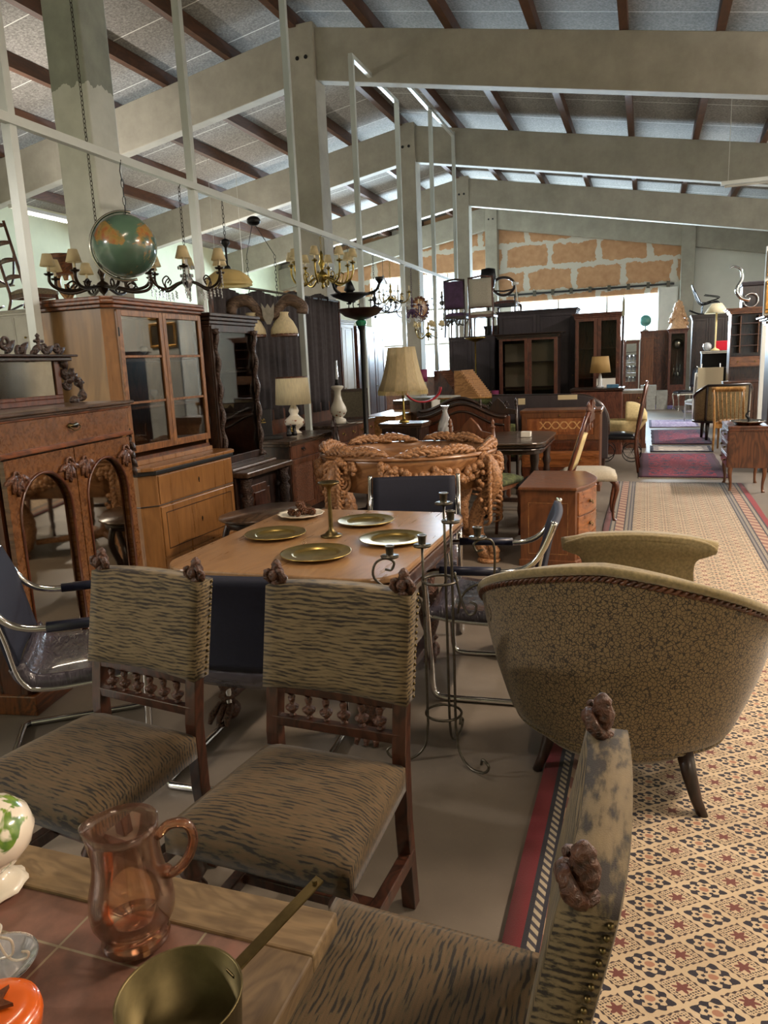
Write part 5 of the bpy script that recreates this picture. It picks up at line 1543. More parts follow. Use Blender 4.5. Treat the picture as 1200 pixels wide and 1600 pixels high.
for q, deg in enumerate((-28, -128, 52, 152)):
    a = math.radians(deg)
    ca, sa = math.cos(a), math.sin(a)
    def P(k, z, w__=0.0):
        x, y = ell(a, k)
        nx, ny = -sa, ca
        return (x + nx * w__, y + ny * w__, z)
    m = MB()
    m.tube(curve([P(1.0, 0.85), P(1.10, 0.80), P(1.16, 0.70), P(1.12, 0.58), P(1.0, 0.47), P(0.93, 0.36), P(0.92, 0.24), P(0.98, 0.12), P(1.06, 0.05), P(1.13, 0.05), P(1.15, 0.10), P(1.10, 0.125), P(1.07, 0.10)], 60),
           [0.055 + 0.02 * math.sin(i / 60 * PI) - 0.028 * (i / 60) + (0.004 * math.sin(i * 2.2)) for i in range(61)], 12)
    m.lathe([(0, 0), (0.09, 0), (0.095, 0.02), (0.07, 0.03), (0, 0.03)], 16, P(1.08, 0.0))
    leg_ = m.out('leg', 'limewood', t, True)
    m = MB()   # volute cheeks and long ribbed acanthus leaves
    for w__ in (-0.055, 0.055):
        pts = []
        for i in range(40):
            u = i / 39
            rr = 0.085 * (1 - 0.85 * u); an = 2 * PI * 2.1 * u + 1.0
            pts.append(P(1.09 + rr * math.cos(an) / 0.65, 0.68 + rr * math.sin(an), w__))
        m.tube(pts, [0.018 * (1 - 0.5 * i / 39) for i in range(40)], 7)
    for i in range(11):
        z = 0.86 - i * 0.045
        for w__, s2 in ((0.06, 1), (-0.06, -1)):
            m.tube(curve([P(1.06, z, s2 * 0.02), P(1.17, z - 0.02, w__ * 1.2), P(1.16, z - 0.08, w__ * 1.5), P(1.08, z - 0.1, w__ * 1.3)], 8), [0.006, 0.012, 0.015, 0.016, 0.015, 0.013, 0.01, 0.007, 0.004], 6)
    m.out('acanthus', 'limewood', leg_, True)
    m = MB()
    for i in range(46):
        u = random.random()
        p = P(1.05 + 0.1 * random.random(), 0.44 + 0.42 * u, random.uniform(-0.14, 0.14))
        r = random.uniform(0.014, 0.028)
        m.ball(p, (r, r, r), 8, 5, 0.2)
    m.out('fruit_cluster', 'limewood', leg_, True)
m = MB()
for s_ in (-1, 1):
    m.tube([(0.62 * math.cos(math.radians(-28 if s_ > 0 else -128)), 0.5 * math.sin(math.radians(-28 if s_ > 0 else -128)), 0.14), (0, 0, 0.17), (0.62 * math.cos(math.radians(152 if s_ > 0 else 52)), 0.5 * math.sin(math.radians(152 if s_ > 0 else 52)), 0.14)], [0.025, 0.04, 0.025], 8)
m.lathe([(0, 0.13), (0.07, 0.15), (0.08, 0.18), (0.04, 0.22), (0.03, 0.27), (0, 0.29)], 14)
m.out('stretcher', 'limewood', t, True)

# ---- bow-fronted bedside cabinet
t = thing('bedside_cabinet', 'reddish bow-fronted bedside cabinet with brass bows, beyond the floral armchair', 'cabinet', (-0.64, 6.05, 0), 90)
hw_, hd = 0.42, 0.25
def bowf(e=0.0, hw2=hw_):
    return [(-hw2 - e, hd + e)] + [(x, -hd + 0.09 - e - 0.12 * math.cos(PI * x / (2 * hw2 + 0.02))) for x in [(-hw2 - e) + 2 * (hw2 + e) * i / 16 for i in range(17)]] + [(hw2 + e, hd + e)]
m = MB(); m.prism(bowf(0.0), 0.05, 0.60); m.out('body', 'mahogany_side', t, bevel=0.003)
m = MB(); m.prism(bowf(0.015), 0.60, 0.625); m.out('top', 'mahogany_side', t, bevel=0.006)
m = MB(); m.prism(bowf(0.012), 0.0, 0.055); m.out('plinth', 'mahogany_side', t, bevel=0.005)
for za, zz in ((0.40, 0.58), (0.24, 0.39), (0.07, 0.23)):
    m = MB()
    xs_ = [-hw_ + 0.03 + (2 * hw_ - 0.06) * i / 16 for i in range(17)]
    yy = lambda x: -hd + 0.09 - 0.12 * math.cos(PI * x / (2 * hw_ + 0.02))
    m.prism([(x, yy(x) - 0.01) for x in xs_] + [(x, yy(x) + 0.01) for x in xs_[::-1]], za, zz)
    o = m.out('drawer', 'cherry', t, bevel=0.003)
    for sx in (-0.2, 0.2):
        bail(sx, yy(sx) - 0.012, (za + zz) / 2, 0.07).out('handle', 'oldbrass', o, True)
m = MB(); X = -hw_ - 0.0015
for r_ in ((-hd + 0.14, hd - 0.06, 0.5, 0.504), (-hd + 0.14, hd - 0.06, 0.1, 0.104), (-hd + 0.14, -hd + 0.144, 0.1, 0.5), (hd - 0.064, hd - 0.06, 0.1, 0.5)):
    m.box(X, X + 0.003, r_[0], r_[1], r_[2], r_[3])
m.out('inlay_line', 'lightwood', t)

# ------------------------------------------------------------------ chairs of other patterns
def chair(name, label, loc, rz, frame, seatm, backm=None, w_=0.44, d=0.42, sh=0.46, bh=1.0, back='panel', leg='turned', group=None, lean=0.08, s=1.0):
    t = thing(name, label, 'chair', loc, rz, group)
    hw_ = w_ / 2 - 0.02
    yb, yf = d / 2, -d / 2
    def bp(x, z):
        return (x, yb + lean * max(0, (z - sh) / (bh - sh)), z)
    for sx in (-1, 1):
        m = MB()
        top = bh if back != 'oval' else sh + 0.12
        m.tube([(sx * hw_, yb + 0.04, 0), (sx * hw_, yb, sh * 0.6), bp(sx * hw_, sh), bp(sx * hw_, (sh + top) / 2), bp(sx * hw_, top)], [0.016, 0.018, 0.02, 0.018, 0.016], 8)
        if back in ('pointed', 'gothic'):
            m.lathe([(0.02, 0), (0.026, 0.01), (0.012, 0.025), (0.02, 0.045), (0.01, 0.07), (0, 0.09)], 8, bp(sx * hw_, bh))
        m.out('leg', frame, t, True)
        m = MB()
        if leg == 'cab':
            m.tube(curve([(sx * hw_, yf + 0.03, sh - 0.03), (sx * (hw_ + 0.02), yf, sh * 0.78), (sx * hw_, yf + 0.02, sh * 0.4), (sx * hw_, yf + 0.02, sh * 0.1), (sx * (hw_ + 0.015), yf, 0)], 14), [0.03, 0.032, 0.03, 0.026, 0.022, 0.019, 0.016, 0.015, 0.014, 0.014, 0.014, 0.014, 0.016, 0.02, 0.02], 8)
        elif leg == 'straight':
            m.tube([(sx * hw_, yf + 0.02, sh - 0.03), (sx * hw_ * 1.05, yf, 0)], [0.02, 0.014], 8)
        else:
            m.lathe([(0, 0), (0.016, 0), (0.012, 0.06), (0.022, 0.1), (0.014, 0.15), (0.024, sh * 0.5), (0.016, sh * 0.7), (0.026, sh * 0.85), (0.026, sh - 0.03)], 10, (sx * hw_, yf + 0.02, 0))
        m.out('leg', frame, t, True)
    m = MB(); m.box(-hw_, hw_, yf + 0.005, yf + 0.03, sh - 0.07, sh - 0.015); m.box(-hw_, hw_, yb - 0.02, yb + 0.005, sh - 0.07, sh - 0.015)
    m.box(-hw_ - 0.01, -hw_ + 0.015, yf, yb, sh - 0.07, sh - 0.015); m.box(hw_ - 0.015, hw_ + 0.01, yf, yb, sh - 0.07, sh - 0.015)
    m.out('seat_rail', frame, t, bevel=0.004)
    m = MB(); m.soft(-hw_ - 0.015, hw_ + 0.015, yf - 0.005, yb, sh - 0.03, sh + 0.03, 0.02, 0.025, 8); m.out('seat', seatm, t, True)
    if back == 'panel':
        m = MB()
        for z in (sh + 0.12, bh - 0.02):
            m.tube([bp(-hw_, z), bp(0, z + (0.03 if z > sh + 0.2 else 0)), bp(hw_, z)], 0.018, 8)
        m.out('back_rail', frame, t, True)
        m = MB(); m.grid(lambda u, v: bp((u - 0.5) * 2 * (hw_ - 0.012), sh + 0.13 + v * (bh - sh - 0.16) ), 4, 6); m.out('backrest', backm or seatm, t, True, solid=0.05)
    elif back == 'ladder':
        for i in range(4):
            z = sh + 0.14 + i * (bh - sh - 0.2) / 3
            m = MB(); m.grid(lambda u, v: (lambda q: (q[0], q[1] + 0.02 * math.sin(PI * u), q[2]))(bp((u - 0.5) * 2 * hw_, z + v * 0.045 * (0.7 + 0.5 * math.sin(PI * u)))), 8, 1); m.out('slat', frame, t, True, solid=0.012)
    elif back == 'spindle':
        m = MB(); m.grid(lambda u, v: bp((u - 0.5) * 2 * (hw_ + 0.03), bh - 0.03 + v * 0.07), 8, 1); m.out('top_rail', frame, t, True, solid=0.02)
        for i in range(6):
            x = -hw_ + 0.05 + i * (2 * hw_ - 0.1) / 5
            m = MB(); m.tube([bp(x * 0.85, sh), bp(x, bh - 0.02)], 0.008, 6); m.out('spindle', frame, t, True)
    elif back == 'oval':
        m = MB()
        cz, rz_ = (sh + 0.14 + bh) / 2, (bh - sh - 0.14) / 2
        m.tube([bp((hw_ + 0.01) * math.cos(2 * PI * i / 32) * (1 - 0.12 * (math.sin(2 * PI * i / 32) < 0) * -math.sin(2 * PI * i / 32)), cz + rz_ * math.sin(2 * PI * i / 32)) for i in range(32)], 0.027, 8, True)
        m.out('back_hoop', frame, t, True)
        m = MB(); m.tube([bp(-hw_ * 0.93, cz - rz_ * 0.4), bp(0, cz - rz_ * 0.55), bp(hw_ * 0.93, cz - rz_ * 0.4)], 0.016, 8); m.out('back_rail', frame, t, True)
    elif back in ('pointed', 'gothic'):
        m = MB()
        n = 10
        zc = bh - 0.10
        P2 = [(-hw_, zc), (hw_, zc), (hw_, zc + 0.05), (hw_ * 0.5, zc + 0.07), (hw_ * 0.3, zc + 0.13), (0, zc + 0.19), (-hw_ * 0.3, zc + 0.13), (-hw_ * 0.5, zc + 0.07), (-hw_, zc + 0.05)]
        m.prism(P2, yb + lean - 0.015, yb + lean + 0.015, 'y')
        m.out('crest_rail', frame, t, bevel=0.004)
        if back == 'gothic':
            m = MB()
            for sg in (-1, 1):
                scroll(m, sg * hw_ * 0.5, zc + 0.11, 0.035, 1.2, PI / 2, yb + lean, 0.01, sg)
                scroll(m, sg * hw_ * 0.45, zc - 0.04, 0.04, 1.2, PI / 2, yb + lean, 0.009, -sg)
            m.out('crest_carving', frame, t, True)
            zc -= 0.1
        m = MB(); m.tube([bp(-hw_, sh + 0.13), bp(hw_, sh + 0.13)], 0.016, 8); m.out('back_rail', frame, t, True)
        m = MB(); m.grid(lambda u, v: bp((u - 0.5) * 2 * (hw_ - 0.015), sh + 0.15 + v * (zc - sh - 0.17)), 4, 6); m.out('backrest', backm or seatm, t, True, solid=0.045)
    if s != 1.0:
        t.scale = (s, s, s)
    return t

# ------------------------------------------------------------------ curtain partition
t = thing('hanging_curtain', 'charcoal curtain hung in long folds behind the sideboard and the yoke lamp', 'curtain', (-4.3, 8.7, 0), 90)
m = MB()
def fold(u, v):
    x = (u - 0.5) * 3.5
    return (x, 0.03 * math.sin(x * 22 + 0.6 * math.sin(v * 2)) * (0.5 + 0.5 * (1 - v)) + 0.012 * math.sin(x * 61), 0.98 + v * (1.53 + 0.05 * math.sin(x * 1.7) + 0.03 * math.sin(x * 7)))
m.grid(fold, 200, 8)
M['charcoal_cloth'] = plain('charcoal_cloth', '#3c3739', 0.95, 0, 18, 0.25, 0.1)
m.out('cloth', 'charcoal_cloth', t, True, solid=0.006)
m = MB(); m.tube([(-1.76, 0.0, 2.5), (1.76, 0.0, 2.52)], 0.015, 8); m.out('rod', 'iron', t, True)
for x in (-1.74, 1.74):
    MB().box(x - 0.02, x + 0.02, -0.02, 0.02, 0, 2.52).out('upright', 'brown', t)
MB().box(-1.72, 1.72, 0.02, 0.05, 0.3, 1.1).out('lower_board', 'brown', t)

# ------------------------------------------------------------------ row of chests along the left of the aisle
case('sideboard', 'long low dark sideboard with a dull grey top under the white porcelain lamp', 'sideboard', (-3.90, 9.25, 0), 90, 1.35, 0.52, 0.86, 'brown', [(0.35, [('drawer', 1), ('drawer', 1)]), (1, [('door', 1), ('door', 1), ('door', 1)])], top='dark_top', metal_knob='bail', overh=0.03)
case('chest_of_drawers', 'pale pine chest of drawers standing in the row behind the tall uplighter pole', 'chest', (-3.62, 10.72, 0), 90, 1.3, 0.5, 0.86, 'lightwood', [(1, [('drawer', 1, 'lightwood')])] * 3, top='lightwood', metal_knob='bail', overh=0.025)
case('chest_of_drawers', 'brown chest of drawers beyond the pale pine chest in the left row', 'chest', (-3.62, 11.98, 0), 90, 0.95, 0.5, 1.0, 'brown', [(1, [('drawer', 1)])] * 4, top='dark_top', overh=0.03)
case('chest_of_drawers', 'small grey-white chest with four little drawers, beside the beige fringed lamp', 'chest', (-3.02, 10.95, 0), 60, 0.6, 0.45, 1.08, 'dark_top', [(1, [('drawer', 1, 'offwhite'), ('drawer', 1, 'offwhite')])] * 3, top='grey_wood', overh=0.02)
t = thing('porcelain_lamp', 'white baluster porcelain lamp base without a shade on the long low sideboard', 'lamp', (-3.72, 8.85, 0.862))
m = MB(); m.lathe([(0, 0), (0.09, 0), (0.1, 0.02), (0.09, 0.06), (0.05, 0.08), (0.085, 0.11), (0.11, 0.16), (0.1, 0.21), (0.06, 0.29), (0.042, 0.36), (0.045, 0.42), (0.075, 0.45), (0.085, 0.47), (0.07, 0.485), (0, 0.49)], 32); m.out('base', 'flowers', t, True)
m = MB(); m.lathe([(0.02, 0.49), (0.03, 0.5), (0.018, 0.53), (0.025, 0.56), (0.01, 0.57), (0, 0.57)], 12); m.out('burner', 'black_iron', t, True)
m = MB(); m.lathe([(0.018, 0.56), (0.022, 0.6), (0.016, 0.68), (0.014, 0.8), (0.012, 0.8), (0.014, 0.68), (0.02, 0.6)], 14); m.out('glass_chimney', 'crystal', t, True)
m = MB(); m.tube(curve([(0.1, 0, 0.03), (0.16, -0.05, 0.01), (0.22, 0.02, 0.01), (0.27, -0.04, 0.01), (0.3, 0.05, 0.01)], 20), 0.005, 6); m.out('cable', 'white', t, True)
t = thing('framed_panel', 'small dark framed grey screen leaning on the long low sideboard', 'screen', (-3.80, 9.45, 0.862), 25)
m = MB(); m.box(-0.25, 0.25, -0.02, 0.02, 0, 0.04); m.box(-0.25, 0.25, -0.02, 0.02, 0.38, 0.42); m.box(-0.25, -0.21, -0.02, 0.02, 0.04, 0.38); m.box(0.21, 0.25, -0.02, 0.02, 0.04, 0.38); m.out('frame', 'dark', t, bevel=0.003)
MB().box(-0.21, 0.21, -0.008, 0.012, 0.04, 0.38).out('panel', 'iron', t)

# red curved magazine rack on the small chest, magenta lamp, sloping desks
t = thing('red_cradle', 'glossy red curved bowl-shaped stand below the beige fringed lamp shade', 'stand', (-2.98, 10.2, 0.0), 30)
m = MB(); m.grid(lambda u, v: (0.26 * math.cos(PI + PI * u), (v - 0.5) * 0.1, 1.24 + 0.2 * math.sin(PI + PI * u)), 20, 1); m.out('bowl', 'red', t, True, solid=0.02)
m = MB(); m.lathe([(0, 0), (0.18, 0), (0.18, 0.02), (0.03, 0.05), (0.025, 1.0), (0.04, 1.04), (0, 1.05)], 16); m.out('pedestal', 'dark', t, True)
t = thing('table_lamp', 'small table lamp with magenta drum shade near the sloping desk lids', 'lamp', (-3.62, 12.35, 1.002))
m = MB(); m.lathe([(0, 0), (0.07, 0), (0.02, 0.03), (0.035, 0.08), (0.015, 0.14), (0.03, 0.2), (0.01, 0.26), (0, 0.26)], 14); m.out('base', 'crystal', t, True)
m = MB(); m.lathe([(0.095, 0.26), (0.1, 0.26), (0.1, 0.47), (0.095, 0.47)], 24); m.out('lamp_shade', 'magenta', t, True)
for i, (x, y, rz, lb) in enumerate(((-2.62, 11.95, -12, 'sloping wooden desk with ribbed slant lid, nearer the dark wardrobes'), (-3.18, 12.75, -10, 'plain slant-topped wooden desk half hidden behind the ribbed one'))):
    t = thing('slant_desk', lb, 'desk', (x, y, 0), rz)
    m = MB(); m.prism([(-0.3, 0.95), (0.3, 0.95), (0.3, 1.0), (-0.18, 1.48), (-0.3, 1.48)], -0.32, 0.32, 'y'); m.out('slant_case', 'lightwood' if i == 0 else 'brown', t, bevel=0.006)
    m = MB()
    for k2 in range(14):
        u = k2 / 13
        px_, pz_ = -0.16 + 0.44 * u, 1.465 - 0.44 * u
        m.box(px_ - 0.012, px_ + 0.012, -0.3, 0.3, pz_ - 0.004, pz_ + 0.02)
    m.out('slat_lid', 'lightwood' if i == 0 else 'brown', t, bevel=0.003)
    m = MB(); m.box(-0.33, 0.33, -0.35, 0.35, 0.92, 0.95); m.box(-0.3, 0.3, -0.32, 0.32, 0.8, 0.92); m.out('body', 'brown', t, bevel=0.004)
    for sx in (-0.27, 0.27):
        for sy in (-0.29, 0.29):
            MB().box(sx - 0.025, sx + 0.025, sy - 0.025, sy + 0.025, 0, 0.8).out('leg', 'brown', t, bevel=0.003)
    t.scale = (0.78, 0.8, 0.97)

# floor lamps
t = thing('uplighter', 'tall dark pole lamp with wide shallow copper bowl on top, behind the carved table base', 'floor lamp', (-2.84, 7.5, 0))
m = MB(); m.lathe([(0, 0), (0.16, 0), (0.165, 0.02), (0.05, 0.05), (0.028, 0.1), (0.026, 0.8), (0.034, 0.82), (0.034, 0.86), (0.026, 0.88), (0.025, 1.95), (0.04, 1.98), (0.045, 2.02), (0.03, 2.06), (0, 2.06)], 20); m.out('pole', 'black_iron', t, True)
M['copper_glass'] = plain('dark_copper_bowl', '#3a2622', 0.3, 0.6)
m = MB(); m.lathe([(0, 2.06), (0.06, 2.062), (0.17, 2.10), (0.245, 2.165), (0.25, 2.17), (0.24, 2.17), (0.16, 2.11), (0, 2.075)], 40); m.out('bowl', 'copper_glass', t, True)
M['green_glass'] = plain('green_glass_collar', '#2f7a5c', 0.1, 0.0, Coat_Weight=1.0)
m = MB(); m.lathe([(0.03, 1.99), (0.05, 2.0), (0.06, 2.03), (0.05, 2.05), (0.03, 2.06)], 10); m.out('collar', 'green_glass', t, False)
t = thing('fringed_lamp', 'lamp with a big beige panelled bell shade and fringe on a small dark console', 'lamp', (-2.60, 8.1, 0.93))
m = MB(); m.lathe([(0, 0), (0.06, 0), (0.065, 0.01), (0.02, 0.03), (0.014, 0.06), (0.02, 0.1), (0.012, 0.16), (0.012, 0.5), (0, 0.5)], 16); m.out('stem', 'brass', t, True)
m = MB()
prof = [(0.285, 0.36), (0.24, 0.47), (0.20, 0.6), (0.175, 0.72), (0.155, 0.84)]
wv = lambda a, r, z: 1 - 0.025 * abs(math.sin(6 * a))
m.lathe(prof, 72, wave=wv); m.out('lamp_shade', 'shade_beige', t, True, solid=0.004)
m = MB()
for i in range(96):
    a = 2 * PI * i / 96
    r = 0.285 * wv(a, 0, 0)
    m.box(r * math.cos(a) - 0.004, r * math.cos(a) + 0.004, r * math.sin(a) - 0.004, r * math.sin(a) + 0.004, 0.315, 0.365)
m.out('fringe', 'cream_fabric', t)
m = MB()
for k2 in range(12):
    a = PI * k2 / 6
    m.tube([(r * 1.003 * math.cos(a), r * 1.003 * math.sin(a), z) for r, z in prof], 0.003, 5)
m.out('seam', 'cream_fabric', t, True)
case('console_table', 'small dark console table carrying the beige fringed lamp', 'table', (-2.60, 8.15, 0), 0, 0.46, 0.36, 0.93, 'dark', [(1, [('drawer', 1)])], top='dark_top', legs=0.68, overh=0.03)

# dark serpentine headboards and tapestry seat back
def headboard(label, loc, rz, w_, z0, z1, rise, mat, thick=0.05, mould=True):
    t = thing('headboard', label, 'headboard', loc, rz)
    n = 30
    top = [((i / n - 0.5) * w_, z1 + rise * (0.5 - 0.5 * math.cos(2 * PI * i / n)) ** 1.2) for i in range(n + 1)]
    m = MB(); m.prism([(-w_ / 2, z0), (w_ / 2, z0)] + top[::-1], -thick / 2, thick / 2, 'y'); m.out('panel', mat, t, bevel=0.004)
    if mould:
        m = MB(); m.tube([(x, -thick / 2, z) for x, z in top], 0.022, 8); m.tube([(x * 0.95, -thick / 2 - 0.005, z - 0.09) for x, z in top], 0.014, 8); m.out('moulding', 'dark_x', t, True)
    m = MB(); m.box(-w_ / 2 - 0.03, -w_ / 2 + 0.03, -0.04, 0.04, 0, z1 + 0.01); m.out('post', mat, t, bevel=0.004)
    m = MB(); m.box(w_ / 2 - 0.03, w_ / 2 + 0.03, -0.04, 0.04, 0, z1 + 0.01); m.out('post', mat, t, bevel=0.004)
    return t
headboard('dark mahogany bed end with arched moulded top, behind the crystal vase', (-2.02, 8.55, 0), 0, 1.05, 0.25, 0.94, 0.16, 'mahogany')
headboard('second dark arched bed end standing just behind the moulded one', (-2.24, 9.38, 0), 0, 1.1, 0.25, 0.96, 0.16, 'dark')
t = thing('tapestry_settee', 'long green tapestry settee back showing above the dark bed ends', 'settee', (-2.05, 10.0, 0), 0)
m = MB(); m.box(-0.62, 0.62, -0.05, 0.05, 0.45, 1.08); m.out('backrest', 'green_tapestry', t, bevel=0.02)
m = MB(); m.box(-0.62, 0.62, -0.06, 0.5, 0.25, 0.45); m.out('seat', 'green_tapestry', t, bevel=0.03)
m = MB(); m.tube([(-0.64, -0.055, 1.09), (0.64, -0.055, 1.09)], 0.012, 8); m.out('top_rail', 'pine', t, True)
for x in (-0.58, 0.58):
    for y in (0.0, 0.44):
        MB().box(x - 0.025, x + 0.025, y - 0.025, y + 0.025, 0, 0.26).out('leg', 'dark', t)
t = thing('bed_end', 'wide dark board with a rounded right shoulder and paper tags, behind the inlaid bureau', 'headboard', (-1.15, 9.75, 0), 0)
pts = [(-0.75, 0.3), (0.72, 0.3), (0.72, 0.72)] + [(0.72 - 0.36 + 0.36 * math.cos(math.radians(a)), 0.74 + 0.36 * math.sin(math.radians(a))) for a in range(0, 91, 10)] + [(-0.75, 1.12)]
m = MB(); m.prism(pts, -0.03, 0.03, 'y'); m.out('panel', 'purple_dark', t, bevel=0.005)
m = MB(); m.tube([(0.72, 0, 0.6)] + [(p[0], 0, p[1]) for p in pts[2:]], 0.02, 8); m.out('edge_bead', 'dark_x', t, True)
for x, w_ in ((-0.36, 0.09), (0.22, 0.24)):
    MB().box(x - w_ / 2, x + w_ / 2, -0.034, -0.030, 1.0 if w_ < 0.1 else 1.05, 1.08 if w_ < 0.1 else 1.11).out('paper_tag', 'papers', t)
MB().box(-0.7, -0.62, -0.03, 0.03, 0, 0.3).out('foot', 'dark', t); MB().box(0.6, 0.68, -0.03, 0.03, 0, 0.3).out('foot', 'dark', t)

# inlaid bureau
def inlay():
    t_ = NT('inlaid_front')
    tc = t_.n('ShaderNodeTexCoord'); sp = t_.n('ShaderNodeSeparateXYZ'); t_.l(tc.outputs['Object'], sp.inputs[0])
    a = t_.noise(t_.co((14, 14, 3)), 1.4, 4, 0.5, 1)
    base = t_.ramp(a, [(0.3, hx('#6b3a20')), (0.7, hx('#a3663c'))])
    cx = t_.m('ABSOLUTE', sp.outputs[0])
    inx = t_.m('MULTIPLY', t_.m('LESS_THAN', cx, 0.24), t_.m('LESS_THAN', t_.m('ABSOLUTE', t_.m('SUBTRACT', sp.outputs[2], 0.79)), 0.045))
    f = t_.m('LESS_THAN', t_.m('ABSOLUTE', t_.m('SUBTRACT', t_.m('ABSOLUTE', t_.m('SINE', t_.m('MULTIPLY', cx, 32.0))), t_.m('MULTIPLY', t_.m('ABSOLUTE', t_.m('SUBTRACT', sp.outputs[2], 0.79)), 22.0))), 0.22)
    c = t_.mix(t_.m('MULTIPLY', f, inx), base, hx('#c49a68'))
    return t_.set(c, 0.35, Coat_Weight=0.3)
M['inlay'] = inlay()
case('inlaid_bureau', 'brown bureau with scroll inlay on its flap and two drawers, behind the dark oval table', 'bureau', (-0.95, 9.25, 0), 0, 0.92, 0.45, 0.97, 'mahogany_side', [(0.42, [('flap', 1, 'mahogany_side')]), (0.16, [('drawer', 1, 'mahogany')]), (0.26, [('drawer', 1, 'cherry')]), (0.26, [('drawer', 1, 'mahogany')])], panel='inlay', top='mahogany_side', overh=0.015)

# dark table, chairs round it, crystal vase on its stand
t = thing('oval_table', 'dark extending table with stepped moulded edge and a small white box on it', 'table', (-1.26, 7.84, 0), 0)
m = MB(); m.prism(rrect(0.35, 0.62, 0.2), 0.755, 0.78); m.out('tabletop', 'dark_top', t, bevel=0.008)
m = MB(); m.prism(rrect(0.335, 0.605, 0.19), 0.725, 0.755); m.prism(rrect(0.34, 0.61, 0.2), 0.70, 0.718); m.prism(rrect(0.31, 0.58, 0.17), 0.66, 0.725); m.out('edge_moulding', 'dark_x', t, bevel=0.008)
for sx in (-1, 1):
    for sy in (-1, 1):
        m = MB(); m.lathe([(0, 0), (0.03, 0), (0.045, 0.04), (0.025, 0.08), (0.04, 0.14), (0.03, 0.2), (0.05, 0.3), (0.03, 0.42), (0.05, 0.48), (0.035, 0.52), (0.045, 0.6), (0.045, 0.67)], 12, (sx * 0.24, sy * 0.48, 0)); m.out('leg', 'dark', t, True)
m = MB(); m.box(-0.24, 0.24, -0.03, 0.03, 0.08, 0.12); m.out('stretcher', 'dark', t)
o = MB().box(-0.05, 0.05, -0.05, 0.05, 0, 0.055).out('small_box', 'box_paper', None, bevel=0.004); o.location = (-1.17, 7.82, 0.782); tag(o, 'small white cardboard box standing on the dark oval table', 'box')
chair('carved_chair', 'reddish oak chair with pointed crest and olive back, right behind the carved table base', (-1.40, 6.98, 0), 160, 'mahogany_side', 'green_tapestry', 'green_tapestry', 0.5, 0.45, 0.46, 0.99, 'pointed')
chair('carved_chair', 'black carved chair with tall finials and tapestry back, behind the reddish pointed one', (-1.62, 8.95 - 1.0 + 0.99, 0), 180, 'dark', 'green_tapestry', 'green_tapestry', 0.46, 0.4, 0.46, 1.06, 'gothic')
chair('carved_chair', 'dark carved chair with gilt-green seat pad near the porcelain lamp', (-3.12, 8.0, 0), 110, 'dark', 'brass', 'brass_plate', 0.46, 0.42, 0.46, 0.92, 'gothic')
t = thing('pedestal_table', 'small dark pedestal table holding the crystal vase', 'table', (-1.97, 7.55, 0))
m = MB(); m.lathe([(0, 0), (0.16, 0), (0.16, 0.03), (0.04, 0.07), (0.03, 0.4), (0.05, 0.5), (0.03, 0.75), (0.12, 0.8), (0, 0.8)], 20); m.out('pedestal', 'dark', t, True)
m = MB(); m.lathe([(0, 0.8), (0.19, 0.8), (0.2, 0.815), (0.19, 0.83), (0, 0.83)], 28); m.out('tabletop', 'dark_top', t, True)
m = MB(); m.lathe([(0, 0), (0.055, 0), (0.06, 0.01), (0.08, 0.05), (0.08, 0.09), (0.07, 0.14), (0.045, 0.19), (0.026, 0.24), (0.026, 0.27), (0.045, 0.31), (0.041, 0.31), (0.022, 0.27), (0, 0.24)], 24, wave=lambda a, r, z: 1 + 0.03 * math.cos(12 * a + z * 60))
o = m.out('crystal_vase', 'crystal', None, False); o.location = (-1.97, 7.55, 0.832); tag(o, 'tall cut crystal vase on the little dark pedestal table', 'vase')
chair('carved_chair', 'high-backed dark chair turned left, pale fabric behind, beyond the bow-fronted bedside cabinet', (-0.86, 6.86, 0), -92, 'mahogany', 'black_leather', 'cream_fabric', 0.46, 0.42, 0.46, 1.12, 'gothic', lean=0.2)
chair_stool = thing('upholstered_stool', 'cream upholstered stool on dark cabriole legs behind the bow-fronted bedside cabinet', 'stool', (-0.52, 7.5, 0), 5)
m = MB(); m.soft(-0.27, 0.27, -0.22, 0.22, 0.40, 0.48, 0.03, 0.03); m.out('seat', 'linen', chair_stool, True)
for sx in (-1, 1):
    for sy in (-1, 1):
        m = MB(); m.tube(curve([(sx * 0.22, sy * 0.17, 0.42), (sx * 0.27, sy * 0.2, 0.34), (sx * 0.24, sy * 0.19, 0.16), (sx * 0.24, sy * 0.19, 0.05), (sx * 0.27, sy * 0.2, 0.0)], 14), [0.035, 0.034, 0.032, 0.028, 0.024, 0.02, 0.018, 0.016, 0.015, 0.014, 0.014, 0.014, 0.016, 0.02, 0.022], 8); m.out('leg', 'mahogany', chair_stool, True)
chair('carved_chair', 'dark high-backed chair with black leather seat turned to the left beside the red rug', (-0.33, 10.72, 0), -92, 'mahogany', 'black_leather', 'mahogany', 0.46, 0.46, 0.48, 1.2, 'panel', 'cab', lean=0.12)
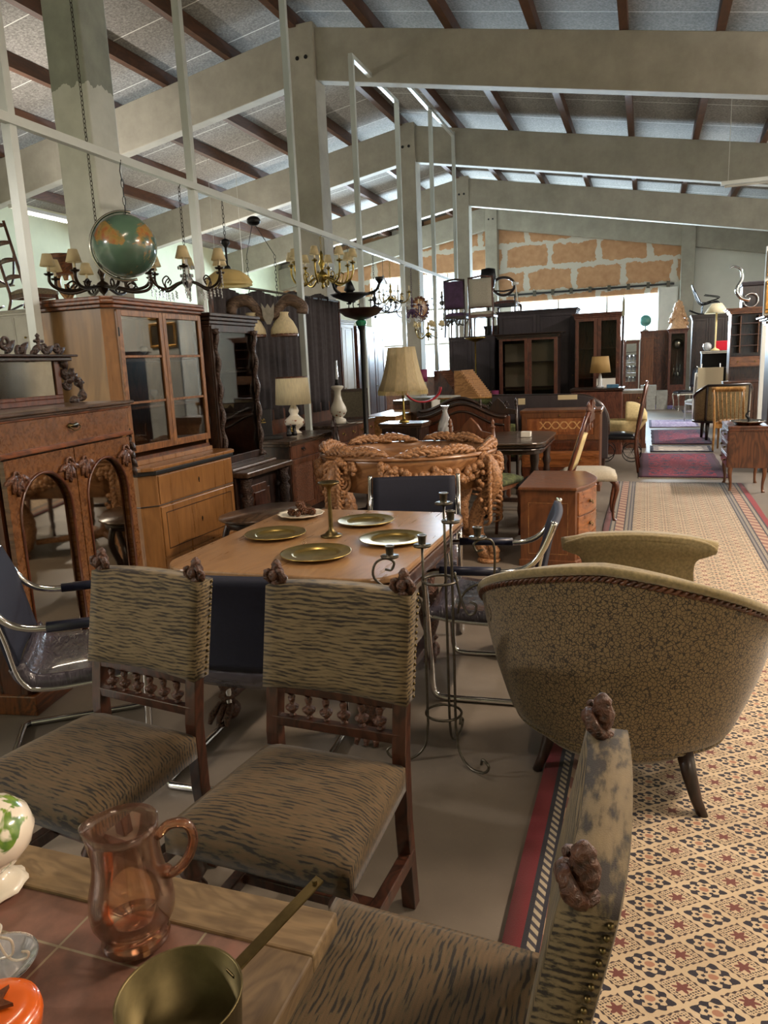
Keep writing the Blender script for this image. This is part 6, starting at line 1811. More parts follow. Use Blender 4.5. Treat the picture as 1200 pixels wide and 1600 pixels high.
# pram
t = thing('doll_pram', 'old cream doll pram with a rounded body on thin black wheels', 'pram', (-0.35, 11.75, 0), 0)
m = MB()
m.grid(lambda u, v: (-0.38 + 0.76 * u, 0.20 * math.cos(PI + PI * v) * (math.sin(PI * min(0.98, max(0.02, u))) ** 0.35), 0.62 + 0.30 * math.sin(PI + PI * v) * (math.sin(PI * min(0.98, max(0.02, u))) ** 0.35) + 0.12 * (u > 0.6) * (u - 0.6) * 2), 20, 14)
m.out('body', 'cream_fabric', t, True, solid=0.02)
m = MB(); m.grid(lambda u, v: (0.08 + 0.30 * math.cos(PI / 2 * u), 0.20 * math.cos(PI * v), 0.62 + 0.26 * math.sin(PI / 2 * u + 0.15) * math.sin(PI * v)), 12, 14); m.out('hood', 'cream_fabric', t, True, solid=0.012)
for x in (-0.2, 0.18):
    for y in (-0.19, 0.19):
        m = MB()
        m.tube([(x + 0.135 * math.cos(2 * PI * i / 24), y, 0.14 + 0.135 * math.sin(2 * PI * i / 24)) for i in range(24)], 0.007, 6, True)
        for i in range(6):
            a = PI * i / 3
            m.tube([(x, y, 0.14), (x + 0.133 * math.cos(a), y, 0.14 + 0.133 * math.sin(a))], 0.002, 4)
        m.out('wheel', 'black_iron', t, True)
m = MB(); m.tube(curve([(-0.2, -0.17, 0.14), (-0.25, -0.16, 0.3), (0, -0.15, 0.36), (0.23, -0.16, 0.3), (0.18, -0.17, 0.14)], 16), 0.006, 6); m.tube(curve([(-0.3, 0, 0.6), (-0.5, 0, 0.8), (-0.55, 0, 0.82)], 8), 0.008, 6); m.out('chassis', 'black_iron', t, True)

# ------------------------------------------------------------------ middle group: desk, bookcases, wardrobes
case('desk', 'dark reddish desk with papers and a lamp with tan shade on top', 'desk', (-0.74, 12.75, 0), 180, 0.78, 0.6, 1.06, 'redwood', [(1, [('drawer', 1)])] * 3, top='dark_x', overh=0.03, side='redwood')
t = thing('table_lamp', 'table lamp with tan tapered shade and blue glass foot on the reddish desk', 'lamp', (-0.70, 12.7, 1.062))
m = MB(); m.lathe([(0, 0), (0.06, 0), (0.065, 0.02), (0.03, 0.05), (0.035, 0.12), (0.02, 0.2), (0.01, 0.25), (0, 0.25)], 18); m.out('base', 'crystal', t, True)
m = MB(); m.lathe([(0.16, 0.24), (0.165, 0.24), (0.13, 0.5), (0.125, 0.5)], 28); m.out('lamp_shade', 'shade_tan', t, True)
o = MB().box(-0.09, 0.09, -0.07, 0.07, 0, 0.05).out('blue_box', 'blue_paint', None, bevel=0.003); o.location = (-0.5, 12.62, 1.062); tag(o, 'flat blue patterned box on the reddish desk, right of the lamp', 'box')
o = MB().box(-0.15, 0.15, -0.01, 0.01, 0, 0.14).out('card', 'box_paper', None); o.location = (-0.62, 12.92, 1.062); tag(o, 'white card standing behind the lamp on the reddish desk', 'card')
case('narrow_chest', 'narrow brown chest with a pale cloth top beside the aisle, beyond the leather chair', 'chest', (-0.24, 13.55, 0), 0, 0.52, 0.5, 0.98, 'brown', [(0.3, [('drawer', 1)]), (1, [('door', 1)])], top='grey_wood', overh=0.03)
t = case('bookcase', 'tall bookcase with two glazed arched doors behind the tan-shaded lamp', 'bookcase', (-0.83, 14.25, 0), 0, 0.78, 0.42, 2.32, 'redwood', [(1, [('glass', 1, 'redwood', 0), ('glass', 1, 'redwood', 0)]), (0.35, [('door', 1), ('door', 1)])], top='redwood', crown=0.05, side='mahogany')
t = thing('feather_pole', 'thin tall dark pole with a pale blade tip beside the glazed bookcase', 'pole', (-0.375, 13.22, 0))
m = MB(); m.tube([(0, 0, 0), (0, 0, 2.2)], 0.018, 8); m.lathe([(0, 0), (0.09, 0), (0.09, 0.02), (0.02, 0.04)], 14); m.out('pole', 'dark', t, True)
m = MB(); m.prism([(-0.022, 2.2), (0.022, 2.2), (0.026, 2.42), (0.0, 2.56), (-0.02, 2.4)], -0.006, 0.006, 'y'); m.out('blade', 'silver', t)
case('glazed_case', 'brown two-door glazed case with pale curtains inside, before the big dark wardrobe', 'cabinet', (-2.0, 13.85, 0), 0, 1.05, 0.42, 2.02, 'redwood', [(1, [('glass', 1, 'redwood'), ('glass', 1, 'redwood')])], top='dark_x', crown=0.03, side='dark', overh=0.04, plinth=0.62)
o = MB().box(-0.47, 0.47, 0.0, 0.008, 0, 0.85).out('inner_curtain', 'linen', None); o.location = (-2.0, 13.95, 1.0)
tag(o, 'pale cloth curtain hanging inside the brown two-door glazed case', 'curtain')
case('wardrobe', 'big plain dark wardrobe rising above the brown glazed case', 'wardrobe', (-1.96, 14.75, 0), 0, 1.42, 0.62, 2.46, 'purple_dark', [(1, [('door', 1), ('door', 1)])], top='purple_dark', crown=0.04)
case('wardrobe', 'plain dark wardrobe carrying the linen-backed and violet chairs', 'wardrobe', (-3.20, 14.75, 0), 0, 0.9, 0.6, 2.04, 'purple_dark', [(1, [('door', 1), ('door', 1)])], top='purple_dark', overh=0.01)
case('wardrobe', 'dark wardrobe half hidden behind the big plain one, carrying the balloon-back chair', 'wardrobe', (-2.45, 15.75, 0), 0, 1.4, 0.6, 2.26, 'dark', [(1, [('door', 1), ('door', 1)])])
chair('balloon_chair', 'balloon-back chair with open oval back set high on a dark wardrobe', (-2.72, 15.65, 2.262), 175, 'dark', 'redwood', None, 0.48, 0.42, 0.44, 0.92, 'oval', 'cab')
chair('high_chair', 'linen-backed chair with flared top standing on the plain dark wardrobe', (-3.02, 14.75, 2.042), 178, 'mahogany', 'linen', 'linen', 0.5, 0.42, 0.42, 1.10, 'panel', 'straight', lean=0.04)
chair('high_chair', 'violet-backed chair standing on the plain dark wardrobe beside the linen one', (-3.53, 14.75, 2.042), 176, 'dark', 'violet', 'violet', 0.44, 0.4, 0.42, 1.08, 'panel', 'straight', lean=0.04)
t = thing('reading_lamp', 'small white angled reading lamp standing on the big dark wardrobe', 'lamp', (-2.32, 14.65, 2.462), 20)
m = MB(); m.lathe([(0, 0), (0.06, 0), (0.06, 0.015), (0, 0.02)], 16); m.tube([(0, 0, 0.01), (-0.06, 0, 0.5)], 0.01, 7); m.out('arm', 'white', t, True)
m = MB(); m.tube([(-0.12, 0, 0.52), (0.0, 0, 0.52)], [0.04, 0.02], 10); m.out('head', 'white', t, True)
t = thing('thin_uplighter', 'thin brass uplighter with flat dish in front of the violet chair wardrobe', 'floor lamp', (-2.85, 13.15, 0))
m = MB(); m.lathe([(0, 0), (0.13, 0), (0.13, 0.02), (0.02, 0.04), (0.013, 0.1), (0.013, 1.92), (0, 1.92)], 16); m.out('pole', 'brass', t, True)
m = MB(); m.lathe([(0, 1.9), (0.04, 1.91), (0.18, 1.96), (0.19, 1.975), (0.17, 1.97), (0, 1.92)], 28); m.out('dish', 'brass', t, True)
case('small_cabinet', 'small dark red cabinet in front of the plain dark wardrobe', 'cabinet', (-2.9, 13.6, 0), 0, 0.5, 0.4, 1.02, 'redwood', [(1, [('door', 1)])])
m = MB(); m.lathe([(0, 0), (0.07, 0), (0.07, 0.42), (0, 0.42)], 18); o = m.out('cloth_roll', 'magenta', None, True); o.location = (-2.55, 13.35, 0.62)
tag(o, 'magenta roll standing upright on a low chest before the dark wardrobe', 'roll')
case('low_chest', 'low dark chest under the magenta roll', 'chest', (-2.5, 13.35, 0), 0, 0.3, 0.3, 0.62, 'dark', [(1, [('drawer', 1)])] * 2)

# white and brown cupboards past the second column
case('cupboard', 'tall grey-white panelled cupboard behind the curtain end and second column', 'cupboard', (-5.3, 12.4, 0), 90, 1.0, 0.5, 2.38, 'offwhite', [(1, [('door', 1), ('door', 1)])], crown=0.04)
case('cupboard', 'tall red-brown panelled cupboard next to the grey-white one', 'cupboard', (-5.3, 13.8, 0), 90, 1.5, 0.5, 2.3, 'redwood', [(1, [('door', 1), ('door', 1), ('door', 1)])])
for i, (x, y, rz, w_, h, mt, lb) in enumerate((
    (-4.75, 17.9, 90, 1.3, 1.25, 'brown', 'brown waist-high cupboard beyond the third column'),
    (-4.75, 19.6, 90, 1.4, 1.05, 'mahogany', 'low mahogany chest further along the left row'),
    (-3.6, 17.4, 0, 1.0, 1.9, 'dark', 'dark wardrobe showing between the studs near the windows'),
    (-1.9, 18.2, 0, 1.6, 2.0, 'brown', 'brown wardrobe hidden behind the big plain one'),
    (-0.9, 19.3, 0, 0.8, 1.9, 'redwood', 'red-brown wardrobe left of the glass display case'),
    (-6.6, 20.5, 0, 1.3, 1.1, 'brown', 'brown chest under the bright left window'),
    (-8.3, 19.0, 0, 1.4, 1.15, 'mahogany', 'mahogany chest far left under the bright window'))):
    case('cupboard', lb, 'cupboard', (x, y, 0), rz, w_, 0.5, h, mt, [(1, [('door', 1), ('door', 1)])])

# ------------------------------------------------------------------ right side of the aisle
t = case('bedside_table', 'brown bedside table with drawers on cabriole legs carrying a silver tray', 'table', (1.10, 9.42, 0), -90, 0.72, 0.40, 0.75, 'mahogany_side', [(1, [('drawer', 1, 'mahogany')])] * 3, legs=0.28, overh=0.02, top='mahogany', side='brown')
t = thing('silver_tray', 'silver and copper rimmed round tray with a small bird-shaped handle on the bedside table', 'tray', (1.10, 9.25, 0.752))
m = MB(); m.lathe([(0, 0.0), (0.12, 0.0), (0.16, 0.03), (0.185, 0.04), (0.18, 0.045), (0.15, 0.03), (0, 0.008)], 40, wave=lambda a, r, z: 1 + 0.02 * math.cos(20 * a)); m.out('tray', 'silver', t, True)
m = MB(); m.tube(curve([(0, 0, 0.0), (0.01, 0, 0.06), (-0.02, 0, 0.1), (0.0, 0, 0.14), (0.02, 0, 0.15)], 14), [0.014, 0.013, 0.012, 0.012, 0.014, 0.016, 0.015, 0.012, 0.01, 0.009, 0.008, 0.008, 0.007, 0.005, 0.003], 8); m.out('handle', 'black_iron', t, True)
t = case('tall_cabinet', 'tall near-black cabinet with stepped capital at the right edge', 'cabinet', (2.12, 10.9, 0), 0, 1.25, 0.6, 1.98, 'dark', [(1, [('door', 1), ('door', 1)])], crown=0.05, overh=0.05)
m = MB()
for i, (z, e) in enumerate(((1.60, 0.03), (1.64, 0.05), (1.80, 0.045), (1.84, 0.07), (1.88, 0.10))):
    m.box(-0.64 - e, -0.50 + e, -0.36 - e, -0.28, z, z + 0.03)
m.box(-0.65, -0.49, -0.37, -0.28, 0.1, 1.9)
m.out('pilaster', 'dark', t, bevel=0.006)
t = thing('bergere', 'curved tub chair with tan damask back and dark tapered legs, beyond the small table', 'armchair', (1.30, 14.6, 0), 196)
t.scale = (1.38, 1.05, 1.0)
m = MB()
def bsh(off):
    def f(u, v):
        a = math.radians(90 + (u - 0.5) * 2 * 118)
        k = abs(u - 0.5) * 2
        top = 0.98 - 0.24 * max(0, (k - 0.42) / 0.58) ** 0.8
        r = 0.335 - off
        return ((1.0 * r) * math.cos(a) * 1.02, r * math.sin(a) + 0.05 * v * (1 - k), 0.34 + (top - 0.34) * v)
    return f
fo, fi = bsh(0), bsh(0.05)
A = [[m.v(fo(i / 36, j / 8)) for j in range(9)] for i in range(37)]; B = [[m.v(fi(i / 36, j / 8)) for j in range(9)] for i in range(37)]
for i in range(36):
    for j in range(8):
        m.f([A[i][j], A[i + 1][j], A[i + 1][j + 1], A[i][j + 1]]); m.f([B[i][j], B[i][j + 1], B[i + 1][j + 1], B[i + 1][j]])
    m.f([A[i][8], A[i + 1][8], B[i + 1][8], B[i][8]]); m.f([A[i][0], B[i][0], B[i + 1][0], A[i + 1][0]])
m.out('backrest', 'damask', t, True)
m = MB(); m.tube([Vector(fo(i / 40, 1.0)) for i in range(41)], 0.02, 8); m.tube([Vector(fo(i / 40, 0.0)) for i in range(41)], 0.022, 8)
for u in (0.29, 0.71, 0.0, 1.0):
    m.tube([Vector(fo(u, v / 6)) for v in range(7)], 0.018, 8)
m.out('show_wood', 'dark', t, True)
m = MB(); m.lathe([(0, 0.32), (0.32, 0.32), (0.33, 0.4), (0.3, 0.45), (0, 0.46)], 28); m.out('seat', 'damask', t, True)
for a in (40, 140, 235, 305):
    m = MB(); x, y = 0.29 * math.cos(math.radians(a)), 0.29 * math.sin(math.radians(a)); m.tube([(x, y, 0.36), (x * 1.06, y * 1.06, 0.0)], [0.03, 0.016], 8); m.out('leg', 'dark', t, True)
chair('spindle_chair', 'pale pine spindle-back chair standing between the bergere and the silver tray', (1.30, 12.95, 0), 165, 'pine', 'pine', None, 0.46, 0.42, 0.44, 0.98, 'spindle', 'straight', lean=0.14)
# secretary with open pigeonholes, things on it
t = case('secretary', 'tall brown secretary with open pigeonholes, behind the damask tub chair', 'secretary', (2.15, 16.6, 0), 0, 1.2, 0.5, 2.36, 'cherry', [(0.55, [('open', 1)]), (0.12, [('drawer', 1), ('drawer', 1)]), (0.75, [('open', 1)])], side='mahogany', crown=0.05, shelves=3, overh=0.04, back=True)
m = MB()
for x in (-0.42, -0.1, 0.2):
    m.box(x - 0.008, x + 0.008, -0.24, 0.2, 1.5, 2.22)
m.out('divider', 'cherry', t)
t = thing('swan_ornament', 'chrome swan-necked ornament with a ring foot on the brown secretary', 'ornament', (1.78, 16.5, 2.362), 0)
m = MB(); m.tube(curve([(0.1, 0, 0.15), (-0.05, 0, 0.2), (-0.14, 0, 0.35), (-0.06, 0, 0.55), (-0.08, 0, 0.72), (-0.2, 0, 0.8), (-0.28, 0, 0.77)], 40), [0.05 - 0.035 * (i / 40) for i in range(41)], 10); m.out('neck', 'chrome', t, True)
m = MB(); m.tube([(0.12 + 0.13 * math.cos(2 * PI * i / 28), 0, 0.145 + 0.13 * math.sin(2 * PI * i / 28)) for i in range(28)], 0.016, 8, True); m.out('ring', 'chrome', t, True)
t = thing('travel_chest', 'dark lidded trunk lying on the brown secretary behind the swan ornament', 'trunk', (2.15, 16.75, 2.362), 0)
MB().box(-0.4, 0.4, -0.18, 0.18, 0, 0.42).out('body', 'dark', t, bevel=0.01); MB().box(-0.42, 0.42, -0.2, 0.2, 0.42, 0.5).out('lid', 'purple_dark', t, bevel=0.02)
# picture wall
t = thing('room_divider', 'white display panel hung with old paintings at the right edge', 'panel', (2.35, 12.4, 0), 0)
MB().box(-0.75, 0.75, 0, 0.06, 0, 3.02).out('board', 'wall_white', t, bevel=0.003)
for i, (z, hgt, lb) in enumerate(((2.60, 0.36, 'upper gilt-framed dark landscape painting on the white panel'), (2.08, 0.46, 'lower gilt-framed painting on the white panel, just above the black cabinet'))):
    f = thing('painting', lb, 'painting', (1.92, 12.4, z), 0)
    m = MB(); m.box(-0.3, 0.3, -0.04, -0.001, 0, 0.05); m.box(-0.3, 0.3, -0.04, -0.001, hgt - 0.05, hgt); m.box(-0.3, -0.25, -0.04, -0.001, 0.05, hgt - 0.05); m.box(0.25, 0.3, -0.04, -0.001, 0.05, hgt - 0.05); m.out('frame', 'gold', f, bevel=0.008)
    MB().box(-0.25, 0.25, -0.025, -0.004, 0.05, hgt - 0.05).out('canvas', plain('old_canvas_%s' % 'ab'[i], '#4a3f24', 0.5, 0, 9, 0.8), f)
# far end
t = case('longcase_clock', 'mahogany longcase clock with a tall glazed door at the far end', 'clock', (0.86, 23.9, 0), 0, 0.5, 0.34, 2.22, 'redwood', [(1, [('glass', 1, 'redwood')]), (0.3, [('door', 1)])], crown=0.04, shelves=0)
m = MB()
for i in range(3):
    m.tube([(-0.09 + i * 0.09, 0, 0.85), (-0.09 + i * 0.09, 0, 1.2)], 0.022, 8)
m.lathe([(0, 0), (0.15, 0), (0.15, 0.012), (0, 0.012)], 24)
for v in m.bm.verts[-50:]:
    a, b_, c = v.co; v.co = (a, -c - 0.02, b_ + 1.8)
m.tube([(0, 0.02, 1.6), (0, 0.02, 0.95)], 0.008, 6); m.ball((0, 0.02, 0.92), (0.07, 0.02, 0.07), 14, 8)
m.out('clockwork', 'silver', t, True)
t = thing('gilt_figure', 'gilded carved figure group on top of the longcase clock', 'sculpture', (0.86, 23.85, 2.222))
m = MB()
random.seed(5)
for i in range(90):
    u = random.random() ** 0.8
    r = 0.24 * (1 - u) + 0.05
    a = random.uniform(0, 2 * PI)
    m.ball((r * math.cos(a), r * math.sin(a) * 0.6, 0.06 + u * 0.68), (0.05, 0.045, 0.06), 7, 5, 0.3)
m.lathe([(0, 0), (0.28, 0), (0.26, 0.05), (0.14, 0.3), (0.08, 0.6), (0.05, 0.78), (0, 0.84)], 12); m.out('figure', 'gilt', t, True)
case('wardrobe', 'big dark wardrobe at the far end, right of the longcase clock', 'wardrobe', (1.90, 24.3, 0), 0, 1.3, 0.6, 2.6, 'dark', [(1, [('door', 1), ('door', 1), ('door', 1)])], crown=0.08)
case('panelled_cupboard', 'brown panelled cupboard at the far end, left of the longcase clock', 'cupboard', (0.22, 24.4, 0), 0, 0.8, 0.5, 2.22, 'brown', [(1, [('door', 1), ('door', 1)]), (1, [('door', 1), ('door', 1)])])
case('narrow_cupboard', 'plain narrow brown door panel standing before the panelled cupboard', 'cupboard', (0.02, 23.7, 0), 0, 0.36, 0.2, 2.02, 'mahogany_side', [(1, [('door', 1)])])
case('glass_display', 'narrow glass display case with bright glassware at the far end', 'cabinet', (-0.42, 23.6, 0), 0, 0.42, 0.3, 1.95, 'brown', [(1, [('glass', 1)]), (0.5, [('door', 1)])], shelves=3, back=False)
for k2 in range(3):
    for j in range(3):
        m = MB(); m.lathe([(0, 0), (0.04, 0), (0.01, 0.03), (0.05, 0.12), (0.045, 0.2), (0, 0.1)], 10); o = m.out('glass_vase', 'crystal', None, True)
        o.location = (-0.53 + j * 0.11, 23.6, 0.70 + 0.315 * k2)
        tag(o, 'pale glass vase on a shelf of the narrow display case at the far end', 'vase', 'glassware in the far display case')
t = thing('teal_globe', 'small teal globe on a curved stand on the panelled cupboard at the far end', 'globe', (-0.05, 24.2, 2.222))
m = MB(); m.ball((0, 0, 0.3), 0.17, 20, 14); m.out('sphere', 'teal', t, True)
m = MB(); m.lathe([(0, 0), (0.1, 0), (0.1, 0.02), (0.02, 0.05), (0.015, 0.14), (0, 0.14)], 14); m.tube([(0.19 * math.cos(math.radians(a)), 0, 0.3 + 0.19 * math.sin(math.radians(a))) for a in range(-90, 91, 12)], 0.01, 6); m.out('stand', 'silver', t, True)
for i, (x, y, w_, h, z) in enumerate(((0.02, 22.4, 0.5, 0.38, 0), (0.44, 22.5, 0.3, 0.52, 0), (0.08, 22.4, 0.42, 0.3, 0.382))):
    o = MB().box(-w_ / 2, w_ / 2, -0.2, 0.2, 0, h).out('grey_box', 'stone', None, bevel=0.005); o.location = (x, y, z)
    tag(o, ('low grey box on the floor before the panelled cupboard', 'tall grey box on the floor at the right of the grey stack', 'green-grey box on top of the low grey box')[i], 'box')
chair('silver_chair', 'chair with silvered cabriole frame and black seat before the longcase clock', (1.0, 22.0, 0), -75, 'silver', 'black_leather', 'black_leather', 0.5, 0.45, 0.48, 1.15, 'panel', 'cab')
case('black_shelf_unit', 'black open cabinet with grey top bearing the cream standing lamp', 'cabinet', (1.55, 19.2, 0), 0, 0.66, 0.45, 1.56, 'black', [(1, [('open', 1)]), (1, [('door', 1)])], top='grey_wood', shelves=1)
t = thing('cream_lamp', 'slender lamp with conical cream shade on the black open cabinet', 'lamp', (1.50, 19.1, 1.562))
m = MB(); m.lathe([(0, 0), (0.1, 0), (0.1, 0.02), (0.03, 0.06), (0.018, 0.1), (0.022, 0.85), (0, 0.85)], 16); m.out('stem', 'cream_fabric', t, True)
m = MB(); m.lathe([(0.26, 0.84), (0.265, 0.84), (0.11, 1.06), (0.105, 1.06)], 28); m.out('lamp_shade', 'shade', t, True)
o = MB().box(-0.19, 0.19, -0.12, 0.12, 0, 0.22).out('red_box', 'red', None, bevel=0.015); o.location = (1.70, 19.2, 1.562); tag(o, 'bright red box beside the cream lamp on the black open cabinet', 'box')
m = MB(); m.ball((0, 0, 0.1), 0.1, 16, 10); o = m.out('crystal_ball', 'crystal', None, True); o.location = (1.33, 19.1, 1.562); tag(o, 'glass ball on the black open cabinet, left of the cream lamp', 'ornament')
t = thing('grey_plank', 'weathered grey upright plank leaning beside the black open cabinet', 'plank', (1.98, 18.6, 0), 0)
MB().box(-0.11, 0.11, -0.03, 0.03, 0, 1.72).out('plank', 'grey_wood', t, bevel=0.01); MB().box(-0.14, 0.14, -0.04, 0.04, 0, 0.05).out('foot', 'grey_wood', t)
t = thing('cream_board', 'cream square board on an easel behind the damask tub chair', 'board', (1.30, 17.4, 0), 0)
MB().box(-0.25, 0.25, -0.015, 0.015, 0.78, 1.22).out('board', 'papers', t)
for x in (-0.18, 0.18):
    m = MB(); m.tube([(x, 0.02, 1.3), (x * 1.3, 0.12, 0)], 0.012, 6); m.out('leg', 'white', t, True)
chair('white_chair', 'slim white-framed chair left of the cream board', (1.12, 18.3, 0), 200, 'white', 'linen', 'linen', 0.42, 0.4, 0.46, 1.1, 'panel', 'straight')
case('low_cabinet', 'low brown cabinet behind the damask tub chair', 'cabinet', (1.72, 15.9, 0), 0, 0.6, 0.4, 0.98, 'brown', [(1, [('door', 1)])])
t = thing('black_rocker', 'black cane rocking chair perched on the far dark wardrobe', 'chair', (1.65, 24.2, 2.602), 90)
m = MB()
for s_ in (-0.2, 0.2):
    m.tube(curve([(s_, -0.5, 0.12), (s_, -0.2, 0.02), (s_, 0.2, 0.02), (s_, 0.5, 0.14)], 20), 0.014, 6)
    m.tube(curve([(s_, -0.3, 0.05), (s_, -0.25, 0.35), (s_, 0.2, 0.3), (s_, 0.45, 0.85)], 20), 0.014, 6)
    m.tube(curve([(s_, 0.15, 0.03), (s_, 0.1, 0.3), (s_, -0.3, 0.45), (s_, 0.1, 0.55)], 20), 0.012, 6)
m.out('frame', 'black_iron', t, True)
m = MB(); m.grid(lambda u, v: ((u - 0.5) * 0.4, -0.25 + 0.42 * v, 0.33), 2, 2); m.grid(lambda u, v: ((u - 0.5) * 0.4, 0.2 + 0.25 * v, 0.35 + 0.5 * v), 2, 2); m.out('seat', 'black', t, solid=0.02)

# ------------------------------------------------------------------ upper left: white cupboard with things on it
case('white_cupboard', 'wide off-white cupboard with dark panel lines behind the honey cabinet, cut by the left edge', 'cupboard', (-6.75, 7.35, 0), 0, 1.9, 0.5, 2.40, 'offwhite', [(0.3, [('drawer', 1), ('drawer', 1), ('drawer', 1)]), (1, [('door', 1), ('door', 1), ('door', 1)])], crown=0.03)
chair('ladder_chair', 'ladder-back wooden chair standing on the white cupboard under the lit tube', (-6.92, 7.3, 2.402), 160, 'brown', 'cane', None, 0.44, 0.38, 0.2, 0.95, 'ladder', 'straight', lean=0.15)
t = thing('wooden_goblet', 'wooden bowl on a heart-shaped pierced pedestal standing on the white cupboard', 'bowl', (-6.40, 7.28, 2.402), 0)
m = MB(); m.lathe([(0, 0), (0.17, 0), (0.18, 0.02), (0.05, 0.05), (0.04, 0.08), (0, 0.08)], 20); m.out('base', 'lightwood', t, True)
m = MB()
for s_ in (-1, 1):
    m.tube(curve([(0, 0, 0.07), (s_ * 0.11, 0, 0.22), (s_ * 0.10, 0, 0.36), (s_ * 0.03, 0, 0.38), (0, 0, 0.31)], 20), 0.026, 8)
m.tube([(0, 0, 0.07), (0, 0, 0.26)], [0.02, 0.03], 8); m.out('heart_stem', 'lightwood', t, True)
m = MB(); m.lathe([(0, 0.36), (0.13, 0.37), (0.16, 0.42), (0.2, 0.56), (0.205, 0.58), (0.19, 0.56), (0.14, 0.42), (0, 0.4)], 28); m.out('bowl', 'walnut_x', t, True)
t = thing('bentwood_rocker', 'dark bentwood chair frame on the white cupboard at the left edge', 'chair', (-7.62, 7.3, 2.402), 85)
m = MB()
for s_ in (-0.18, 0.18):
    m.tube(curve([(-0.35, s_, 0.15), (0, s_, 0.01), (0.35, s_, 0.12)], 16), 0.014, 6)
    m.tube(curve([(-0.2, s_, 0.05), (-0.1, s_, 0.4), (0.2, s_, 0.35), (0.3, s_, 0.75)], 16), 0.014, 6)
m.out('frame', 'dark', t, True); m = MB(); m.grid(lambda u, v: (-0.1 + 0.35 * u, (v - 0.5) * 0.36, 0.4 - 0.06 * u), 2, 2); m.out('seat', 'cane', t, solid=0.015)
chair('side_chair', 'brown bent-backed chair on the white cupboard right behind the wooden bowl', (-5.98, 7.35, 2.402), 200, 'brown', 'cane', None, 0.42, 0.36, 0.25, 0.62, 'oval', 'straight')

# ------------------------------------------------------------------ lamps hanging from the low rail
def chain(m, x, y, z0, z1, link=0.045):
    n = max(2, int((z1 - z0) / (link * 0.78)))
    st = (z1 - z0) / n
    for i in range(n):
        zc = z0 + (i + 0.5) * st
        pts = []
        for k2 in range(10):
            a = 2 * PI * k2 / 10
            u, w_ = 0.011 * math.cos(a), 0.5 * link * math.sin(a)
            pts.append((x + (u if i % 2 else 0), y + (0 if i % 2 else u), zc + w_))
        m.tube(pts, 0.0028, 5, True)
def canopy(m, x, y, z, r=0.05):
    m.lathe([(0, 0), (r * 0.3, 0), (r, 0.05), (r, 0.06), (0, 0.06)], 16, (x, y, z))
def chandelier(label, x, y, z, R, n, mat, ztop=3.22, shade=None, candle='candle', body=None, crystals=False, rise=0.08, drop=0.12, rz=0, droop=0.07, thick=0.010, sz=1.0):
    t = thing('chandelier', label, 'chandelier', (x, y, z), rz)
    body = body or mat
    m = MB(); chain(m, 0, 0, 0.24 * sz, ztop - z - 0.03); m.tube(curve([(0, 0, ztop - z - 0.04), (0.02, 0, ztop - z), (0, 0, ztop - z + 0.04)], 8), 0.004, 5); m.out('chain', mat, t, True)
    m = MB(); m.lathe([(0, -0.12), (0.012, -0.11), (0.02, -0.09), (0.008, -0.07), (0.035, -0.04), (0.06, 0.0), (0.045, 0.03), (0.015, 0.05), (0.02, 0.09), (0.035, 0.12), (0.015, 0.16), (0.02, 0.2), (0.008, 0.24), (0, 0.24)], 18)
    for v in m.bm.verts: v.co *= sz
    m.out('body', body, t, True)
    for i in range(n):
        a = 2 * PI * i / n + 0.2
        ca, sa = math.cos(a), math.sin(a)
        P = lambda r, q: (r * ca, r * sa, q)
        m = MB()
        m.tube(curve([P(0.03, 0.0), P(R * 0.3, -droop * 0.3), P(R * 0.6, -droop), P(R * 0.88, -droop * 0.6), P(R, rise * 0.3), P(R, rise)], 18), thick, 7)
        m.tube(curve([P(R * 0.62, -droop), P(R * 0.7, 0.0), P(R * 0.58, 0.04), P(R * 0.5, 0.01), P(R * 0.56, -0.02)], 12), thick * 0.6, 6)
        m.lathe([(0, 0), (0.03, 0.0), (0.042, 0.012), (0.04, 0.016), (0.012, 0.01), (0.014, 0.03), (0, 0.03)], 12, P(R, rise))
        ar = m.out('arm', mat, t, True)
        m = MB(); m.lathe([(0, 0), (0.011, 0), (0.011, 0.085), (0, 0.085)], 10, P(R, rise + 0.025)); m.out('candle', candle, ar, True)
        if shade:
            m = MB(); m.lathe([(0.062, 0), (0.064, 0), (0.036, 0.10), (0.034, 0.10)], 16, P(R, rise + 0.075), wave=lambda an, r, q: 1 + (0.03 * math.cos(8 * an) if r > 0.05 else 0)); m.out('shade', shade, ar, True)
        if crystals:
            m = MB()
            for j in range(7):
                rr = R * (0.35 + 0.11 * j)
                zz = -droop - 0.01 - 0.02 * math.sin(j)
                for q in range(3):
                    m.ball(P(rr, zz - 0.022 * q - 0.01), (0.007, 0.007, 0.011), 5, 3)
            for q in range(5):
                m.ball(P(R + 0.02, rise - 0.02 - 0.024 * q), (0.008, 0.008, 0.011), 5, 3)
            m.out('crystal_drops', 'crystal', ar)
    if crystals:
        m = MB()
        for i in range(36):
            a = 2 * PI * i / 12
            q = i // 12
            m.ball((0.07 * math.cos(a) * (1 - 0.25 * q), 0.07 * math.sin(a) * (1 - 0.25 * q), 0.12 - 0.07 * q), (0.01, 0.01, 0.016), 5, 3)
        m.out('crystal_drops', 'crystal', t)
    return t
M['bronze'] = plain('dark_bronze', '#33261c', 0.35, 0.7, 30, 0.4)

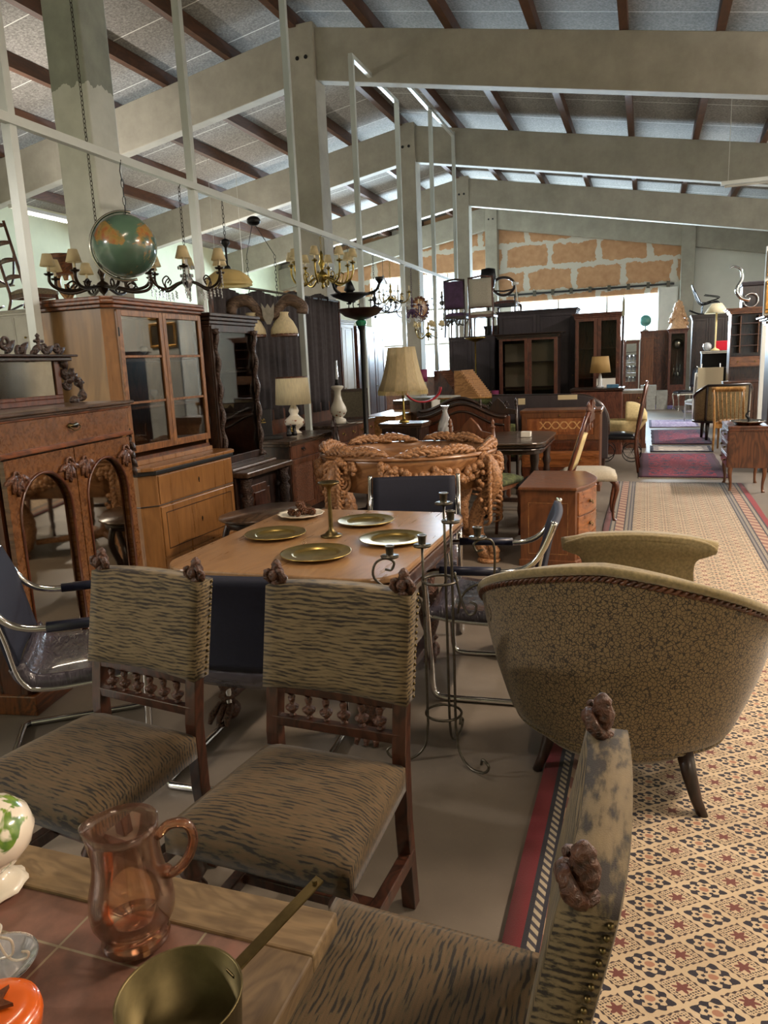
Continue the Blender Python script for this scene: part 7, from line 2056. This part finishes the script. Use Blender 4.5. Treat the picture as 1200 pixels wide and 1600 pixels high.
chandelier('dark bronze chandelier with plain cream cup shades, just behind the hanging globe', -4.55, 5.62, 2.37, 0.44, 8, 'bronze', 6.70, 'shade_small', sz=1.0, droop=0.04, thick=0.014)
t = thing('hanging_globe', 'big map globe in a pale ring hanging by a chain over the honey cabinet', 'globe', (-3.93, 5.17, 2.60), 30)
m = MB(); m.ball((0, 0, 0), 0.245, 40, 28); m.out('sphere', 'globe', t, True)
m = MB(); m.tube([(0.262 * math.cos(math.radians(a)), 0.0, 0.262 * math.sin(math.radians(a))) for a in range(75, 290, 6)], 0.011, 8); m.out('meridian_ring', 'silver', t, True)
m = MB(); chain(m, 0.03, 0, 0.24, 0.5, 0.07); m.tube([(0.03, 0, 0.48), (0.02, 0, 0.56), (0.035, 0, 0.64)], 0.004, 5); m.out('chain', 'black_iron', t, True)
chandelier('crystal chandelier on a brass chain, arms hung with glass drops, right of the globe', -3.93, 6.00, 2.40, 0.34, 6, 'bronze', 3.23, 'shade_small', 'candle', 'crystal', True, thick=0.011, rz=-11.5)
t = thing('glass_pendant', 'cream glass bowl pendant lamp hanging on black chains beside the globe', 'pendant lamp', (-3.93, 6.72, 2.42), 0)
m = MB(); m.lathe([(0.235, 0.0), (0.23, 0.03), (0.19, 0.085), (0.12, 0.13), (0.03, 0.155), (0.03, 0.16), (0.125, 0.137), (0.197, 0.09), (0.24, 0.03)], 40); m.out('bowl', 'bowl_glass', t, True)
m = MB(); m.lathe([(0, 0.15), (0.04, 0.15), (0.03, 0.18), (0.01, 0.2), (0.012, 0.36), (0.045, 0.4), (0.04, 0.43), (0.0, 0.45)], 14); chain(m, 0, 0, 0.44, 0.79); m.out('suspension', 'black_iron', t, True)
t = thing('yoke_lamp', 'brown and white ox-yoke shaped lamp with two pleated cream shades on chains', 'pendant lamp', (-3.93, 7.50, 2.20), 32)
m = MB()
m.tube(curve([(-0.40, 0, 0.0), (-0.36, 0, 0.10), (-0.22, 0, 0.13), (-0.12, 0, 0.04), (-0.08, 0, -0.02), (0.0, 0, -0.04), (0.08, 0, -0.02), (0.12, 0, 0.04), (0.24, 0, 0.13), (0.38, 0, 0.06), (0.38, 0, -0.02)], 50), [0.065 if i < 12 or i > 38 else 0.055 for i in range(51)], 12)
m.out('yoke', wood('worn_yoke', '#2e1c12', '#7c6654', 'x', 2.0, 0.6, 0.0, 0.3), t, True)
m = MB(); m.prism([(-0.07, 0.10), (-0.03, 0.04), (0, 0.09), (0.03, 0.04), (0.07, 0.10), (0.06, -0.05), (0.02, -0.13), (-0.02, -0.13), (-0.06, -0.05)], -0.075, -0.05, 'y'); m.out('centre_board', 'grey_wood', t, bevel=0.004)
for x in (-0.18, 0.17):
    m = MB(); m.lathe([(0.15, -0.24), (0.14, -0.18), (0.1, -0.10), (0.055, -0.05), (0.05, -0.02), (0.06, 0.0)], 36, (x, 0, 0), wave=lambda a, r, z: 1 + 0.025 * math.cos(18 * a)); s_ = m.out('shade', 'shade', t, True, solid=0.003)
    m = MB(); m.lathe([(0.152, -0.26), (0.155, -0.235), (0.145, -0.23)], 30, (x, 0, 0)); m.out('fringe', 'brown', s_, True)
m = MB(); chain(m, -0.18, 0, 0.15, 0.6, 0.05); chain(m, 0.12, 0, 0.13, 0.6, 0.05); m.tube([(-0.18, 0, 0.6), (-0.1, 0, 0.9)], 0.004, 5); m.tube([(0.12, 0, 0.6), (-0.06, 0, 0.9)], 0.004, 5); m.ball((-0.08, 0, 0.95), (0.075, 0.075, 0.05), 16, 10); m.out('chain', 'black_iron', t, True)
chandelier('gilt chandelier with small scalloped cream shades hanging before the second column', -3.93, 9.06, 2.72, 0.40, 8, 'brass', 3.23, 'shade_small', crystals=False, rise=0.14, droop=0.1, thick=0.013, sz=1.3)
t = thing('boat_chandelier', 'black boat-shaped oil lamp chandelier with dark goblet arms', 'chandelier', (-3.93, 9.98, 2.52), 20)
m = MB(); m.lathe([(0, -0.1), (0.015, -0.08), (0.03, -0.06), (0.1, -0.04), (0.24, 0.02), (0.28, 0.05), (0.2, 0.05), (0.0, 0.08)], 28); m.out('bowl', 'black_iron', t, True)
for a in (0, 120, 240):
    ca, sa = math.cos(math.radians(a)), math.sin(math.radians(a))
    m = MB(); m.tube(curve([(0.2 * ca, 0.2 * sa, 0.03), (0.36 * ca, 0.36 * sa, 0.08), (0.42 * ca, 0.42 * sa, 0.17)], 10), 0.02, 8); m.lathe([(0.015, 0), (0.05, 0.05), (0.06, 0.09), (0.03, 0.09), (0, 0.05)], 14, (0.42 * ca, 0.42 * sa, 0.17)); m.out('arm', 'black_iron', t, True)
m = MB(); m.lathe([(0.03, 0.06), (0.08, 0.1), (0.05, 0.18), (0.02, 0.24), (0, 0.25)], 14); chain(m, 0, 0, 0.24, 0.72); m.out('suspension', 'black_iron', t, True)
chandelier('black wrought iron chandelier with candle arms hanging above the copper uplighter bowl', -3.93, 11.0, 2.42, 0.40, 8, 'black_iron', 3.23, None, 'candle', rise=0.09, droop=0.06, thick=0.009, sz=1.2)
chandelier('brass chandelier with crystal drops, first of the pair against the bright window', -3.93, 11.78, 2.62, 0.30, 6, 'brass', 3.23, None, 'candle', crystals=True)
chandelier('dark chandelier with mauve glass drops against the bright window', -3.93, 12.95, 2.48, 0.28, 6, 'violet', 3.23, None, 'candle', crystals=True, droop=0.1)
t = thing('disc_lamp', 'round carved wooden disc lamp with hanging pendants before the third column', 'pendant lamp', (-3.93, 13.46, 2.55), 60)
m = MB(); m.lathe([(0, -0.03), (0.14, -0.03), (0.2, 0), (0.14, 0.03), (0, 0.03)], 28)
for v in m.bm.verts:
    a, b_, c = v.co; v.co = (a, c, b_)
m.out('disc', 'lightwood', t, True)
m = MB()
for i in range(18):
    a = 2 * PI * i / 18
    m.ball((0.2 * math.cos(a), 0, 0.2 * math.sin(a)), 0.03, 8, 5, 0.2)
m.out('carved_rim', 'brown_carved', t, True)
m = MB(); chain(m, 0, 0, 0.2, 0.66)
for i in range(5):
    m.tube([(-0.14 + i * 0.07, 0, -0.16), (-0.14 + i * 0.07, 0, -0.42 - 0.05 * (i % 2))], 0.006, 6)
m.out('pendants', 'brass', t, True)
chandelier('small brass chandelier with white cup shades near the third column', -3.93, 13.95, 2.1, 0.26, 5, 'brass', 3.23, 'shade_small', thick=0.008)
chandelier('small grey metal chandelier hanging high before the window, past the third column', -3.93, 15.05, 2.75, 0.2, 4, 'iron', 3.23, None, thick=0.008)
chandelier('violet-grey scrolled chandelier hanging last on the rail, before the violet chair', -3.93, 15.9, 2.45, 0.34, 6, 'iron', 3.23, None, 'candle', rise=0.1, droop=0.12, thick=0.016)
t = thing('glass_bell', 'small clear glass bell lamp on a cord before the bright window', 'pendant lamp', (-3.93, 11.44, 2.82), 0)
m = MB(); m.lathe([(0.07, 0), (0.06, 0.03), (0.03, 0.08), (0.015, 0.13), (0, 0.14)], 18); m.out('bell', 'crystal', t, True)
m = MB(); m.tube([(0, 0, 0.13), (0, 0, 0.40)], 0.004, 6); m.out('cord', 'iron', t)
t = thing('dark_lantern', 'squat dark lamp standing beside the top of the linen-backed chair', 'lamp', (-3.02, 15.25, 2.60), 0)
m = MB(); m.lathe([(0, -0.55), (0.12, -0.55), (0.03, -0.5), (0.02, 0.35), (0.12, 0.4), (0.16, 0.6), (0.14, 0.75), (0, 0.78)], 16); m.out('body', 'black_iron', t, True)
